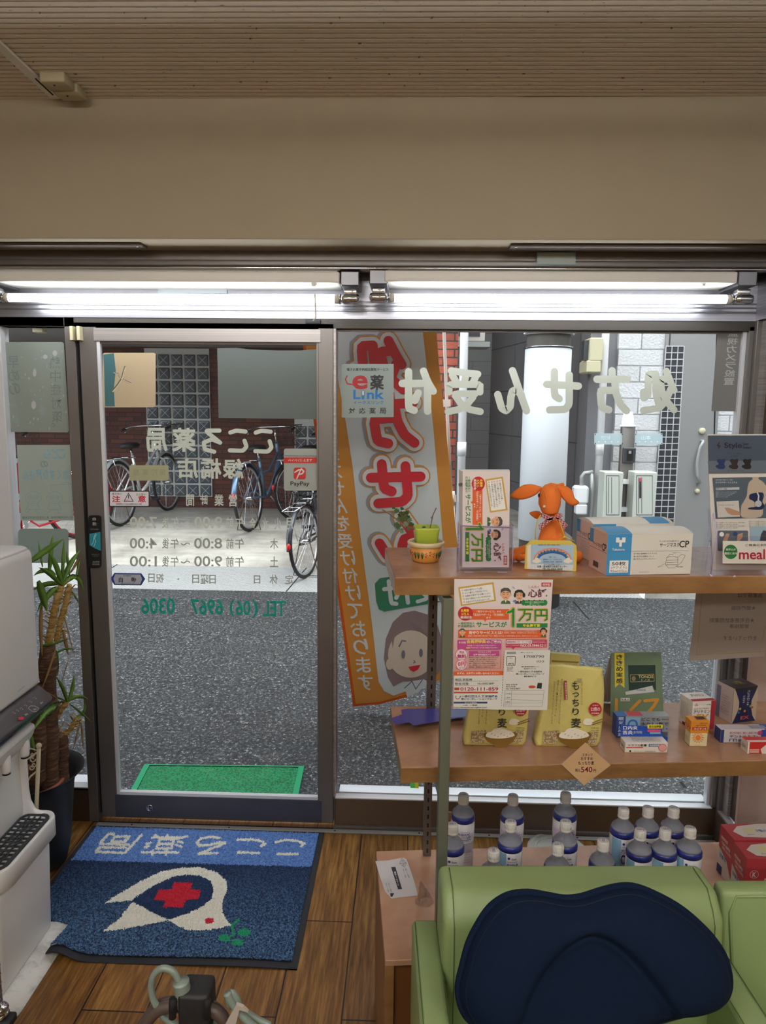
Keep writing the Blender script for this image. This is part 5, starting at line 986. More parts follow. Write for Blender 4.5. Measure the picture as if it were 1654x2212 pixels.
pk = mat('cabinet_top', rough=.28); g = noise(pk, coords(pk), 6, 6, .6); setc(pk, ramp(pk, g, [(.35, 'B08468'), (.55, 'C29A80'), (.75, 'CEAA92')]))
MB().box(0, 1.3, 0, .403, .455, .470, pk, .0015, mx, 1).obj('top', t)
MB().box(.002, 1.298, .012, .40, 0.02, .455, wd3, 0, mx).obj('carcass', t); MB().box(.0, .02, .0, .403, 0, .455, we, 0, mx).obj('side_panel', t)
t = thing('shelf_unit', (.4, -.98, .47), 'two-tier wooden display shelf on grey slotted posts over the cabinet', 'shelf unit')
for o, z0, z1, nm in (((-.023, -1.157, 0), 1.285, 1.325, 'shelf_board'), ((-.004, -1.135, 0), .830, .868, 'shelf_board')):
    mx = mxS(o); mb = MB(); mb.box(0, 1.2, 0, .345, z0+.0005, z1, wl_, .001, mx, 1); mb.box(-.0008, 1.2, -.0010, .345, z0, z1-.0025, we, 0, mx); mb.obj(nm, t)
sp = mat('slotted_steel', '6E645E', .4, .5)
def post(x, y, z0, z1, w, dd, m, nm, slots=False):
    mb = MB(); mx = Matrix.Translation((x, y, 0)) @ Matrix.Rotation(TH, 4, 'Z'); mb.box(-w/2, w/2, -dd/2, dd/2, z0, z1, m, .0015, mx, 1)
    if slots:
        fr = Fr((x, y, 0)+SN*(dd/2), SU, SV); z = z0+.012
        while z < z1-.02:
            mb.uv(fr, rrect(-.0022, z, .0022, z+.013, .002, 3), 'shadow_gap', .0004); z += .025
    mb.obj(nm, t)
post(.070, -.862, .47, .830, .021, .02, sp, 'slotted_post', True); post(.075, -.800, .868, 1.285, .024, .02, sp, 'slotted_post', True)
ol = mat('post_green_bounce', '6E7264', .4, .3)  # grey post; green light off the sofa put into the colour
p = at(964, 1400, y=-1.165); post(p[0], -1.168, .47, 1.284, .0235, .024, ol, 'front_post')
mb = MB(); mx = mxS((p[0], -1.168, 0)); mb.box(-.010, .010, .0, .36, 1.262, 1.284, ol, .001, mx, 1); mb.obj('bracket_arm', t); mb = MB(); mb.box(-.010, .010, .0, .36, .808, .830, ol, .001, mx, 1); mb.obj('bracket_arm', t)
post(1.10, -.76, .47, 1.285, .024, .02, sp, 'slotted_post', True); post(1.10, -1.06, .47, 1.285, .024, .02, ol, 'front_post')
# tan upright board behind, and thin board behind the bottles
a = at(1594, 1750, y=-.50); mb = MB(); m = mat('tan_board', rough=.5); g = noise(m, coords(m), 5, 5, .6); setc(m, ramp(m, g, [(.35, 'B8988A'), (.6, 'C8ACA0')])); mb.box(a[0], a[0]+.105, -.50, -.482, .0, 1.20, m, .001, None, 1); mb.obj('upright_board', label='pinkish tan upright board between the cabinet and the side window', cat='board')
a = at(964, 1751, y=-.86); b = at(975, 1800, y=-.86); mb = MB(); mb.box(a[0], b[0], -.870, -.862, .47, a[2], we, .001, None, 1); mb.obj('small_board', label='small brown board edge standing left of the rear bottles', cat='board')
# ================================================================== sofas and cushion
gv = mat('green_vinyl', rough=.42); g = noise(gv, coords(gv), 260, 3, .6); setc(gv, mix(gv, noise(gv, coords(gv), 2, 2), '869B66', '92A672')); bump(gv, g, .25, .0015)
mat('thread', '566B3C', .8)
def profx(mb, pts, x0, x1, m, mx, bev=.02, seg=4):
    bm = bmesh.new(); a = [bm.verts.new((x0, y, z)) for y, z in pts]; f = bm.faces.new(a); r = bmesh.ops.extrude_face_region(bm, geom=[f])
    for v in [g for g in r['geom'] if isinstance(g, bmesh.types.BMVert)]: v.co.x = x1
    bmesh.ops.recalc_face_normals(bm, faces=bm.faces); bmesh.ops.bevel(bm, geom=bm.edges[:], offset=bev, segments=seg, profile=.5, affect='EDGES'); return mb.bm(bm, m, mx, True)
mx = Matrix.Translation((.077, -1.298, 0)) @ Matrix.Rotation(math.radians(2.8), 4, 'Z')
t = thing('armchair', mx @ Vector((.28, -.35, 0)), 'pale green vinyl armchair with a navy cushion, backed against the cabinet', 'armchair')
mb = MB(); profx(mb, [(.0, .10), (.0, .742), (-.085, .742), (-.125, .70), (-.15, .36), (-.13, .10)], 0, .557, 'green_vinyl', mx, .016, 4); mb.obj('backrest', t)
for x in (.022, .535): mb = MB(); mb.tube([mx @ Vector((x, y, z)) for y, z in ((-.02, .7435), (-.085, .7435), (-.113, .716), (-.1275, .69), (-.152, .38))], .0009, 'thread', 5); mb.obj('seam', t)
for nm, xa, xb in (('armrest', -.052, .004), ('armrest', .527, .586)):
    mb = MB(); profx(mb, [(.015, .0), (.015, .602), (-.72, .602), (-.72, .0)], xa, xb, 'green_vinyl', mx, .012, 3); mb.obj(nm, t)
    mb = MB(); mb.tube([mx @ Vector((xa+.006 if xa < 0 else xb-.006, y, .6025)) for y in (.0, -.35, -.71)], .0009, 'thread', 5); mb.tube([mx @ Vector((xb-.004 if xa < 0 else xa+.004, y, .6025)) for y in (-.0, -.35, -.71)], .0009, 'thread', 5); mb.obj('seam', t)
mb = MB(); profx(mb, [(-.10, .10), (-.10, .42), (-.70, .42), (-.70, .10)], .006, .525, 'green_vinyl', mx, .025, 4); mb.obj('seat', t)
r0 = at(1600, 1899, z=.70); r1 = at(1600, 1932, z=.695)
mx2 = Matrix.Translation((.668, -1.262, 0)) @ Matrix.Rotation(math.radians(2.8), 4, 'Z'); t = thing('sofa', mx2 @ Vector((.4, -.3, 0)), 'pale green vinyl sofa section at the right edge, lower than the armchair', 'sofa')
yr = -(-1.262-r0[1]); yf_ = r1[1]+1.262
mb = MB(); profx(mb, [(yr, .10), (yr, .70), (yf_, .70), (yf_-.06, .40), (yf_-.06, .10)], .0, .62, 'green_vinyl', mx2, .012, 3); mb.obj('backrest', t)
mb = MB(); P = [mx2 @ Vector(p) for p in ((.02, yf_-.052, .45), (.015, yf_-.012, .66), (.03, yf_-.002, .690), (.3, yf_-.002, .692), (.6, yf_-.002, .692))]; mb.tube(P, .0028, 'green_vinyl', 8); mb.obj('piping', t)
mb = MB(); profx(mb, [(yf_-.03, .10), (yf_-.03, .435), (yf_-.6, .435), (yf_-.6, .10)], .0, .62, 'green_vinyl', mx2, .02, 4); mb.obj('seat', t)
# navy lumbar cushion
nf = mat('navy_fabric', rough=.85); g = noise(nf, coords(nf), 500, 2); setc(nf, mix(nf, g, '071429', '0A1B36')); bump(nf, g, .15, .001)
nf.node_tree.nodes['Principled BSDF'].inputs['Specular IOR Level'].default_value = .15
fc = Fr((.30, -1.505, .80), (1, .03, 0), (0, .36, 1))
out = [(400, 920), (403, 870), (415, 820), (440, 725), (478, 645), (530, 570), (600, 524), (680, 512), (760, 524), (830, 536), (900, 530), (980, 505), (1060, 487), (1130, 491), (1220, 528), (1310, 580), (1390, 648), (1450, 715), (1490, 785), (1507, 860), (1500, 920), (1468, 962), (1400, 990), (1310, 1003), (1200, 1035), (1100, 1070), (960, 1110), (800, 1125), (640, 1110), (520, 1075), (450, 1035), (415, 985)]
out = s2(out, 1.893, 780, 1660)
def catmull(P, k=4):
    n = len(P); R = []
    for i in range(n):
        a, b, c, d = (np.array(P[(i+j) % n]) for j in (-1, 0, 1, 2))
        for s in range(k):
            u = s/k; R.append(.5*((2*b)+(-a+c)*u+(2*a-5*b+4*c-d)*u*u+(-a+3*b-3*c+d)*u**3))
    return np.array(R)
ol_ = fc.ipx(catmull(out)); cn = fc.ipx([(1275, 2090)])[0]
arch = fc.ipx(catmull(s2([(560, 1200), (620, 1045), (660, 920), (710, 815), (790, 715), (880, 655), (960, 655), (1050, 715), (1130, 800), (1190, 880), (1240, 960), (1290, 1100), (1300, 1250), (900, 1300)], 1.893, 780, 1660)))
ap = [tuple(p) for p in arch]; K = 46; n = len(ol_); rs = 1-(1-np.linspace(0, 1, K))**1.0; V = []; D = []
for r in rs:
    uv = cn+(ol_-cn)*r; ins = inpoly(uv, ap); dd = np.full(len(uv), 9.0)
    for a, b in zip(ap, ap[1:]+ap[:1]):
        a = np.array(a); b = np.array(b); d = b-a; tt = np.clip(((uv-a) @ d)/(d @ d+1e-12), 0, 1); dd = np.minimum(dd, np.hypot(*(uv-a-tt[:, None]*d).T))
    h = .040*(1-r**5)**.5 + .0; sgn = np.where(ins, -1, 1)*dd; step = .5+.5*np.tanh(sgn/.012)
    h = h + (step*.022)*(1-r**6) - .006*np.exp(-(sgn/.004)**2)
    V.append(fc.pt(uv)+fc.N*h[:, None]); D.append(-.012-.012*(1-r**8))
top = np.vstack(V); back = np.vstack([fc.pt(cn+(ol_-cn)*r)+fc.N*d for r, d in zip(rs[::5], D[::5])]); F = []
for k in range(K-1): F += [(k*n+i, k*n+(i+1) % n, (k+1)*n+(i+1) % n, (k+1)*n+i) for i in range(n)]
b0 = len(top); kb = len(rs[::5]); edge = np.vstack([fc.pt(ol_)+fc.N*-.012]); F += [((K-1)*n+i, (K-1)*n+(i+1) % n, b0+(i+1) % n, b0+i) for i in range(n)]
b1 = b0+n; F += [(b0+i, b0+(i+1) % n, b1+(kb-1)*n+(i+1) % n, b1+(kb-1)*n+i) for i in range(n)]
for k in range(kb-1): F += [(b1+k*n+i, b1+k*n+(i+1) % n, b1+(k+1)*n+(i+1) % n, b1+(k+1)*n+i) for i in range(n)]
t = thing('lumbar_cushion', fc.pt(cn)[0], 'large curved navy blue posture cushion propped on the green armchair', 'cushion')
MB().add(np.vstack([top, edge, back]), F, nf, True).obj('padded_body', t)
P = fc.pt(cn+(ol_-cn)*1.0, -.004); MB().tube(list(P), .0075, nf, 8, closed=True).obj('edge_piping', t)
P = fc.pt(cn+(ol_-cn)*.955, .0); P = P+fc.N*(.040*(1-.955**5)**.5+.013*(1-.955**6)+.001); MB().tube(list(P), .0011, mat('navy_thread', '081428', .9), 5, closed=True).obj('seam', t)
# ================================================================== hose bundle in the foreground
hy = -1.72
def hp(pts, dy=0): return [at(x/5.513+300, y/5.513+2060, y=hy+dy) for x, y in pts]
def smooth(P, k=4):
    P = [np.array(p) for p in P]; R = []
    for i in range(len(P)-1):
        a = P[max(i-1, 0)]; b = P[i]; c = P[i+1]; d = P[min(i+2, len(P)-1)]
        for s in range(k): u = s/k; R.append(.5*((2*b)+(-a+c)*u+(2*a-5*b+4*c-d)*u*u+(-a+3*b-3*c+d)*u**3))
    return R+[P[-1]]
c = at(415, 2212, y=hy); t = thing('hose_bundle', (c[0], hy, 0), 'bundle of grey-green rubber hoses strapped to a black holder in the foreground', 'hose bundle')
hg = mat('hose_green', '7C8A82', .3); hb = mat('hose_brown', '4E423E', .4)
MB().tube(smooth(hp([(480, 345), (420, 230), (340, 180), (250, 185), (170, 270), (145, 400), (165, 520), (210, 620), (280, 740), (400, 830), (520, 880)], .0)), .0052, hg, 12).obj('hose', t)
mb = MB(); mb.tube(smooth(hp([(500, 330), (515, 420), (530, 520), (560, 640)], -.003)), .0125, hg, 16); mb.obj('hose_sleeve', t)
MB().tube(smooth(hp([(1080, 620), (1080, 520), (1100, 470), (1150, 520), (1200, 640), (1260, 760), (1330, 900)], .0)), .0058, hg, 12).obj('hose', t)
MB().tube(smooth(hp([(1050, 470), (1090, 560), (1180, 680), (1290, 800), (1400, 900)], -.006)), .0062, hg, 12).obj('hose', t); MB().tube(smooth(hp([(1180, 650), (1300, 720), (1420, 790), (1560, 860)], .01)), .0055, hg, 12).obj('hose', t); MB().tube(smooth(hp([(840, 850), (900, 810), (980, 830), (1040, 900)], .01)), .0055, hg, 12).obj('hose', t)
for k, (dy, oy) in enumerate(((0, 0), (.006, -28), (.012, -55))):
    mb = MB(); L = smooth(hp([(20, 930), (120, 780), (230, 670), (400, 625), (600, 640), (780, 660), (900, 690), (1010, 790), (1060, 900)], dy)); L = [p+(0, 0, -oy*.00022) for p in L]; mb.tube(L, .0055 if k else .0095, hb, 12); mb.obj('flat_cable', t)
a = at(380, 2155, y=hy-.02); b = at(450, 2230, y=hy-.02); mb = MB(); mb.box(a[0], b[0], hy-.018, hy+.03, b[2]-.03, a[2], 'black_rubber', .006); q = hp([(450, 545), (560, 530), (640, 555), (680, 510), (760, 520), (815, 580)], -.01); mb.tube(smooth(q), .0045, mat('holder_grey', '2E2A2C', .4), 8); mb.obj('holder', t)
for x in (405, 815): mb = MB(); mb.tube(hp([(x, 540), (x-5, 620), (x-5, 760)], -.016), .006, 'shadow_gap', 8); mb.obj('cable_tie', t)
mb = MB(); f = Fr(at(505, 2190, y=hy-.012), (1, 0, 0), (0, 0, 1)); mb.ext(f, f.ipx(s2([(1160, 600), (1240, 630), (1300, 690), (1200, 660), (1150, 850), (1020, 860), (1090, 720)], 5.513, 300, 2060)), -.004, .002, mat('strap_white', 'B4ABA2', .6)); mb.obj('strap', t)
mb = MB(); mb.tube([(c[0], hy+.006, 0.02), (c[0], hy+.006, b[2]-.02)], .012, 'black_rubber', 14); mb.obj('stand_pole', t); mb = MB(); mb.lathe((c[0], hy+.006, 0), [(0, 0), (.14, 0), (.14, .012), (.03, .025), (0, .025)], 'black_rubber', 32); mb.obj('stand_base', t)
# ================================================================== goods on the shelves
class Sub:
    """a drawing in its own units laid onto a surface through photo pixels"""
    def __init__(s, fr, f): s.fr = fr; s.f = f; s.N = fr.N; s.pt = fr.pt
    def ipx(s, p): return s.fr.ipx(s.f(np.atleast_2d(np.asarray(p, float))))
def vfr(px, py, z, lean=0.0, yaw=TH):
    O = at(px, py, z=z); U = np.array([math.cos(yaw), math.sin(yaw), 0]); N0 = np.cross(U, (0, 0, 1)); V = np.array([0, 0, 1.0])-N0*lean; return Fr(O, U, V)
class Carton:
    """a carton whose lower front corners stand at two photo pixels on a shelf at height z"""
    def __init__(s, a, b, z, h, d, m, right=None, bev=.0008):
        A = np.array(a) if len(a) == 3 else at(*a, z=z); B = np.array(b) if len(b) == 3 else at(*b, z=z); L = np.linalg.norm(B-A); ang = math.atan2(B[1]-A[1], B[0]-A[0]); s.A = A; s.L = L; s.h = h; s.d = d; s.z = z
        s.mx = Matrix.Translation(Vector(A)) @ Matrix.Rotation(ang, 4, 'Z'); U = np.array([math.cos(ang), math.sin(ang), 0]); N = np.cross(U, (0, 0, 1)); s.U = U; s.Nn = N
        s.mb = MB(); s.mb.box(0, L, 0, d, 0.0, h, m, bev, s.mx, 1)
        s.f = Fr(A, U, (0, 0, 1)); s.l = Fr(A-N*d, N, (0, 0, 1)); s.t = Fr(A+(0, 0, h), U, -N)
    def F(s, u0, v0, u1, v1, m, d=.0004): s.mb.ruv(s.f, u0*s.L, v0*s.h, u1*s.L, v1*s.h, m, d); return s
    def Lf(s, u0, v0, u1, v1, m, d=.0004): s.mb.ruv(s.l, u0*s.d, v0*s.h, u1*s.d, v1*s.h, m, d); return s
    def T(s, u0, v0, u1, v1, m, d=.0004): s.mb.ruv(s.t, u0*s.L, v0*s.d, u1*s.L, v1*s.d, m, d); return s
    def Ft(s, t, u0, v0, u1, v1, m, d=.0008, bold=.8, rot=0): s.mb.tuv(s.f, t, u0*s.L, v0*s.h, u1*s.L, v1*s.h, m, d, bold, rot=rot); return s
    def Lt(s, t, u0, v0, u1, v1, m, d=.0008, bold=.8, rot=0): s.mb.tuv(s.l, t, u0*s.d, v0*s.h, u1*s.d, v1*s.h, m, d, bold, rot=rot); return s
    def Tt(s, t, u0, v0, u1, v1, m, d=.0008, bold=.8, rot=0): s.mb.tuv(s.t, t, u0*s.L, v0*s.d, u1*s.L, v1*s.d, m, d, bold, rot=rot); return s
    def lines(s, fr, W, H, u0, v0, u1, v1, n, m, seed=1):
        r = random.Random(seed); src = '効能効果用法用量成分と分量保管及び取扱い上の注意を必ずお読みください直射日光の当たらない湿気の少ない涼しい所に'
        for i in range(n):
            k = r.randint(0, 20); v = v1-(v1-v0)*i/n; s.mb.tuv(fr, src[k:k+r.randint(14, 26)], u0*W, (v-(v1-v0)/n*.62)*H, (u0+(u1-u0)*r.uniform(.7, 1))*W, v*H, m, .0008, 0)
    def obj(s, name, label, cat='box', group=None): return s.mb.obj(name, label=label, cat=cat, group=group, origin=s.A)
Z1, Z2, Z0 = 1.3255, .8685, .4705
K = P_('26262A'); Wt = P_('EFECE6')
# --- small potted ivy
c = at(919, 1211, z=Z1); t = thing('potted_plant', c, 'small ivy in a lime plastic pot inside a painted terracotta bowl on the top shelf', 'potted plant')
mb = MB(); tb = mat('bowl_terracotta', 'C98A3C', .4); rim = mat('bowl_rim', 'D8C49A', .35)
mb.lathe(tuple(c), [(0, 0), (.030, 0), (.033, .003), (.0395, .036)], tb, 36); mb.lathe(tuple(c), [(.0395, .036), (.044, .040), (.0455, .047), (.043, .050), (.039, .047), (.035, .02), (0, .018)], rim, 36)
for k in range(24):
    a = k*2*PI/24; z = .020
    def onb(a, z, r=.0003): rr = .033+(.0395-.033)*(z-.003)/.033+r; return np.array([c[0]+rr*math.cos(a), c[1]+rr*math.sin(a), c[2]+z])
    if k % 6 in (0, 1, 2):
        for j in range(5):
            b = j*2*PI/5; mb.ball(onb(a+math.cos(b)*.06, z+math.sin(b)*.005+(k % 2)*.004), .0014, P_('A83A24'), 8, 5)
    else:
        for s in (-1, 1): mb.tube([onb(a, z-.008), onb(a+s*.05, z), onb(a+s*.09, z+.006)], [.0012, .0018, .0004], P_('3E5A34'), 6)
        mb.tube([onb(a, z-.010), onb(a, z+.008)], .0009, P_('3E5A34'), 5)
mb.obj('bowl', t)
mb = MB(); lp = mat('lime_plastic', 'A8B840', .35); fr = Fr(tuple(c+(0, 0, .020)), (1, .1, 0), (-.1, 1, 0)); q0 = rrect(-.022, -.022, .022, .022, .006, 4); q1 = rrect(-.030, -.030, .030, .030, .008, 4); q2 = rrect(-.0285, -.0285, .0285, .0285, .007, 4)
loft(mb, fr, [(q0, 0), (q1, .060), (q1, .065), (q2, .065), (q2, .052)], lp); mb.obj('plastic_pot', t); MB().ext(fr, q2, .05, .056, 'soil').obj('soil', t)
br_ = mat('twig', '7A5A42', .8); iv = mat('ivy_leaf', '3E5C34', .5)
def pxp(p, y): return [at(a, b, y=y) for a, b in p]
mb = MB(); yy = c[1]; mb.tube(smooth(pxp([(905, 1152), (893, 1143), (880, 1138), (866, 1130), (850, 1117), (838, 1108), (825, 1101)], yy)), [.0018]*24+[.0012], br_, 6) if 0 else mb.tube(smooth(pxp([(905, 1152), (893, 1143), (880, 1138), (866, 1130), (850, 1117), (838, 1108), (825, 1101)], yy)), .0016, br_, 6)
mb.tube(pxp([(925, 1152), (930, 1135), (935, 1112), (942, 1097)], yy), .0014, br_, 6); mb.tube(pxp([(931, 1120), (937, 1108)], yy), .001, br_, 5); mb.tube(pxp([(880, 1138), (872, 1120), (860, 1105), (853, 1098)], yy), .0012, br_, 6); mb.obj('stem', t)
def ivyleaf(px, py, s, a, y):
    o = at(px, py, y=y); U = np.array([math.cos(a), random.uniform(-.5, .5), math.sin(a)]); V = np.array([-math.sin(a), random.uniform(-.6, .2), math.cos(a)]); f = Fr(o, U, V); s = s*.00107
    pts = [(0, -.5), (.35, -.45), (.55, -.05), (.3, .1), (.42, .42), (.12, .35), (0, .62), (-.12, .35), (-.42, .42), (-.3, .1), (-.55, -.05), (-.35, -.45)]
    m2 = MB(); m2.ext(f, [(x*s, yv*s) for x, yv in pts], 0, .0005, iv); m2.obj('leaf', t)
for px, py, s, a in ((856, 1103, 12, .6), (866, 1110, 15, 0), (878, 1107, 13, -.5), (872, 1120, 15, 1.2), (862, 1122, 13, 2), (884, 1123, 13, -1), (888, 1132, 12, .4), (875, 1133, 13, 2.4), (860, 1137, 14, 2.9), (867, 1147, 12, 3.4), (855, 1133, 12, 1.5), (882, 1142, 9, .3), (850, 1096, 8, 0), (915, 1140, 9, 1.0), (868, 1098, 9, .4), (880, 1116, 11, .8)): ivyleaf(px, py, s, a, yy+random.uniform(-.012, .012))
mb = MB(); mb.ball(at(935, 1151, y=yy), (.007, .006, .006), 'dry_leaf'); mb.obj('bark_chip', t)
# --- the service flyer (drawn once, used on the big sheet and on the folded leaflets)
def person_face(mb, S, cx, cy, r, hair, male=True, coat='3E5C34'):
    sk = P_('DDA983'); mb.disc(S, cx, cy, r*.82, r, sk); mb.disc(S, cx-r*.85, cy, r*.2, r*.28, sk); mb.disc(S, cx+r*.85, cy, r*.2, r*.28, sk)
    mb.px(S, [(cx-r*.95, cy-r*.2), (cx-r*.9, cy-r*.9), (cx-r*.3, cy-r*1.25), (cx+r*.5, cy-r*1.2), (cx+r*.95, cy-r*.7), (cx+r*.9, cy-r*.1), (cx+r*.65, cy-r*.5), (cx, cy-r*.7), (cx-r*.6, cy-r*.5)], P_(hair))
    if not male: mb.disc(S, cx-r*.9, cy-r*.1, r*.25, r*.5, P_(hair)); mb.disc(S, cx+r*.95, cy-r*.1, r*.3, r*.5, P_(hair))
    for s in (-.35, .35): mb.stroke(S, [(cx+s*r-r*.15, cy-r*.05), (cx+s*r+r*.15, cy-r*.05)], r*.08, P_('3A2A20')); mb.stroke(S, [(cx+s*r-r*.2, cy-r*.3), (cx+s*r+r*.2, cy-r*.35)], r*.09, P_('3A2A20'))
    mb.stroke(S, [(cx-r*.25, cy+r*.62), (cx, cy+r*.52), (cx+r*.25, cy+r*.62)], r*.1, P_('A03028'))
    mb.px(S, [(cx-r*.9, cy+r*1.7), (cx-r*.75, cy+r*1.2), (cx-r*.2, cy+r*1.0), (cx+r*.2, cy+r*1.0), (cx+r*.75, cy+r*1.2), (cx+r*.9, cy+r*1.7)], P_(coat)); mb.px(S, [(cx-r*.2, cy+r*1.0), (cx+r*.2, cy+r*1.0), (cx, cy+r*1.5)], P_('E4E0C8'))
def flyer_top(mb, S):
    G, Rr, Or, Ye = P_('1F7A3C'), P_('B8242C'), P_('D8602C'), P_('F4E23C')
    mb.px(S, [(62, 128), (590, 50), (628, 330), (105, 408)], P_('C8A24E')); mb.px(S, [(90, 150), (568, 82), (600, 312), (128, 382)], P_('EDEBE6'))
    for i, s in enumerate(('家族が遠方にいて心配…', 'ひとり暮らしで何かあったら…', '定期的な見守りをお願いしたい', 'あまり面倒じゃないのがあれば…', 'お金をかけるのはためらいが…')):
        x, y = 152+i*7, 158+i*43; e = (440, 515, 540, 565, 550)[i]; sl = -(e-x)*.125; mb.text(S, s, [(x, y), (e, y+sl), (e+3, y+30+sl), (x+3, y+30)], P_('3A3A3A'), bold=.6); mb.rect(S, x-38, y+4, x-14, y+28, P_('B03040')); mb.rect(S, x-35, y+7, x-17, y+25, P_('E4D8D8'), .0008)
    person_face(mb, S, 770, 235, 82, '4A4A44'); person_face(mb, S, 972, 250, 72, '2A2A28', False, '5A3448'); mb.px(S, [(870, 330), (915, 310), (940, 330), (905, 360)], P_('5C88B8'))
    for r_ in (20, 34): mb.stroke(S, [(870, 150-r_), (870+r_*.8, 150-r_*.6), (870+r_, 150)], 6, P_('5C88B8'))
    mb.rect(S, 1302, 58, 1445, 116, Rr); mb.text(S, '保存版', (1316, 68, 1430, 106), Wt, bold=1); mb.text(S, 'しんたく', (1112, 100, 1270, 140), P_('C04858'), bold=.8); mb.text(S, '心託', (1100, 150, 1388, 276), P_('5E2E3C'), bold=3)
    for k in range(9): mb.disc(S, 1035+k*40, 355+(k % 2)*6, 34, 42, G)
    mb.text(S, 'みなさまのご要望が生まれた', (1058, 335, 1340, 355), Wt, .0014, .5); mb.text(S, '新しいサービス', (1125, 362, 1270, 382), Wt, .0014, .5)
    mb.rect(S, 200, 452, 818, 608, Or, r=6); mb.px(S, [(440, 605), (490, 605), (465, 640)], Or); mb.disc(S, 172, 518, 112, 105, Rr, .0007, 32)
    mb.text(S, '会員数', (100, 450, 226, 490), Ye, .0012, 2); mb.text(S, '2万人', (108, 500, 232, 545), Ye, .0012, 1.5); mb.text(S, '達成記念', (95, 550, 268, 592), Wt, .0012, 2)
    mb.text(S, '「見守りサービス」から', (340, 470, 700, 502), Wt, .001, 1); mb.text(S, '「生活のサポート」「終活相談」', (290, 516, 745, 550), Wt, .001, 1); mb.text(S, 'まで', (482, 565, 545, 592), Wt, .001, 1)
    mb.text(S, '一般社団法人', (60, 642, 310, 680), G, bold=1.5); mb.text(S, '終活協議会の', (58, 685, 312, 722), G, bold=1.5); mb.text(S, 'サービスが', (330, 635, 790, 720), G, bold=2.5)
    for m_, b_, d_ in ((Rr, 12, .0006), (Ye, 9, .0010), (G, 3, .0014)):
        w = {12: 64, 9: 54, 3: 38}[b_]
        for st in ([(800, 500), (860, 480), (880, 450), (880, 700)], [(960, 455), (1165, 455)], [(1050, 470), (1040, 540), (970, 620)], [(1048, 520), (1135, 520), (1125, 600), (1085, 615)], [(1210, 620), (1210, 460), (1380, 460), (1380, 600), (1350, 615)], [(1215, 545), (1375, 545)], [(1295, 465), (1295, 540)]): mb.stroke(S, st, w*(.95 if st[0][0] < 900 else .62), m_, d_)
    mb.rect(S, 930, 660, 1390, 722, G, .0012); mb.text(S, '年会費不要', (1020, 672, 1280, 714), Ye, .0016, 2)
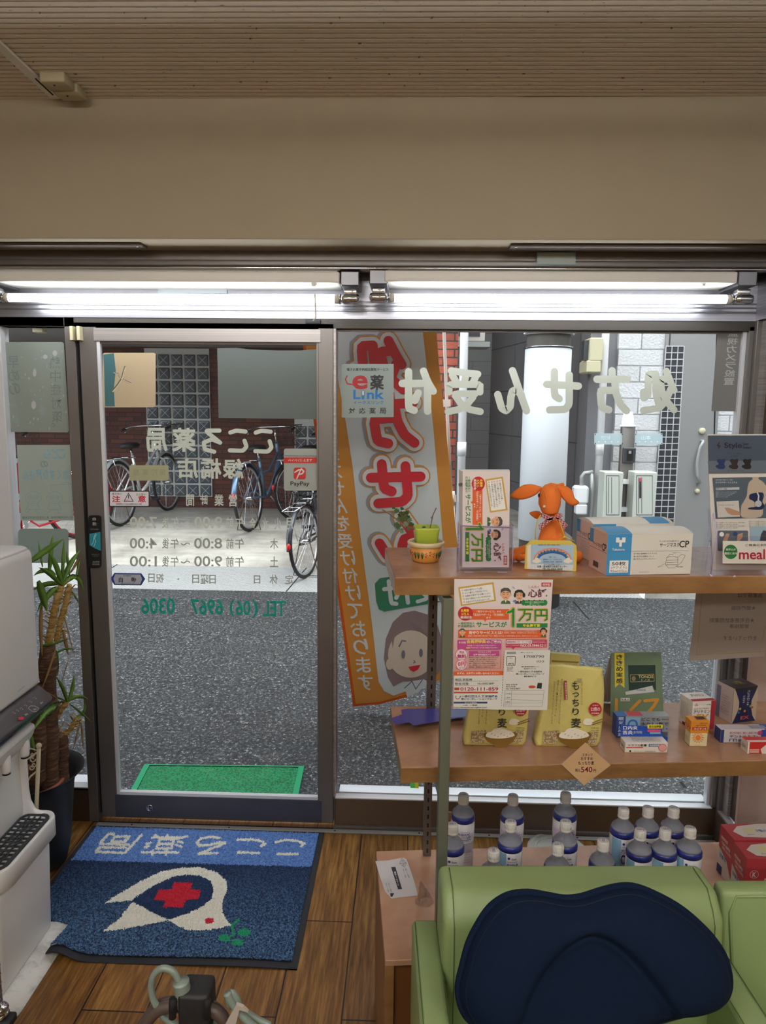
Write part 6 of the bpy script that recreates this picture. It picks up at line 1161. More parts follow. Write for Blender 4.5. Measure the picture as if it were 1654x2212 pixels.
def flyer_bottom(mb, S):
    Or, Rr, Pk = P_('D8602C'), P_('B8242C'), P_('B84888')
    mb.rect(S, 62, 762, 1372, 882, Or, r=8); mb.text(S, '見守りサービスとは?', (215, 775, 725, 825), Wt, .001, 2); mb.text(S, '「心託(しんたく)」にご入会された会員様の特典です。', (740, 768, 1240, 785), Wt, .001, .3); mb.text(S, '初期費用、月額費用、追加費用などは一切かかりません。', (740, 795, 1240, 812), Wt, .001, .3); mb.text(S, '●設定した時間の間隔に電話が掛かります。●電話に出られることで安否を確認しますので、負担の少ないサービスです。', (212, 838, 1248, 858), Wt, .001, .3)
    person_face(mb, S, 125, 795, 46, '4A4A44'); person_face(mb, S, 1330, 785, 46, '2A2A28', False)
    mb.rect(S, 50, 905, 705, 1050, Pk, r=20); mb.text(S, 'その他', (70, 930, 175, 962), Wt, .001, 1); mb.text(S, '会員様特典', (185, 905, 475, 958), P_('F0D85A'), .001, 2.5); mb.text(S, 'のご案内', (485, 912, 695, 958), Wt, .001, 2); mb.text(S, '協会員へご入会(入会金1万円)されますと', (200, 982, 622, 1002), Wt, .001, .5); mb.text(S, '無料', (182, 1012, 248, 1040), P_('F0D85A'), .001, 2); mb.text(S, 'で以下のサービスがご利用いただけます。', (256, 1015, 655, 1034), Wt, .001, .5)
    mb.stroke(S, [(60, 1055), (700, 1055), (688, 1332), (60, 1338)], 4, Pk, cap=False); mb.disc(S, 112, 1125, 92, 86, Pk, .0008, 28); mb.disc(S, 112, 1125, 86, 80, P_('EBD2D2'), .0010, 28); mb.disc(S, 112, 1278, 84, 80, Pk, .0012, 28); mb.disc(S, 112, 1278, 78, 74, P_('EBD2D2'), .0014, 28)
    mb.text(S, '完全', (80, 1070, 152, 1108), P_('A82868'), .0016, 1.5); mb.text(S, '無料', (46, 1120, 182, 1180), P_('A82868'), .0016, 3); mb.text(S, '0円', (56, 1230, 172, 1300), P_('C02850'), .0016, 3); mb.text(S, '入会金・年会費', (60, 1312, 162, 1330), K, .0016, .3)
    mb.rect(S, 222, 1070, 675, 1148, Pk); mb.text(S, 'ワンストップで', (360, 1076, 548, 1102), Wt, .001, .8); mb.text(S, '各種 無料相談を承ります', (288, 1112, 620, 1140), Wt, .001, .8)
    for i, s in enumerate(('専門的なご相談やご案内を1つの窓口で承ります。', '介護・葬儀・お墓・相続・整理など、無料で承ります。', '※内容精査していますから、安心してご利用いただけます。', '(総・税理士)のご相談は無料範囲です。', 'また、医療相談・セカンドオピニオンの無料案内・', '医療相談・病院案内なども無料で承ります。')): mb.text(S, s, (222, 1162+i*28, 665-(i % 3)*28, 1180+i*28), K, .0008, .5)
    mb.rect(S, 770, 900, 1382, 1020, P_('C04060'), r=8); mb.px(S, [(850, 1018), (910, 1018), (880, 1048)], P_('C04060')); mb.rect(S, 780, 912, 1158, 962, Wt, .0008, 6); mb.text(S, '資料請求専用ハガキ・ファックス用紙', (792, 922, 1148, 952), P_('8A2038'), .0012, .8); mb.text(S, 'FAX-03-5944-5211', (990, 970, 1366, 1012), Wt, .001, 1.2); mb.text(S, '●こちらのQRコードから', (1170, 918, 1340, 930), Wt, .001, .2); mb.text(S, '資料請求もご利用可能です。', (1170, 938, 1365, 950), Wt, .001, .2); mb.text(S, '●ファックスのお申し込みは', (780, 980, 980, 992), Wt, .001, .2)
    mb.px(S, [(752, 1062), (1432, 1058), (1385, 1950), (700, 1945), (730, 1500)], P_('DCDAD4'), .0005); mb.px(S, [(-2, 1438), (730, 1432), (700, 1945), (-10, 1930)], P_('DCDAD4'), .0005)
    for k in range(22): mb.stroke(S, [(745-k*1.9, 1075+k*38), (744-k*1.9, 1095+k*38)], 4, K, cap=False)
    for k in range(5): mb.rect(S, 785, 1084+k*7, 920, 1087+k*7, K, .0008)
    mb.stroke(S, [(785, 1155), (912, 1155), (905, 1290), (782, 1288), (785, 1155)], 7, K, .0008, cap=False); mb.text(S, '差出人', (825, 1172, 875, 1184), K, .0008, .5); mb.text(S, '4975', (802, 1248, 890, 1280), K, .0008, 1)
    for i, s in enumerate(('差出有効期間', '2027年4月', '30日まで')): mb.text(S, s, (785, 1305+i*21, 880-i*10, 1320+i*21), K, .0008, .5)
    mb.text(S, '(切手不要)', (785, 1368, 880, 1382), Rr, .0008, .5); mb.text(S, '郵便はがき', (990, 1088, 1175, 1102), K, .0008, .5); mb.text(S, '1708790', (1042, 1135, 1338, 1172), K, .0008, .3); mb.text(S, '022', (1228, 1212, 1340, 1240), K, .0008, .3)
    for i, s in enumerate(('東京都豊島区要町2-11-4', '第2泉屋ビル11階', '一般社団法人 終活協議会', '想いコーポレーショングループ', '資料請求係 行')): w = (130, 90, 178, 210, 92)[i]; mb.text(S, s, (1130-w, (1298, 1328, 1364, 1400, 1436)[i], 1130+w, (1314, 1344, 1390, 1426, 1464)[i]), K, .0008, 1)
    mb.text(S, '地区:京阪神', (770, 1560, 940, 1582), K, .0008, .2); mb.text(S, '担当:村角', (770, 1590, 910, 1612), K, .0008, .2); mb.text(S, 'No.:00023897', (770, 1620, 985, 1642), K, .0008, .2); mb.disc(S, 1160, 1605, 54, 22, P_('C8502C')); mb.px(S, [(1245, 1545), (1308, 1548), (1300, 1635), (1228, 1625)], K)
    for a, b in (((755, 1660), (1340, 1655)), ((755, 1712), (1335, 1716)), ((750, 1790), (1322, 1812)), ((745, 1846), (1316, 1842)), ((735, 1900), (1308, 1895)), ((755, 1660), (735, 1900)), ((858, 1660), (845, 1896)), ((1340, 1655), (1308, 1895))): mb.stroke(S, [a, b], 3, P_('6A6A6A'), .0008, cap=False)
    for i, s in enumerate(('ご氏名', 'ご住所', 'お電話', 'Eメール')): mb.text(S, s, (765-i*4, (1695, 1755, 1820, 1862)[i], 840-i*4, (1712, 1775, 1836, 1880)[i]), K, .0008, .3)
    mb.px(S, [(0, 1375), (728, 1368), (724, 1432), (-2, 1438)], Or); mb.text(S, 'まずは、お気軽にお問い合わせください', (48, 1385, 665, 1418), Wt, .001, 1)
    mb.text(S, '地区:京阪神', (14, 1478, 268, 1518), K, .0008, .3); mb.text(S, '担当:村角', (14, 1538, 212, 1578), K, .0008, .3); mb.text(S, 'No:00023897', (352, 1542, 600, 1572), K, .0008, .3); mb.stroke(S, [(10, 1522), (655, 1516)], 2.5, K, cap=False); mb.stroke(S, [(10, 1584), (655, 1590)], 2.5, K, cap=False)
    mb.rect(S, 5, 1615, 78, 1655, P_('A84830')); mb.text(S, '0120-111-859', (92, 1610, 658, 1662), P_('A82840'), .0008, 1.5); mb.rect(S, 0, 1676, 652, 1700, P_('C8502C')); mb.text(S, '一般社団法人 終活協議会', (110, 1724, 648, 1762), P_('26446A'), .0008, 1.2); mb.text(S, '想いコーポレーショングループ', (104, 1768, 640, 1802), P_('26446A'), .0008, 1.2)
    mb.stroke(S, [(20, 1755), (35, 1782), (62, 1786), (88, 1765)], 11, P_('B85888')); mb.disc(S, 92, 1748, 9, 9, P_('3A7A5A')); mb.disc(S, 28, 1742, 8, 8, P_('C04060')); mb.rect(S, -4, 1826, 495, 1852, P_('26446A')); mb.text(S, '安心の全国対応', (160, 1830, 340, 1848), Wt, .001, .5); mb.text(S, '心託  ご検索', (130, 1865, 345, 1888), K, .0008, .5); mb.text(S, 'https://shukatsu-kyougikai.com/', (-4, 1900, 488, 1925), K, .0008, .8)
FF = vfr(1085, 1252, 1.3245); FF.O = FF.O+FF.N*.002
S4 = Sub(FF, lambda P: P/6.89+np.array([980, 1250]))
pw = mat('paper_pinkish', rough=.35); n_, l_, b_ = nt(pw); tc = n_.new('ShaderNodeTexCoord'); sx = n_.new('ShaderNodeSeparateXYZ'); l_.new(tc.outputs['Object'], sx.inputs[0]); setc(pw, ramp(pw, sx.outputs[2], [(.10, 'D4A094'), (.26, 'E2D8D6')]))
mb = MB(); mb.ext(FF, FF.ipx([(981, 1251), (1194, 1252), (1176, 1534), (977, 1531)]), -.0004, .0002, pw); flyer_top(mb, S4); flyer_bottom(mb, S4)
mb.obj('flyer', label='large printed service flyer taped to the front edge of the top shelf', cat='flyer')
# --- leaflet holder
LF = vfr(1050, 1233, Z1, -.04, TH-.03); t = thing('leaflet_holder', at(1048, 1228, z=Z1), 'clear acrylic holder for folded leaflets, on the top shelf beside the small plant', 'holder')
mb = MB(); cp = 'clear_plastic'; q = LF.ipx(rrect(992, 1134, 1104, 1234, 4)); mb.ext(LF, q, .006, .008, cp); mb.ext(LF, LF.ipx([(992, 1090), (1104, 1090), (1104, 1232), (992, 1232)]), -.034, -.032, cp)
x0, x1 = q[:, 0].min(), q[:, 0].max(); z0 = q[:, 1].min(); z1 = q[:, 1].max()
for a in (x0, x1-.002): mb.ext(LF, [(a, z0), (a+.002, z0), (a+.002, z1), (a, z1)], -.034, .008, cp)
el = mat('acrylic_edge', 'B8B0E0', .1); P = lambda pts, d: list(LF.pt(pts, d)); mb.tube(P([(x0, z0), (x1, z0)], .007), .0014, el, 6); mb.tube(P([(x0, z0), (x0, z1)], .007), .0010, el, 6); mb.tube(P([(x1, z0), (x1, z1)], .007), .0010, el, 6); mb.tube(P([(x0, z1), (x1, z1-.004)], .007), .0008, el, 6)
for a in (x0+.012, x1-.034): mb.tube(P([(a, z0), (a+.002, z0-.003+.003), (a+.022, z0)], .012), .0022, el, 6); 
mb.obj('holder', t)
for i in range(6):
    dz = (5-i)*.0042; off = i*-1.6; f = Fr(LF.O+LF.N*(.004-i*.0062), LF.U, LF.V)
    mb = MB(); mb.ext(f, f.ipx([(999+off, 1018-i*.7), (1101+off*.2, 1018-i*.7), (1099, 1225), (998+off*.5, 1225)]), -.0045, 0, mat('leaflet_paper', 'DCD6D0', .4), )
    if i == 0:
        SL = Sub(f, lambda P: np.stack([1103-(P[:, 1])*(100/735.), 1021+(P[:, 0])*(203/1475.)], 1)); mb.uv(f, f.ipx([(999, 1018), (1101, 1018), (1099, 1225), (998, 1225)]), P_('E0D4D0'), .0003); flyer_top(mb, SL)
    else: mb.px(f, [(990+off*.0, 1044), (999, 1043), (999, 1048), (990, 1049)], P_('5A5458'), .0004)
    mb.obj('leaflet', label='front folded leaflet with sideways printing in the clear holder' if i == 0 else 'folded leaflet stacked behind the front one in the clear holder', cat='leaflet', group='leaflets in the holder')
# --- orange felt toy with a notice board
B = at(1190, 1212, z=Z1); yb = B[1]; t = thing('stuffed_toy', B, 'orange felt long-eared stuffed animal with a checked bow, seated on the top shelf', 'stuffed toy')
of = mat('orange_felt', 'E07030', .9); g = noise(of, coords(of), 300, 3); setc(of, mix(of, g, 'DC6A22', 'EC8236')); st_ = P_('B8701C')
def ppx(x, y, dy=0): return at(x, y, y=yb+dy)
hd = ppx(1187, 1080, -.02); kx = .00107
mb = MB(); base = np.array([B[0], B[1], Z1]); mb.lathe(tuple(base), [(0, 0), (.034, .002), (.0385, .02), (.035, .05), (.028, .078), (.020, .10), (.018, .118), (0, .125)], of, 24, sx=1, sy=.8); mb.obj('body', t)
mb = MB(); n = 20; secs = [(-.032, .020, .018, .012), (-.028, .024, .022, .008), (-.010, .0265, .027, .0), (.010, .0265, .030, -.0), (.026, .0225, .026, .004), (.036, .012, .015, .008), (.039, .003, .004, .01)]
V = []; F = []
for z, rx, ry, dy in secs:
    for c0, c1 in circ(n): V.append((hd[0]+rx*c0*(.8 if z < -.02 else 1), hd[1]+ry*c1+dy*.3-(.010 if z < -.02 else 0), hd[2]+z))
for k in range(len(secs)-1): F += [(k*n+i, k*n+(i+1) % n, (k+1)*n+(i+1) % n, (k+1)*n+i) for i in range(n)]
F += [list(range(n))[::-1], [(len(secs)-1)*n+i for i in range(n)]]; mb.add(V, F, of, True)
mb.tube(pxp([(1169, 1055), (1176, 1070), (1181, 1090), (1184, 1110)], yb-.044), .0006, st_, 5); mb.tube(pxp([(1199, 1056), (1200, 1075), (1200, 1095), (1200, 1110)], yb-.044), .0006, st_, 5); mb.tube(pxp([(1184, 1108), (1200, 1109)], yb-.045), .0007, st_, 5); mb.obj('head', t)
for nm, x, y in (('eye', 1163.5, 1070), ('eye', 1209, 1072)): MB().ball(ppx(x, y, -.028), (.0022, .003, .005), 'shadow_gap').obj(nm, t)
MB().lathe((0, 0, 0), [(0, .001), (.003, .0008), (.0032, 0)], P_('D8D2CC'), 14, Matrix.Translation(ppx(1175, 1094, -.046)) @ Matrix.Rotation(PI/2, 4, 'X')).obj('nostril', t)
def felt(pts, y, th, nm, label=None):
    P = catmull(pts, 3); f = Fr((B[0], y, B[2]), (1, 0, 0), (0, 0, 1)); u = f.ipx(P); c = u.mean(0); m2 = MB(); loft(m2, f, [(c+(u-c)*.75, -th), (u, -th*.3), (u, th*.3), (c+(u-c)*.75, th)], of); o = m2.obj(nm, t)
    m2 = MB(); m2.tube([tuple(p) for p in f.pt(u, 0)], .0005, st_, 4, closed=True); m2.obj('seam', o); return o
felt([(1101, 1073), (1112, 1060), (1128, 1049), (1146, 1046), (1162, 1050), (1169, 1053), (1160, 1066), (1143, 1075), (1122, 1079)], yb-.018, .004, 'ear')
felt([(1200, 1051), (1212, 1049), (1226, 1052), (1236, 1062), (1241, 1076), (1250, 1084), (1246, 1090), (1234, 1092), (1222, 1084), (1210, 1070)], yb-.018, .004, 'ear')
felt([(1184, 1048), (1190, 1043), (1204, 1046), (1216, 1043), (1217, 1050), (1200, 1052)], yb-.005, .004, 'forelock'); felt([(1143, 1108), (1156, 1104), (1166, 1106), (1168, 1115), (1161, 1121), (1152, 1117)], yb+.02, .004, 'tail')
for P, nm in (([(1163, 1180), (1140, 1185), (1118, 1194), (1106, 1200)], 'leg'), ([(1165, 1195), (1145, 1200), (1128, 1214), (1120, 1220)], 'leg'), ([(1225, 1195), (1240, 1202), (1248, 1212)], 'leg')):
    Q = pxp(P, yb-.01); k = len(Q); Q = [np.array([q[0], q[1], max(q[2], Z1+.0142)]) for q in Q]; m2 = MB(); m2.tube(smooth(Q), list(np.linspace(.010, .0135, len(smooth(Q)))), of, 14); m2.ball(Q[-1], (.012, .014, .0145), of); m2.obj(nm, t)
ck = mat('gingham', rough=.8); n_, l_, b_ = nt(ck); w_ = n_.new('ShaderNodeTexChecker'); w_.inputs['Scale'].default_value = 300; l_.new(coords(ck, (1, 1, 1), (.3, .5, .4)), w_.inputs[0]); w_.inputs[1].default_value = lin('7E1C2C'); w_.inputs[2].default_value = lin('C8A0A4'); setc(ck, w_.outputs[0])
f = Fr((B[0], yb-.046, B[2]), (1, 0, 0), (0, 0, 1)); mb = MB()
for P in ([(1168, 1107), (1185, 1113), (1198, 1117), (1196, 1122), (1180, 1124), (1169, 1118)], [(1196, 1117), (1190, 1124), (1165, 1146), (1163, 1134), (1182, 1121)], [(1197, 1118), (1205, 1111), (1214, 1110), (1214, 1116), (1204, 1122)], [(1200, 1118), (1212, 1120), (1226, 1134), (1218, 1143), (1208, 1130)]): mb.ext(f, f.ipx(P), -.0015, .0015, ck)
mb.obj('bow', t)
SBd = vfr(1195, 1233, Z1, -.10, TH-.06); t = thing('notice_board', at(1195, 1230, z=Z1), 'small rainbow notice in a yellow sleeve on a cord, in front of the orange toy', 'notice')
mb = MB(); S = Sub(SBd, lambda P: P/9.73+np.array([1090, 1030])); yl = mat('yellow_sleeve', 'D8C05A', .3); mb.ext(SBd, S.ipx([(440, 1450), (560, 1335), (1380, 1350), (1500, 1440), (1515, 1570), (1500, 1985), (418, 1935)]), -.004, 0, yl); mb.obj('sleeve', t)
mb = MB(); mb.px(S, [(555, 1420), (1450, 1430), (1430, 1970), (545, 1940)], P_('A8C4D8'), .0006); mb.px(S, [(470, 1450), (550, 1410), (545, 1940), (470, 1930)], P_('E0DCD0'), .0005); mb.px(S, [(550, 1830), (1440, 1850), (1430, 1970), (545, 1940)], P_('D4DCE0'), .0008)
for r_, cc in ((385, 'D88A88'), (355, 'E0C078'), (328, '4C8AB8'), (300, '2C5A98')):
    mb.stroke(S, [(1000+r_*math.cos(k*PI/16)*1.0, 1740-(r_-150)*math.sin(k*PI/16)) for k in range(17)], 30, P_(cc), .001, cap=False)
for cx in (670, 1325):
    for dx, dy, r_ in ((-50, 10, 42), (0, -25, 50), (50, 5, 42), (0, 20, 45)): mb.disc(S, cx+dx, 1760+dy, r_, r_*.75, P_('E8E6D8'), .0014)
arc = '高齢者の相談窓口です'
for i, ch in enumerate(arc):
    a = PI*(.80-.6*i/(len(arc)-1)); x = 1000+345*math.cos(a); y = 1750-205*math.sin(a); mb.text(S, ch, (x-24, y-28, x+24, y+28), P_('2A4A88'), .002, 1.5)
for i, (s, w) in enumerate((('介護・くらし', 80), ('認知症のこと・いきがいや介', 200), ('成年後見人制度・虐待予防', 200), ('なんでもご相談ください。', 180))): mb.text(S, s, (1000-w, 1668+i*50, 1000+w, 1700+i*50), P_('2A4A88'), .0012, .5)
mb.text(S, '城東・放出地域包括支援センター', (680, 1855, 1310, 1905), K, .0014, 1); mb.text(S, 'TEL.06-6964-0808', (785, 1915, 1205, 1955), K, .0014, .8); mb.text(S, '認知症相談・包括・介護予防・福祉用具・虐待防止', (700, 1412, 1160, 1440), K, .0014, .5); mb.obj('printed_card', t)
mb = MB(); yc = mat('yellow_cord', 'D8B838', .6); mb.tube(pxp([(1156, 1172), (1156, 1145), (1160, 1125), (1168, 1112)], yb-.045), .0012, yc, 8); mb.tube(pxp([(1207, 1122), (1214, 1145), (1220, 1160), (1222, 1172)], yb-.047), .0012, yc, 8); mb.tube(pxp([(1207, 1166), (1220, 1160), (1241, 1169)], yb-.05), .0012, yc, 8); mb.ball(at(1219, 1160, y=yb-.05), .003, yc); mb.obj('cord', t)
# --- surgical mask cartons
bl_, cr = P_('3C8CC0'), 'DAD6CC'
def maskbox(a, b, lab, full):
    c = Carton(a, b, Z1, .094, .098, mat('carton_cream', cr, .45)); c.Lf(0, 0, 1, 1, P_('D8B8AE'), .0003)
    c.F(0, 0, .28, 1, bl_); c.F(.035, .065, .255, .36, Wt, .0007); c.Ft('50枚', .06, .24, .225, .335, K, .001, 1); c.mb.stroke(Sub(c.f, lambda P: P), [(0, 0), (0, 0)], 0, K) if 0 else None
    c.Ft('(ホワイト)', .055, .155, .235, .22, K, .001, .3); c.Ft('9.5cm×17.5cm', .05, .08, .24, .13, K, .001, .3)
    for u0, v0, u1, v1 in ((.095, .80, .135, .92), (.165, .80, .205, .92), (.135, .70, .165, .86)): c.F(u0, v0, u1, v1, Wt, .0007)
    c.Ft('Taketora', .055, .60, .20, .66, Wt, .001, .5); c.F(.06, .60-.02, .955, .585, P_('3C70A8'), .0009)
    c.Ft('ディスポーザブル(使い捨て)', .60, .795, .83, .84, K, .0008, .2); c.Ft('サージマスク', .61, .68, .84, .775, K, .0008, .6); c.Ft('CP', .84, .66, .955, .83, K, .0008, 1.2)
    for i, s in enumerate(('JIS T9001 医療用マスク クラスⅠ', '微小粒子を効果的にカット', '肌にやさしいラテックスフリー')): c.Ft(s, .31, .50-i*.065, .58-(i % 2)*.03, .54-i*.065, P_('5A5A58'), .0008, .2)
    c.Ft('ゴムかけタイプ', .38, .055, .50, .09, P_('3C70A8'), .0008, .2)
    L = c.L; H = c.h; f = c.f; 
    def ln(P, w=.0006, m=K):
        P = [(u*L, v*H) for u, v in P]; V = []; d = c.mb.dep(.0008)
        for A, B2 in zip(P, P[1:]):
            A = np.array(A); B2 = np.array(B2); q = B2-A; q = np.array([-q[1], q[0]])/np.hypot(*q)*w/2; c.mb.add(f.pt([A+q, B2+q, B2-q, A-q], d), [(0, 1, 2, 3)], m)
    ln([(.70, .42), (.76, .45), (.83, .42), (.84, .25), (.80, .16), (.73, .16), (.69, .25), (.70, .42)]); ln([(.70, .35), (.84, .36)]); ln([(.70, .29), (.84, .30)]); ln([(.70, .24), (.83, .24)]); ln([(.83, .42), (.88, .50), (.92, .46), (.88, .30), (.83, .20)]); ln([(.70, .42), (.74, .50), (.78, .48)]); ln([(.62, .21), (.69, .27)], .0004); c.Ft('立体プリーツ', .60, .18, .66, .21, K, .0008, 0); c.Ft('不織布三層構造', .82, .17, .90, .20, K, .0008, 0); c.Ft('形状記憶ワイヤー入り', .77, .52, .86, .545, K, .0008, 0)
    c.Lf(0, .66, .22, 1, bl_); c.Lt('サージマスク', .22, .60, .72, .70, K, .0008, .6); c.Lt('CP', .74, .56, .96, .74, K, .0008, 1.2); c.Lf(0, .53, 1, .54, P_('3C70A8')); c.lines(c.l, c.d, c.h, .30, .10, .95, .48, 7, P_('8A7A78'), 5) if not full else [c.Lf(.25+i*.035, .08, .25+i*.035+.018*(1+(i % 3)*.4), .22, K) for i in range(9)]
    # curved lid flaps
    mb = c.mb; V = []; n = 10
    for i in range(n+1):
        u = i/n; yy_ = .098*u; zz = .094+.010*math.sin(PI*u)*(1-.3*u)
        for x in (0.0, L): V.append(tuple(c.mx @ Vector((x, yy_, zz))))
    mb.add(V, [(2*i, 2*i+1, 2*i+3, 2*i+2) for i in range(n)], mat('carton_cream', cr, .45), True)
    V = []
    for i in range(n+1):
        u = i/n; yy_ = .098*u; zz = .0945+.010*math.sin(PI*u)*(1-.3*u)
        for x in ((0.0, L*.28) if full else (L*.70, L*.95)): V.append(tuple(c.mx @ Vector((x, yy_, zz))))
    mb.add(V, [(2*i, 2*i+1, 2*i+3, 2*i+2) for i in range(n)], bl_, True)
    for x in (0.0, L): mb.add([tuple(c.mx @ Vector((x, .098*i/n, .094+.010*math.sin(PI*i/n)*(1-.3*i/n)))) for i in range(n+1)], [list(range(n+1))], mat('carton_cream', cr, .45))
    return c.obj('mask_box', lab, 'box', 'surgical mask cartons')
c1_ = at(1308, 1243, z=Z1); maskbox((1308, 1243), (1491, 1240), 'front white and blue surgical mask carton, fully visible on the top shelf', True); maskbox((1277, 1214), (1450, 1211), 'rear white and blue surgical mask carton, mostly hidden behind the front one', False)
# --- brochure stand
BF = vfr(1595, 1236, Z1, -.13, TH-.02); t = thing('brochure_stand', at(1620, 1232, z=Z1), 'clear acrylic brochure stand at the right end of the top shelf', 'stand')
mb = MB(); q = BF.ipx([(1524, 1097), (1530, 1135), (1533, 1236), (1760, 1240), (1760, 1110)]); bl2 = BF.ipx([(1533, 1150), (1533, 1236), (1760, 1238), (1760, 1150)]); mb.ext(BF, bl2, .028, .030, cp); mb.ext(BF, BF.ipx([(1527, 1097), (1533, 1234), (1560, 1234), (1560, 1130)]), .0, .002, cp)
u0 = bl2[:, 0].min(); v0 = bl2[:, 1].min(); v1 = bl2[:, 1].max(); mb.ext(BF, [(u0, v0), (u0+.002, v0), (u0+.002, v1+.05), (u0, v1+.05)], .0, .001, cp)
mb.add(np.vstack([BF.pt([(u0, v0), (u0, v1)], .03), BF.pt([(u0, v1+.05), (u0, v0)], -.02)]), [(0, 1, 2, 3)], cp)
mb.tube(list(BF.pt([(u0, v0), (u0, v1)], .03))+list(BF.pt([(u0, v1+.05)], -.0)), .0011, el, 6); mb.tube(list(BF.pt([(u0, v0), (u0+.2, v0)], .03)), .0022, el, 8); mb.tube(list(BF.pt([(u0-.006, v0+.01), (u0+.01, v0-.002), (u0+.045, v0), (u0+.055, v0+.006)], .034)), .0022, el, 8); mb.obj('acrylic_stand', t)
mb = MB(); S = Sub(BF, lambda P: P/3.995+np.array([1240, 920])); mb.ext(BF, S.ipx([(1142, 72), (2000, 70), (2000, 1240), (1190, 1236)]), .0, .003, mat('brochure_paper', 'D8D4CE', .35)); gb = P_('5A6470'); sl = P_('3E4A5C')
mb.px(S, [(1146, 80), (2000, 78), (2000, 402), (1152, 408)], sl, .004); mb.px(S, [(1146, 300), (2000, 290), (2000, 402), (1152, 408)], gb, .0045)
mb.px(S, [(1215, 165), (1248, 128), (1240, 160), (1256, 170), (1228, 205), (1236, 178)], K, .005); mb.text(S, 'Style', (1285, 140, 1435, 200), P_('16181C'), .005, .8); mb.text(S, 'Seat', (1445, 140, 1495, 162), P_('16181C'), .005, .4); mb.text(S, 'Smart', (1445, 170, 1520, 192), P_('16181C'), .005, .4); mb.text(S, 'スマートに、心地よく', (1312, 228, 1434, 240), K, .005, .3); mb.text(S, '正しい姿勢へ。', (1340, 250, 1410, 262), K, .005, .3)
for i, cc in enumerate(('1A2C58', '2A1E20', '1A1816')):
    x = 1212+i*112; mb.px(S, [tuple(p) for p in catmull([(x, 350), (x+4, 336), (x+25, 326), (x+8, 300), (x+20, 282), (x+50, 286), (x+75, 280), (x+80, 300), (x+72, 325), (x+80, 345), (x+70, 366), (x+30, 368)], 3)], P_(cc), .005)
mb.text(S, 'Style SMART 税込25,300円', (1312, 380, 1452, 388), K, .005, .2)
mb.px(S, [(1185, 445), (2000, 430), (2000, 785), (1213, 797)], P_('4A5866'), .004); mb.text(S, 'カイロサポートシステム', (1210, 475, 1398, 492), P_('D8D8D8'), .0045, .5); mb.text(S, '独自の機構で腰椎を正しい姿勢へ', (1210, 458, 1365, 466), P_('D8D8D8'), .0045, .2); mb.px(S, [(1213, 530), (1415, 525), (1415, 545), (1215, 550)], P_('B8BCC0'), .0045); mb.text(S, '腰椎サポート機能', (1218, 533, 1308, 545), K, .005, .4)
for i in range(5): mb.text(S, '骨盤を正しくサポートしてデスクワーク中の姿勢を', (1213, 562+i*11, 1395-i*20, 569+i*11), P_('C8CCD0'), .0045, .2)
mb.px(S, [tuple(p) for p in catmull([(1440, 668), (1478, 600), (1485, 530), (1500, 480), (1530, 455), (1525, 437), (1580, 437), (1580, 455), (1620, 480), (1654, 540), (1650, 640), (1620, 700), (1600, 780), (1440, 785), (1430, 700)], 3)], P_('B8A898'), .0045); mb.px(S, [tuple(p) for p in catmull([(1500, 625), (1502, 590), (1540, 575), (1610, 570), (1625, 600), (1612, 650), (1630, 680), (1610, 715), (1540, 718), (1488, 712), (1500, 700), (1560, 690), (1555, 665), (1530, 640)], 3)], P_('16244C'), .005)
mb.stroke(S, [(1568, 572), (1580, 600), (1575, 630), (1590, 660)], 12, P_('C8C8CC'), .0055); mb.disc(S, 1575, 665, 30, 28, P_('B8BCC4'), .006)
mb.px(S, [(1217, 648), (1408, 640), (1420, 778), (1228, 786)], P_('C8C4C0'), .005); mb.text(S, 'ソフトモールドウレタン', (1228, 672, 1370, 684), K, .0055, .4); mb.px(S, [(1285, 700), (1320, 700), (1360, 715), (1415, 735), (1420, 765), (1350, 765), (1310, 745), (1300, 725)], P_('B08A70'), .0055)
for i in range(4): mb.text(S, '正しい位置で、正しい座り方から。体圧分散で', (1215, 825+i*15, 1465-(i % 2)*60, 835+i*15), P_('5A5A5A'), .0045, .3); mb.text(S, '忙しくお過ごすなら、もっと', (1500, 815+i*15, 1720, 825+i*15), P_('5A5A5A'), .0045, .3)
mb.rect(S, 1228, 898, 1490, 1075, P_('58626C'), .0045, 12); mb.disc(S, 1262, 930, 20, 20, Wt, .005); mb.disc(S, 1378, 928, 20, 20, P_('26446A'), .005); mb.px(S, [(1270, 990), (1300, 920), (1330, 925), (1310, 990)], P_('B89078'), .005); mb.px(S, [(1390, 990), (1400, 930), (1445, 915), (1440, 960), (1410, 990)], P_('B89078'), .005); mb.px(S, [(1508, 865), (1750, 858), (1750, 990), (1515, 995)], P_('9AB4C4'), .0045); mb.px(S, [(1590, 985), (1600, 930), (1620, 895), (1645, 900), (1650, 985)], P_('3A3C48'), .005)
mb.obj('brochure', label='grey and white posture seat brochure in the clear stand at the right', cat='brochure')
f = Fr(BF.O+BF.N*.031, BF.U, BF.V); S = Sub(f, lambda P: P/3.995+np.array([1240, 920])); mb = MB(); mb.ext(f, S.ipx([(1280, 992), (2000, 998), (2000, 1190), (1278, 1186)]), 0, .0006, mat('label_paper', 'DDD8D0', .4)); mb.disc(S, 1348, 1086, 58, 62, P_('24703A'), .001, 28); mb.text(S, '栄養士が', (1305, 1055, 1390, 1075), Wt, .0015, .8); mb.text(S, '電話に出る', (1293, 1088, 1402, 1108), Wt, .0015, .8); mb.text(S, 'meal', (1418, 1062, 1642, 1150), P_('A81C38'), .0015, 1); mb.text(S, 'time', (1660, 1062, 1860, 1150), P_('A81C38'), .0015, 1); mb.text(S, 'ご自由にお持ち帰りください', (1472, 1016, 1900, 1036), K, .0015, .8)
mb.obj('label_card', label='white label card with red lettering on the brochure stand', cat='card')
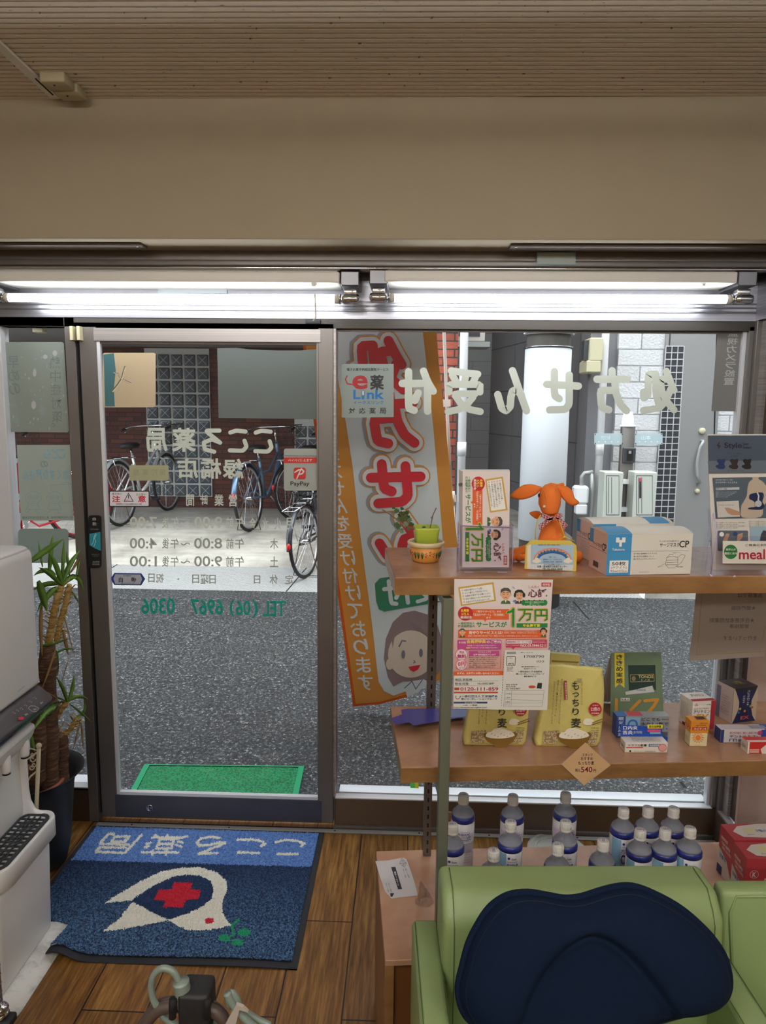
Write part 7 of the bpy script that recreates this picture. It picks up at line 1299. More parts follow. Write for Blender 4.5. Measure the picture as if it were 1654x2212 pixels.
# --- middle shelf: barley bags
def bag(cx, yb_, w, top, lab, hidden=False):
    f = vfr(cx, yb_, Z2, .05, TH-.04); ks = w/148.; S = Sub(f, lambda P: (P-np.array([1230, 1612]))*ks+np.array([cx, yb_])); t = thing('barley_bag', at(cx, yb_-4, z=Z2), lab, 'bag', 'barley bags on the middle shelf')
    mb = MB(); o = catmull([(1158, 1600), (1162, 1613), (1200, 1616), (1230, 1617), (1262, 1616), (1290, 1613), (1298, 1585), (1302, 1540), (1305, 1490), (1301, 1450), (1298, 1443), (1240, 1438), (1186, 1434), (1180, 1470), (1170, 1530)], 2)
    u = S.ipx(o); c = u.mean(0); n = len(u); vmax = u[:, 1].max(); vmin = u[:, 1].min(); secs = []
    ym = mat('bag_yellow', rough=.3); 
    if not ym.get('done'): g = noise(ym, coords(ym), 30, 3); setc(ym, mix(ym, g, 'D2C46E', 'E0D48A')); bump(ym, noise(ym, coords(ym), 22, 3), .35, .006); ym['done'] = 1
    V = []; F = []; rs_ = (0, .35, .6, .8, .93, 1)
    for r_ in rs_:
        uv = c+(u-c)*r_; tt = (uv[:, 1]-vmin)/(vmax-vmin); h = .010*(1-r_**3)*(1-tt*.5); V.append(f.pt(uv)+f.N*h[:, None])
    for r_ in rs_[::-1]:
        uv = c+(u-c)*r_; tt = (uv[:, 1]-vmin)/(vmax-vmin); h = -(.055*(1-tt)**.7+.003)*np.minimum(1, (1.02-r_*.25)); V.append(f.pt(uv)+f.N*h[:, None])
    K2 = len(V)
    for k in range(K2-1): F += [(k*n+i, k*n+(i+1) % n, (k+1)*n+(i+1) % n, (k+1)*n+i) for i in range(n)]
    Vv = np.vstack(V); Vv[:, 2] = np.maximum(Vv[:, 2], Z2); mb.add(Vv, F, ym, True); mb.obj('pouch', t)
    mb = MB(); gr = mat('barley_grain', rough=.6)
    if not gr.get('done'): w_ = nt(gr)[0].new('ShaderNodeTexVoronoi'); w_.inputs['Scale'].default_value = 260; nt(gr)[1].new(coords(gr), w_.inputs['Vector']); setc(gr, ramp(gr, w_.outputs[0], [(.1, 'D8C8A4'), (.7, '8E7650')])); bump(gr, w_.outputs[0], .6, .002); gr['done'] = 1
    mb.px(S, [(1172, 1576), (1205, 1574), (1200, 1603), (1170, 1602)], gr, .011); mb.px(S, [(1268, 1577), (1290, 1577), (1284, 1603), (1262, 1603)], gr, .011)
    bn = P_('7A5A1C'); mb.px(S, [tuple(p) for p in catmull([(1199, 1584), (1206, 1579), (1240, 1580), (1268, 1578), (1274, 1584), (1264, 1600), (1252, 1607), (1250, 1612), (1226, 1612), (1222, 1606), (1208, 1599)], 2)], bn, .012)
    mb.px(S, [tuple(p) for p in catmull([(1204, 1587), (1208, 1578), (1216, 1577), (1222, 1570), (1238, 1568), (1252, 1573), (1262, 1577), (1269, 1585), (1255, 1590), (1236, 1592), (1216, 1591)], 2)], P_('F0EAD8'), .013)
    for k in range(7): mb.stroke(S, [(1216+k*7, 1582+(k % 3)*3), (1218+k*7, 1580+(k % 3)*3)], .9, bn, .014)
    mb.px(S, [tuple(p) for p in catmull([(1256, 1555), (1262, 1548), (1274, 1549), (1280, 1555), (1272, 1562), (1258, 1561)], 2)], P_('F0EAD8'), .012); mb.stroke(S, [(1276, 1557), (1300, 1548)], 1.8, bn, .0125); mb.stroke(S, [(1276, 1561), (1302, 1553)], 1.8, bn, .0125)
    mb.disc(S, 1282, 1528, 14, 14, P_('B0202C'), .012, 24); mb.text(S, '白米の', (1276, 1518, 1288, 1521), Wt, .013, .3); mb.text(S, '22倍の', (1272, 1523, 1292, 1532), Wt, .013, 1); mb.text(S, '食物繊維', (1273, 1535, 1290, 1538), Wt, .013, .4)
    for ch, y0, y1 in (('も', 1468, 1487), ('っ', 1492, 1502), ('ち', 1506, 1522), ('り', 1526, 1541), ('麦', 1547, 1568)): mb.text(S, ch, (1233-(3 if ch == '麦' else 0), y0, 1247+(5 if ch == '麦' else 0), y1), K, .012, 1)
    mb.px(S, [(1215, 1467), (1221, 1467), (1223, 1507), (1216, 1508)], P_('A82838'), .012); mb.col(S, '機能性表示食品', 1216.5, 1470, 1220.5, 1506, Wt, .013, .2, x2=1218)
    mb.col(S, '白米に混ぜて炊くだけ', 1251, 1468, 1255, 1520, P_('8A7A3C'), .012, .2)
    for i, s in enumerate(('食物の血糖値の上昇をおだやかにする', '糖質オフ・健康をサポート', 'もち性の麦が、もっちりプチプチした食感')): mb.col(S, s, 1209-i*8, 1462+i*3, 1212-i*8, 1560-(i % 2)*15, P_('5A5030'), .012, .2, x2=1203-i*8)
    mb.text(S, '内容量 600g', (1272, 1567, 1290, 1570), K, .012, .2); mb.text(S, '(50g×12袋)', (1272, 1572, 1290, 1575), K, .012, .2); mb.px(S, [(1243, 1462), (1253, 1462), (1253, 1468), (1243, 1468)], P_('A8A078'), .012); mb.obj('front_print', t); return t
bag(1072, 1610, 142, 0, 'left pale yellow barley bag, its upper half behind the hanging flyer'); bag(1230, 1612, 148, 0, 'right pale yellow barley bag with printed rice bowl, directly behind the price tag')
f = vfr(1218, 1580, Z2, .05); f.O = f.O-f.N*.10; mb = MB(); q = f.ipx([(1190, 1411), (1254, 1416), (1250, 1440), (1240, 1590), (1180, 1590)]); q[:, 1] = np.maximum(q[:, 1], .0015); mb.ext(f, q, -.02, 0, 'bag_yellow'); mb.px(f, [(1191, 1426), (1250, 1429), (1249, 1432), (1191, 1430)], P_('9A7A3C'), .0006); 
for i in range(3): mb.text(f, '名称 もち麦 原材料名 大麦 内容量', (1194, 1433+i*3, 1246, 1435+i*3), P_('5A5030'), .0006, 0)
mb.obj('barley_bag', label='barley bag seen from its back, standing behind the two front bags', cat='bag', group='barley bags on the middle shelf')
f = Fr((0, 0, Z2+.016), (1, 0, 0), (0, 1, 0)); mb = MB(); q = f.ipx([(866, 1533), (880, 1531), (960, 1530), (1012, 1531), (1018, 1549), (985, 1551), (893, 1567), (883, 1560), (853, 1565), (843, 1552), (868, 1543)]); pc = mat('purple_card', '4A4A9A', .15); mb.ext(f, q, -.0006, 0, pc); mb.uv(f, f.ipx([(968, 1533), (1010, 1533), (1014, 1548), (968, 1551)]), P_('7A88B8'), .0005); mb.ext(f, f.ipx([(950, 1534), (1000, 1534), (1000, 1540), (950, 1541)]), -.0156, -.0006, pc); mb.obj('display_card', label='glossy purple folded card lying at the left end of the middle shelf', cat='card')
# --- green folding display and medicine boxes
f = vfr(1378, 1548, Z2, .22, TH+.02); S = Sub(f, lambda P: P/3.643+np.array([1200, 1220])); t = thing('display_stand', at(1370, 1540, z=Z2), 'green folding counter display standing behind the blue and grey box', 'display')
mb = MB(); o = S.ipx([(437, 690), (830, 686), (848, 1190), (430, 1195)]); o[:, 1] = np.maximum(o[:, 1], .001); dg_ = mat('display_green', rough=.35); g = noise(dg_, coords(dg_), 9, 3); setc(dg_, mix(dg_, g, '52684C', '7E9078')); mb.ext(f, o, -.0012, 0, dg_)
mb.px(S, [(462, 695), (538, 694), (540, 968), (500, 935), (465, 968)], P_('D8C83C'), .0006)
for i, ch in enumerate('ききめ実感'): mb.text(S, ch, (474, 705+i*47, 526, 745+i*47), K, .001, 2)
mb.px(S, [(568, 790), (782, 788), (788, 985), (575, 988)], P_('16342E'), .0006); mb.stroke(S, [(585, 865), (770, 860), (774, 915), (588, 922), (585, 865)], 3, P_('C8B070'), .001, cap=False); mb.text(S, 'TONOS', (648, 868, 765, 892), P_('D0C088'), .001, 1.5); mb.text(S, 'トノス', (672, 900, 740, 914), P_('D0C088'), .001, 1); mb.disc(S, 612, 895, 16, 20, P_('8A7A4A'), .001)
mb.px(S, [(545, 1000), (590, 990), (758, 950), (775, 1000), (600, 1018), (550, 1022)], P_('C8CCCC'), .0012); mb.text(S, 'TONOS', (632, 978, 705, 992), P_('26446A'), .0016, 1); mb.text(S, '大正富山', (712, 700, 818, 716), P_('4A6AA0'), .001, .8); mb.rect(S, 510, 1048, 580, 1072, Wt, .001); mb.text(S, '医薬品', (514, 1051, 576, 1070), K, .0015, 1)
for st in ([(475, 1060), (475, 1180)], [(590, 1140), (660, 1070)], [(700, 1070), (800, 1060), (770, 1110), (700, 1190)]): mb.stroke(S, st, 24, P_('C88A30'), .0012)
mb.obj('front_panel', t); o2 = f.pt(o[[1, 0, 3, 2]], -.001); bk = o2.copy(); bk[2:] = bk[2:]-np.array([f.N[0], f.N[1], 0])*.10; Nb = bk.copy(); Nb += np.array([0, .0012, 0]); MB().add(np.vstack([bk, Nb]), [(0, 1, 2, 3), (7, 6, 5, 4), (0, 4, 5, 1), (1, 5, 6, 2), (2, 6, 7, 3), (3, 7, 4, 0)], mat('card_back', 'B8B0A8', .6)).obj('back_panel', t)
c = Carton((1330, 1592), (1443, 1592), Z2, .056, .030, mat('box_silver', '8E9498', .3)); c.F(0, 0, .16, 1, P_('28407E')); 
for i, ch in enumerate('眠気止め薬'): c.Ft(ch, .03, .80-i*.19, .13, .96-i*.19, P_('C8D0E8'), .0008, 1)
c.F(.17, .25, .44, .95, P_('8AACC8')); c.Ft('Ω', .20, .30, .40, .85, P_('3A6AA8'), .001, 1.5); c.Ft('どこでも', .46, .78, .82, .93, K, .0008, 1.2); c.Ft('水なし1錠で', .46, .56, .98, .72, K, .0008, 1.2); c.Ft('眠気に効く。', .46, .36, .97, .52, K, .0008, 1.2); c.Ft('第3類医薬品', .85, .82, .98, .88, K, .0008, .2); c.F(.6, .05, .98, .25, P_('5A6068')); c.T(.22, .05, .5, .95, P_('B84048')); c.T(0, 0, .2, 1, P_('3A6AA8')); c.Lf(0, 0, 1, 1, P_('28407E'))
c.obj('medicine_box', 'blue and silver medicine box with tooth shape, in front of the green display')
c = Carton((1349, 1626), (1441, 1626), Z2, .026, .034, mat('box_white', 'E2DCD4', .35)); c.Ft('トラフル軟膏', .08, .62, .50, .88, K, .0008, 1.2); c.F(.02, .48, .42, .56, P_('C84028')); c.F(.55, .58, .82, .90, P_('3A70A8')); c.Ft('抗炎症効果', .57, .63, .80, .86, Wt, .001, 1); c.mb.disc(Sub(c.f, lambda P: P), .0, 0, 0, 0, K) if 0 else None
S = Sub(c.f, lambda P: P/3.643+np.array([1200, 1220])); c.mb.disc(S, 838, 1438, 34, 32, P_('B87878'), .001); c.mb.disc(S, 838, 1438, 28, 26, P_('D8A0A0'), .0014); c.Ft('第一三共ヘルスケア', .22, .10, .44, .20, K, .0008, .2); c.Ft('第2類医薬品 8g', .46, .10, .72, .20, K, .0008, .3); c.mb.disc(S, 585, 1465, 8, 8, K, .001); c.lines(c.t, c.L, c.d, .2, .1, .95, .9, 4, P_('6A6A6A'), 3); c.Lt('TRAFUL', .1, .3, .9, .6, K)
c.obj('medicine_box', 'white ointment carton with pink circle at the front of the middle shelf')
f = Fr(c.A+c.Nn*(-.0335)+np.array([0, 0, .026]), c.U, (0, 0, 1)); S = Sub(f, lambda P: P/3.643+np.array([1200, 1220])); mb = MB(); mb.ext(f, S.ipx([(512, 1258), (838, 1282), (836, 1345), (878, 1352), (878, 1400), (508, 1400)]), -.001, 0, mat('card_blue', '1C4AA8', .3)); mb.text(S, '口内炎', (528, 1268, 645, 1297), Wt, .0006, 2); mb.text(S, '舌炎', (525, 1303, 606, 1334), Wt, .0006, 2); mb.text(S, '[舌にできる口内炎]', (612, 1306, 678, 1330), Wt, .0006, .3); mb.px(S, [(720, 1256), (842, 1256), (838, 1288), (722, 1288)], P_('D8D030'), .0006); mb.text(S, '塗る治療薬', (732, 1262, 830, 1283), K, .001, 1.5); mb.rect(S, 720, 1295, 824, 1314, P_('D84870'), .0006); mb.rect(S, 740, 1316, 824, 1330, P_('78B0C0'), .0006)
mb.obj('display_flap', label='blue pop-up card with white characters rising from the white ointment carton', cat='card')
c = Carton((1492, 1577), (1541, 1574), Z2, .078, .058, mat('box_white', 'E2DCD4', .35)); c.F(.80, 0, 1, 1, P_('A02838')); c.F(.02, .80, .8, .85, Wt); c.T(0, 0, 1, .25, P_('A02838')); c.T(.3, .3, .9, .42, Wt); c.Tt('アリナミン', .25, .5, .8, .75, K, .0008, 1.2); c.Ft('アリナミン', .05, .58, .78, .69, K, .0008, 1.8); c.Ft('EX', .2, .30, .75, .55, P_('B89A48'), .0008, 3); c.Ft('目の疲れ・肩こり・腰の痛みに', .06, .72, .72, .76, K, .0008, .2); c.Ft('270錠', .60, .84, .78, .89, K, .0008, .4); c.Ft('△', .08, .84, .22, .94, P_('B0303C'), .0008, 2); c.lines(c.l, c.d, c.h, .1, .15, .9, .8, 9, P_('A09090'), 4); c.Lf(.3, 0, .9, .1, P_('5A2830'))
c.obj('medicine_box', 'white vitamin carton with dark red edge behind the orange box')
c = Carton((1489, 1612), (1526, 1612), Z2, .034, .030, mat('box_cream', 'E0D4A8', .4)); S = Sub(c.f, lambda P: P/3.643+np.array([1200, 1220])); c.mb.disc(S, 1118, 1360, 20, 22, P_('E08030'), .001)
for k in range(14): a = k*2*PI/14; c.mb.stroke(S, [(1118+28*math.cos(a), 1360+30*math.sin(a)), (1118+44*math.cos(a), 1360+40*math.sin(a))], 6, P_('E08030'), .001)
c.Ft('ユベリックス', .3, .05, .6, .10, K, .0008, .2); c.lines(c.l, c.d, c.h, .1, .2, .8, .6, 4, P_('6A4A30'), 2); zc2 = c.obj('medicine_box', 'cream carton with a little orange sun, underneath the orange box')
c2 = Carton((1489, 1612), (1526, 1612), Z2, .032, .032, mat('box_orange', 'D88A28', .35)); c2.mb = MB(); mx = c2.mx @ Matrix.Translation((0, 0, .0345)); c2.mb.box(-.001, c2.L+.001, -.001, .032, 0, .032, mat('box_orange'), .0008, mx, 1); up = np.array([0, 0, .0345]); c2.A = c2.A+up; c2.f.O = c2.f.O+up+c2.Nn*.001; c2.l.O = c2.l.O+up-c2.U*.001; c2.t.O = c2.t.O+up
c2.F(.06, .25, .92, .52, P_('B04028')); c2.Ft('ユビテンS', .14, .29, .86, .48, Wt, .001, 1.2); c2.Ft('皮膚炎用軟膏', .25, .62, .85, .70, K, .0008, .3); c2.Ft('第3類医薬品', .5, .80, .95, .86, K, .0008, .2); c2.T(.4, .25, .95, .8, P_('4A2820')); c2.Lf(.0, .3, 1, .52, P_('B04028')); c2.Lt('ユビテンS', .1, .33, .9, .5, Wt, .001, 1)
c2.obj('medicine_box', 'small orange carton stacked on the cream sun carton')
c = Carton((1579, 1563), (1631, 1556), Z2, .098, .060, mat('box_dark', '2A2226', .3)); c.F(0, 0, 1, 1, P_('B8A894')); c.mb.uv(c.f, [(u*c.L, v*c.h) for u, v in ((.02, 1), (.12, .85), (.25, .6), (.25, .4), (.10, .12), (.02, 0), (.98, 0), (.85, .15), (.76, .4), (.76, .6), (.9, .85), (.98, 1))], P_('16204A'), .0007); c.mb.uv(c.f, [(u*c.L, v*c.h) for u, v in ((.02, 1), (.12, .9), (.9, .9), (.98, 1))], K, .001)
for i, ch in enumerate('コレステロールを'): c.Ft(ch, .56, .86-i*.055, .66, .90-i*.055, Wt, .001, .8)
for i, ch in enumerate('アタック'): c.Ft(ch, .38, .72-i*.055, .48, .76-i*.055, Wt, .001, .8)
for u, v, cc in ((.3, .40, 'C8A030'), (.5, .32, 'D07030'), (.72, .44, '7AA040'), (.80, .40, 'C84030'), (.25, .30, '3A6AA8')): c.mb.disc(Sub(c.f, lambda P: P), 0, 0, 0, 0, K) if 0 else c.mb.add(c.f.pt(circ(14)*.0035+(u*c.L, v*c.h), .0014), [list(range(14))], P_(cc))
c.Ft('EX', .35, .08, .7, .18, P_('C84830'), .001, 2); c.Lf(0, 0, 1, 1, P_('B8A8A4')); c.Lf(0, .0, .25, .9, P_('6A6A80')); c.lines(c.l, c.d, c.h, .3, .15, .9, .7, 8, P_('7A6A6A'), 6); c.Tt('VR', .3, .3, .7, .7, P_('8A7A30'), .0008, 1)
c.obj('medicine_box', 'tall black and blue supplement carton near the right end of the middle shelf')
c = Carton((1555, 1604), (1690, 1604), Z2, .034, .032, mat('box_pearl', 'C8C0C4', .3)); c.Lf(0, 0, 1, 1, P_('20306A')); c.F(0, 0, .05, 1, P_('20306A')); c.F(.05, .2, .10, .8, P_('B8C8B8')); c.Ft('歯ぐきの痛み・腫れ・出血に効く', .14, .70, .58, .82, P_('A02838'), .0008, .8); c.Ft('デントヘルス', .14, .38, .56, .62, K, .0008, 1.8); c.Ft('R', .57, .40, .60, .52, K); c.F(.14, .08, .26, .30, P_('20306A')); c.Ft('塗る', .15, .10, .25, .28, Wt, .001, 1); c.Ft('歯槽膿漏薬', .28, .08, .56, .30, P_('20306A'), .0008, 1); c.F(.64, 0, 1, 1, P_('3048A0')); c.T(.7, 0, 1, 1, P_('3048A0')); c.T(.5, .2, .75, .8, P_('8A8A94')); c.mb.add(c.f.pt(circ(16)*.006+(.62*c.L, .78*c.h), .0012), [list(range(16))], P_('C04060'))
c.obj('medicine_box', 'long pearl and navy dental ointment carton at the right end of the middle shelf')
c = Carton((1613, 1628), (1740, 1628), Z2, .030, .030, mat('box_red', 'C03030', .35)); c.F(0, 0, .03, 1, P_('E0D8D0')); 
for k in range(5): c.F(.04, .36-k*.07, .20, .39-k*.07, P_('E8D8C8'))
c.mb.uv(c.f, [(u*c.L, v*c.h) for u, v in ((.25, 0), (.22, .4), (.3, .75), (.5, .9), (1, .9), (1, 0))], P_('E4DCD4'), .0007); c.Ft('透明な保護膜', .32, .62, .6, .78, P_('B03030'), .001, .6); c.Ft('コロ', .34, .15, .52, .50, K, .001, 2.5); c.T(0, 0, 1, .3, P_('E0D8D0')); c.Lf(.0, 0, 1, 1, P_('D0C4BC')); c.Lt('コロスキン', .1, .3, .9, .6, P_('6A4A4A'))
c.obj('medicine_box', 'red and white small carton at the front right edge of the middle shelf')
# price tag
f = Fr(at(1264, 1650, y=-1.12)*0+np.array([-.004, -1.135, .85])+SN*.004, SU, SV); mb = MB(); q = [(1264, 1604), (1319, 1653), (1261, 1697), (1212, 1651)]; mb.ext(f, f.ipx(q), -.0008, 0, mat('tag_kraft', 'CDA67C', .6)); mb.text(f, 'スタッフ', (1257, 1627, 1279, 1634), K, .0006, .5); mb.text(f, 'おすすめ', (1254, 1635, 1280, 1642), K, .0006, .5); mb.text(f, 'もっちり麦', (1248, 1644, 1283, 1652), K, .0006, 2); mb.text(f, '税込', (1242, 1660, 1253, 1667), K, .0006, .5); mb.text(f, '540', (1254, 1656, 1279, 1668), P_('6A1A20'), .0006, 2.5); mb.text(f, '円', (1280, 1661, 1287, 1668), P_('6A1A20'), .0006, 1)
mb.obj('price_tag', label='diamond-shaped kraft price tag on the front edge of the middle shelf', cat='price tag')
# hanging paper behind the shelf
f = Fr(at(1570, 1350, y=-.74), (1, .02, 0), (0, .02, 1)); mb = MB(); mb.ext(f, f.ipx([(1504, 1240), (1503, 1275), (1494, 1370), (1487, 1428), (1560, 1424), (1650, 1418), (1662, 1300), (1668, 1240)]), 0, .0006, 'paper_back'); gd = P_('B89A58'); ti = P_('7E7068')
mb.stroke(f, [(1516, 1250), (1514, 1300), (1508, 1370), (1503, 1415), (1560, 1412), (1641, 1408), (1652, 1350)], 1.2, gd, .001, cap=False)
for s, x0, y0, x1, y1 in (('当薬局では', 1592, 1281, 1646, 1291), ('★健康相談', 1578, 1308, 1632, 1318), ('★在宅患者訪問薬剤', 1532, 1334.5, 1629, 1345), ('管理指導', 1575, 1348, 1617, 1357), ('を行っています', 1561, 1373, 1634, 1383)): mb.text(f, s, (x0, y0, x1, y1), ti, .001, 1, mir=True)
mb.obj('notice_sheet', label='pale paper notice with mirrored lines hanging below the right of the top shelf', cat='notice')
# ================================================================== bottles on the cabinet
navy_i, lab_w = P_('26307E', .3), mat('bottle_label', 'D4D2D8', .3); sky_i = P_('8CBCD8', .3)
def cyl(mb, r, t_, a0, a1, z0, z1, m, bold=.8, rot=0):
    z0 += .013; z1 += .013
    V, F = glyph(t_, bold); u = V[:, :1]; v = V[:, 1:]
    for _ in range(rot % 4): u, v = 1-v, u
    a = a0+(a1-a0)*u[:, 0]; mb.add(np.stack([r*np.cos(a), r*np.sin(a), z0+(z1-z0)*v[:, 0]], 1), F, m)
def cband(mb, r, a0, a1, z0, z1, m, n=8):
    V = []
    for i in range(n+1): a = a0+(a1-a0)*i/n; V += [(r*math.cos(a), r*math.sin(a), z0), (r*math.cos(a), r*math.sin(a), z1)]
    mb.add(V, [(2*i, 2*i+2, 2*i+3, 2*i+1) for i in range(n)], m, True)
root = thing('drink_bottle', (0, 0, 0), 'x', 'bottle', 'rehydration drink bottles on the cabinet')
mb = MB(); mb.lathe((0, 0, 0), [(0, .002), (.026, 0), (.030, .004), (.0305, .05), (.0315, .12), (.0312, .150), (.0278, .162), (.0205, .172), (.0140, .179), (.0125, .188), (.0125, .196), (0, .196)], frost('bottle_refracted_pale', 'DCDEE4', .36, .55), 28); mb.obj('bottle_body', root)  # pale diffuse stands in for light refracted by the water
mb = MB(); mb.lathe((0, 0, 0), [(.0255, .003), (.0305, .156-.15), (.0310, .05), (.0300, .075), (.0320, .10), (.0322, .146)], lab_w, 32); mb.lathe((0, 0, 0), [(.0323, .142), (.0323, .151), (.0303, .157)], navy_i, 32); mb.lathe((0, 0, 0), [(.0303, .157), (.0285, .163)], frost('label_clear', 'C2C6DA', .6, .3), 32)
F_ = -PI/2
for base, side in ((F_, 0), (F_+PI, 1)):
    if side == 0: cband(mb, .0326, base-1.25, base-.45, .02, .141, sky_i); mb.add([(.0328*math.cos(base-.25+.1*math.cos(k)), .0328*math.sin(base-.25+.1*math.cos(k)), .130+.0032*math.sin(k)) for k in np.arange(0, 6.2, .5)], [list(range(13))], navy_i); cyl(mb, .0328, 'Otsuka', base-.05, base+.35, .113, .118, P_('5A5A64'), .3)
    cyl(mb, .0328, 'Oral Rehydration Solution', base-.35, base+.45, .106, .109, navy_i, .2)
    if side == 0: cyl(mb, .0328, '経口補水液', base-.40, base+.50, .092, .103, navy_i, 1.2); cyl(mb, .0328, 'OS-1', base-.40, base+.55, .062, .088, navy_i, 1.2)
    else:
        cyl(mb, .0328, '経口補水液', base-.55, base+.12, .098, .104, navy_i, .8); cyl(mb, .0328, 'オーエスワン', base-.55, base+.12, .090, .096, navy_i, .8); cyl(mb, .0328, 'OS-1', base+.16, base+.62, .089, .104, navy_i, 1.2); cband(mb, .0327, base-.55, base+.62, .098, .0995, navy_i)
        for i in range(9): cyl(mb, .0326, '食塩水分電解質食事摂取基準許可表示脱水症の方に', base-.55, base+.5, .080-i*.0075, .083-i*.0075, P_('7A78A0'), .1)
        cband(mb, .0326, base-1.4, base-.8, .03, .12, P_('D8C4DC'))
mb.obj('label_sleeve', root)
mb = MB(); mb.lathe((0, 0, 0), [(.0125, .186), (.0150, .187), (.0150, .191), (.0142, .192), (.0142, .208), (.0130, .2105), (0, .2105)], mat('cap_white', 'DAD6D0', .45), 30)
for k in range(30):
    a = k*2*PI/30; mb.tube([(.0143*math.cos(a), .0143*math.sin(a), .193), (.0143*math.cos(a), .0143*math.sin(a), .207)], .0004, 'cap_white', 3)
fr = Fr((0, 0, .2106), (1, 0, 0), (0, 1, 0)); mb.tuv(fr, 'OS-1', -.0075, -.003, .0075, .0035, navy_i, .0002, 1.2)
for k in range(16):
    if k in (4, 12): continue
    a = k*PI/8; q = np.array([math.cos(a), math.sin(a)]); p_ = np.array([-q[1], q[0]]); mb.uv(fr, [q*.0100-p_*.0012, q*.0106-p_*.0012, q*.0106+p_*.0012, q*.0100+p_*.0012], navy_i, .0002)
mb.obj('bottle_cap', root)
BT = [(1001, 1716, PI+.1, 'rehydration drink bottle, leftmost of the rear row, beside the grey post'), (1108, 1718, PI+.1, 'rehydration drink bottle, second from the left in the rear row'), (1222, 1713, PI+.2, 'rehydration drink bottle, tallest in view, centre of the rear row'), (977, 1780, 0, 'rehydration drink bottle partly behind the grey front post'), (1103, 1774, .05, 'rehydration drink bottle in front of the second rear one'), (1222, 1774, .0, 'rehydration drink bottle in front of the tallest central one'), (1066, 1836, 1.6, 'rehydration drink bottle showing only its cap above the armchair, the left one'), (1205, 1824, .2, 'rehydration drink bottle showing only its cap and neck above the armchair, in the middle'),
      (1303, 1815, 1.3, 'rehydration drink bottle just left of the group of six, mostly behind the armchair'), (1347, 1746, .1, 'rehydration drink bottle, rear left of the group of six'), (1400, 1744, .0, 'rehydration drink bottle, rear middle of the group of six'), (1455, 1745, .0, 'rehydration drink bottle, rear right of the group of six'), (1383, 1792, -.15, 'rehydration drink bottle, front left of the group of six'), (1437, 1791, .1, 'rehydration drink bottle, front middle of the group of six'), (1491, 1788, -.25, 'rehydration drink bottle, front right of the group of six, label fully lit')]
for i, (x, y, rz, lab) in enumerate(BT):
    p = at(x, y, z=Z0+.2105); p[2] = Z0
    if i == 0: root.scale = (.97, .97, 1); root.location = p; root.rotation_euler = (0, 0, rz); root['label'] = lab
    else: dup(root, p, rz, lab)
# red health drink cartons at the right end
rb = mat('carton_red', 'B03A42', .35); lw = P_('D8CFC6'); P1 = at(1547.6, 1879, z=Z0); H = at(1557.6, 1780, y=P1[1])[2]-Z0
def redbox(Pb, Pf, lab, W=.15):
    Pb = np.array([Pb[0], Pb[1], Z0]); Pf = np.array([Pf[0], Pf[1], Z0]); N = Pf-Pb; d = np.linalg.norm(N); N /= d; U = np.array([-N[1], N[0], 0]); c = Carton(Pf, Pf+U*W, Z0, H, d, rb)
    W_ = [(u*c.L, v*c.d) for u, v in ((.10, .5), (.25, .82), (.6, .95), (1, .97), (1, .03), (.5, .1), (.2, .15))]; c.mb.uv(c.t, W_, lw, .0006); c.Tt('食後の血糖値が気になる方の健康茶', .5, .42, 1.6, .60, P_('4A6AA8'), .001, 1); c.T(.3, .40, .5, .7, P_('D8D0A0'), .0008); c.Tt('難消化性', .3, .25, .42, .3, K, .001, .2)
    c.mb.uv(c.l, [(u*c.d, v*c.h) for u, v in ((0, .55), (.25, .5), (.6, .42), (1, .12), (1, 0), (0, 0))], lw, .0006); c.Lt('特定保健用', .15, .75, .6, .82, Wt, .001, .6); c.Lt('食後の血糖値', .2, .65, .8, .72, Wt, .001, .6); c.Lt('が気になる方に', .25, .56, .9, .63, Wt, .001, .6); c.Lt('健康茶', .1, .35, .6, .45, P_('4A6AA8'), .001, .8); c.Lf(0, 0, .35, .18, P_('26306A'), .0009)
    c.mb.uv(c.f, [(u*c.L, v*c.h) for u, v in ((0, .38), (.15, .36), (.4, .45), (1, .62), (1, 0), (0, 0))], lw, .0006); c.mb.add(c.f.pt(circ(20)*.011+(.14*c.L, .68*c.h), .0008), [list(range(20))], P_('D8B0AC')); c.mb.add(c.f.pt(circ(20)*.0095+(.14*c.L, .68*c.h), .001), [list(range(20))], P_('B03A42')); c.Ft('K', .11, .63, .17, .73, Wt, .0014, 1.2); c.Ft('糖の吸収をおだやかにする', .38, .82, 1, .94, Wt, .001, 1.2); c.Ft('食後の', .16, .46, .28, .52, Wt, .001, .5); c.Ft('血糖値', .30, .46, .62, .64, Wt, .001, 2); c.F(.40, .02, .9, .34, P_('6A5A38'), .001); c.F(.43, .05, .87, .31, P_('D8D4C8'), .0014); c.Ft('茶', .48, .08, .7, .28, P_('3A6AA8'), .0018, 1.5)
    return c.obj('tea_carton', lab, 'box', 'red tea cartons')
A_ = at(1586, 1814, z=Z0+H); redbox(P1, A_, 'rear red and cream tea carton at the right end of the cabinet')
B_ = at(1584, 1817, z=Z0+H); C_ = at(1612.8, 1854, z=Z0+H); dd = (C_-B_); redbox(B_+dd*.03, C_, 'front red and cream tea carton, closer to the sofa')
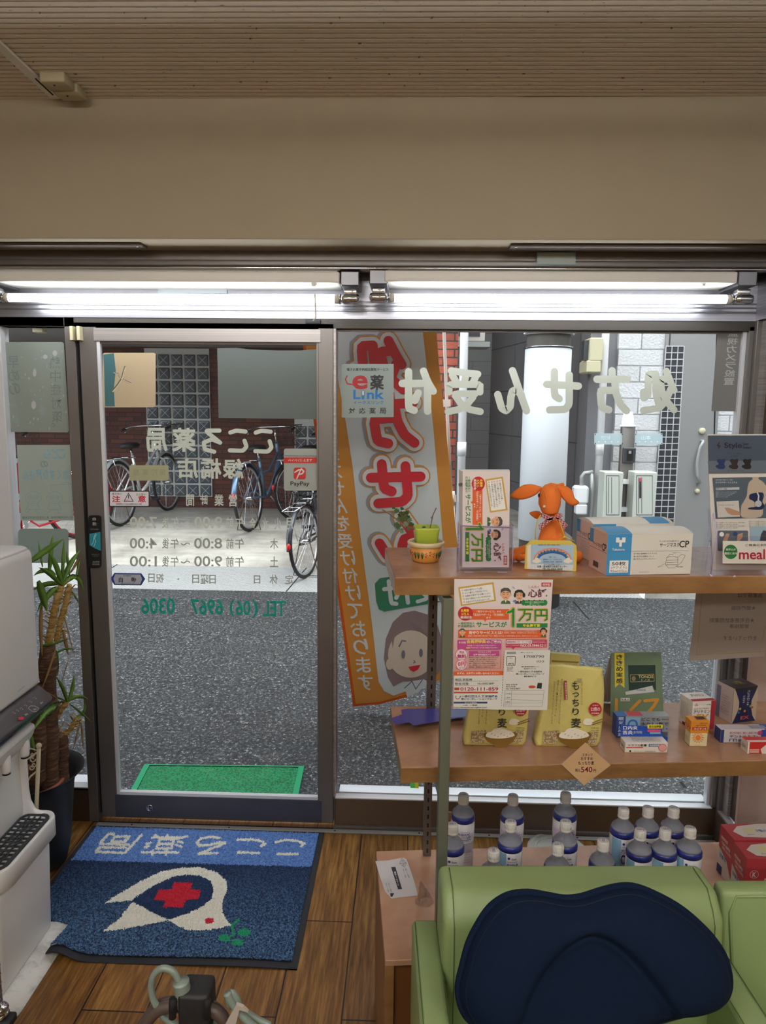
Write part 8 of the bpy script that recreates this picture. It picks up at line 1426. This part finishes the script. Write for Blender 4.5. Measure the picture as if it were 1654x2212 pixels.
# paper slip and crumpled film
f = Fr((0, 0, Z0+.0006), (1, 0, 0), (0, 1, 0)); S = Sub(f, lambda P: P/5.513+np.array([660, 1640])); mb = MB(); mb.ext(f, S.ipx([(830, 1215), (980, 1208), (1130, 1178), (1165, 1174), (1200, 1192), (1240, 1300), (1290, 1450), (1330, 1600), (1328, 1625), (1180, 1640), (1020, 1660), (945, 1580), (890, 1420)]), 0, .0005, mat('slip_paper', 'CFCBCC', .5))
mb.px(S, [(1018, 1290), (1068, 1286), (1148, 1550), (1100, 1555)], K, .001); mb.text(S, '薬局イースタート', [(1072, 1340), (1115, 1510), (1095, 1512), (1050, 1345)], Wt, .0014, 1); 
for q in ([(1165, 1305), (1200, 1415), (1185, 1418), (1155, 1308)], [(1195, 1300), (1240, 1412), (1222, 1416), (1180, 1303)], [(962, 1475), (995, 1585), (980, 1590), (950, 1480)], [(990, 1470), (1030, 1580), (1012, 1588), (978, 1478)]): mb.text(S, '大阪ソレール株式', q, P_('5A5A5E'), .001, .5)
mb.stroke(S, [(1145, 1182), (1195, 1238), (1118, 1245), (1145, 1182)], 3, P_('4A4A4E'), .001, cap=False); mb.stroke(S, [(1118, 1245), (1200, 1242), (1175, 1292), (1118, 1245)], 3, P_('4A4A4E'), .001, cap=False); mb.text(S, '行', (1140, 1205, 1165, 1228), K, .001, .5); mb.text(S, '分', (1148, 1252, 1178, 1275), K, .001, .5)
mb.px(S, [(1005, 1600), (1055, 1600), (1030, 1645), (1010, 1640)], K, .001); mb.obj('paper_slip', label='white printed paper slip with a black bar lying on the left end of the cabinet', cat='paper')
a = at(918, 1950, z=Z0); rng2 = random.Random(5); V = []; F = []; n = 9; m_ = 7; f = Fr((a[0], a[1], Z0), (1, .2, 0), (0, 0, 1)); q = f.ipx([(903, 1903), (897, 1962), (940, 1962), (938, 1935)])
for i in range(m_+1):
    v = i/m_
    for k in range(n): ang = k*2*PI/n; r_ = (1-v*.93)*(.023+rng2.uniform(-.004, .004)); V.append((a[0]+math.cos(ang)*r_-.012*v, a[1]+math.sin(ang)*r_*.8, Z0+.001+v*.055+rng2.uniform(0, .004)*(i > 0)))
for i in range(m_):
    for k in range(n): F.append((i*n+k, i*n+(k+1) % n, (i+1)*n+(k+1) % n, (i+1)*n+k))
mb = MB(); mb.add(V, F, glass('film_clear', 'E8E8EA', 3.0)); mb.obj('plastic_film', label='crumpled clear plastic film standing beside the paper slip', cat='plastic film')
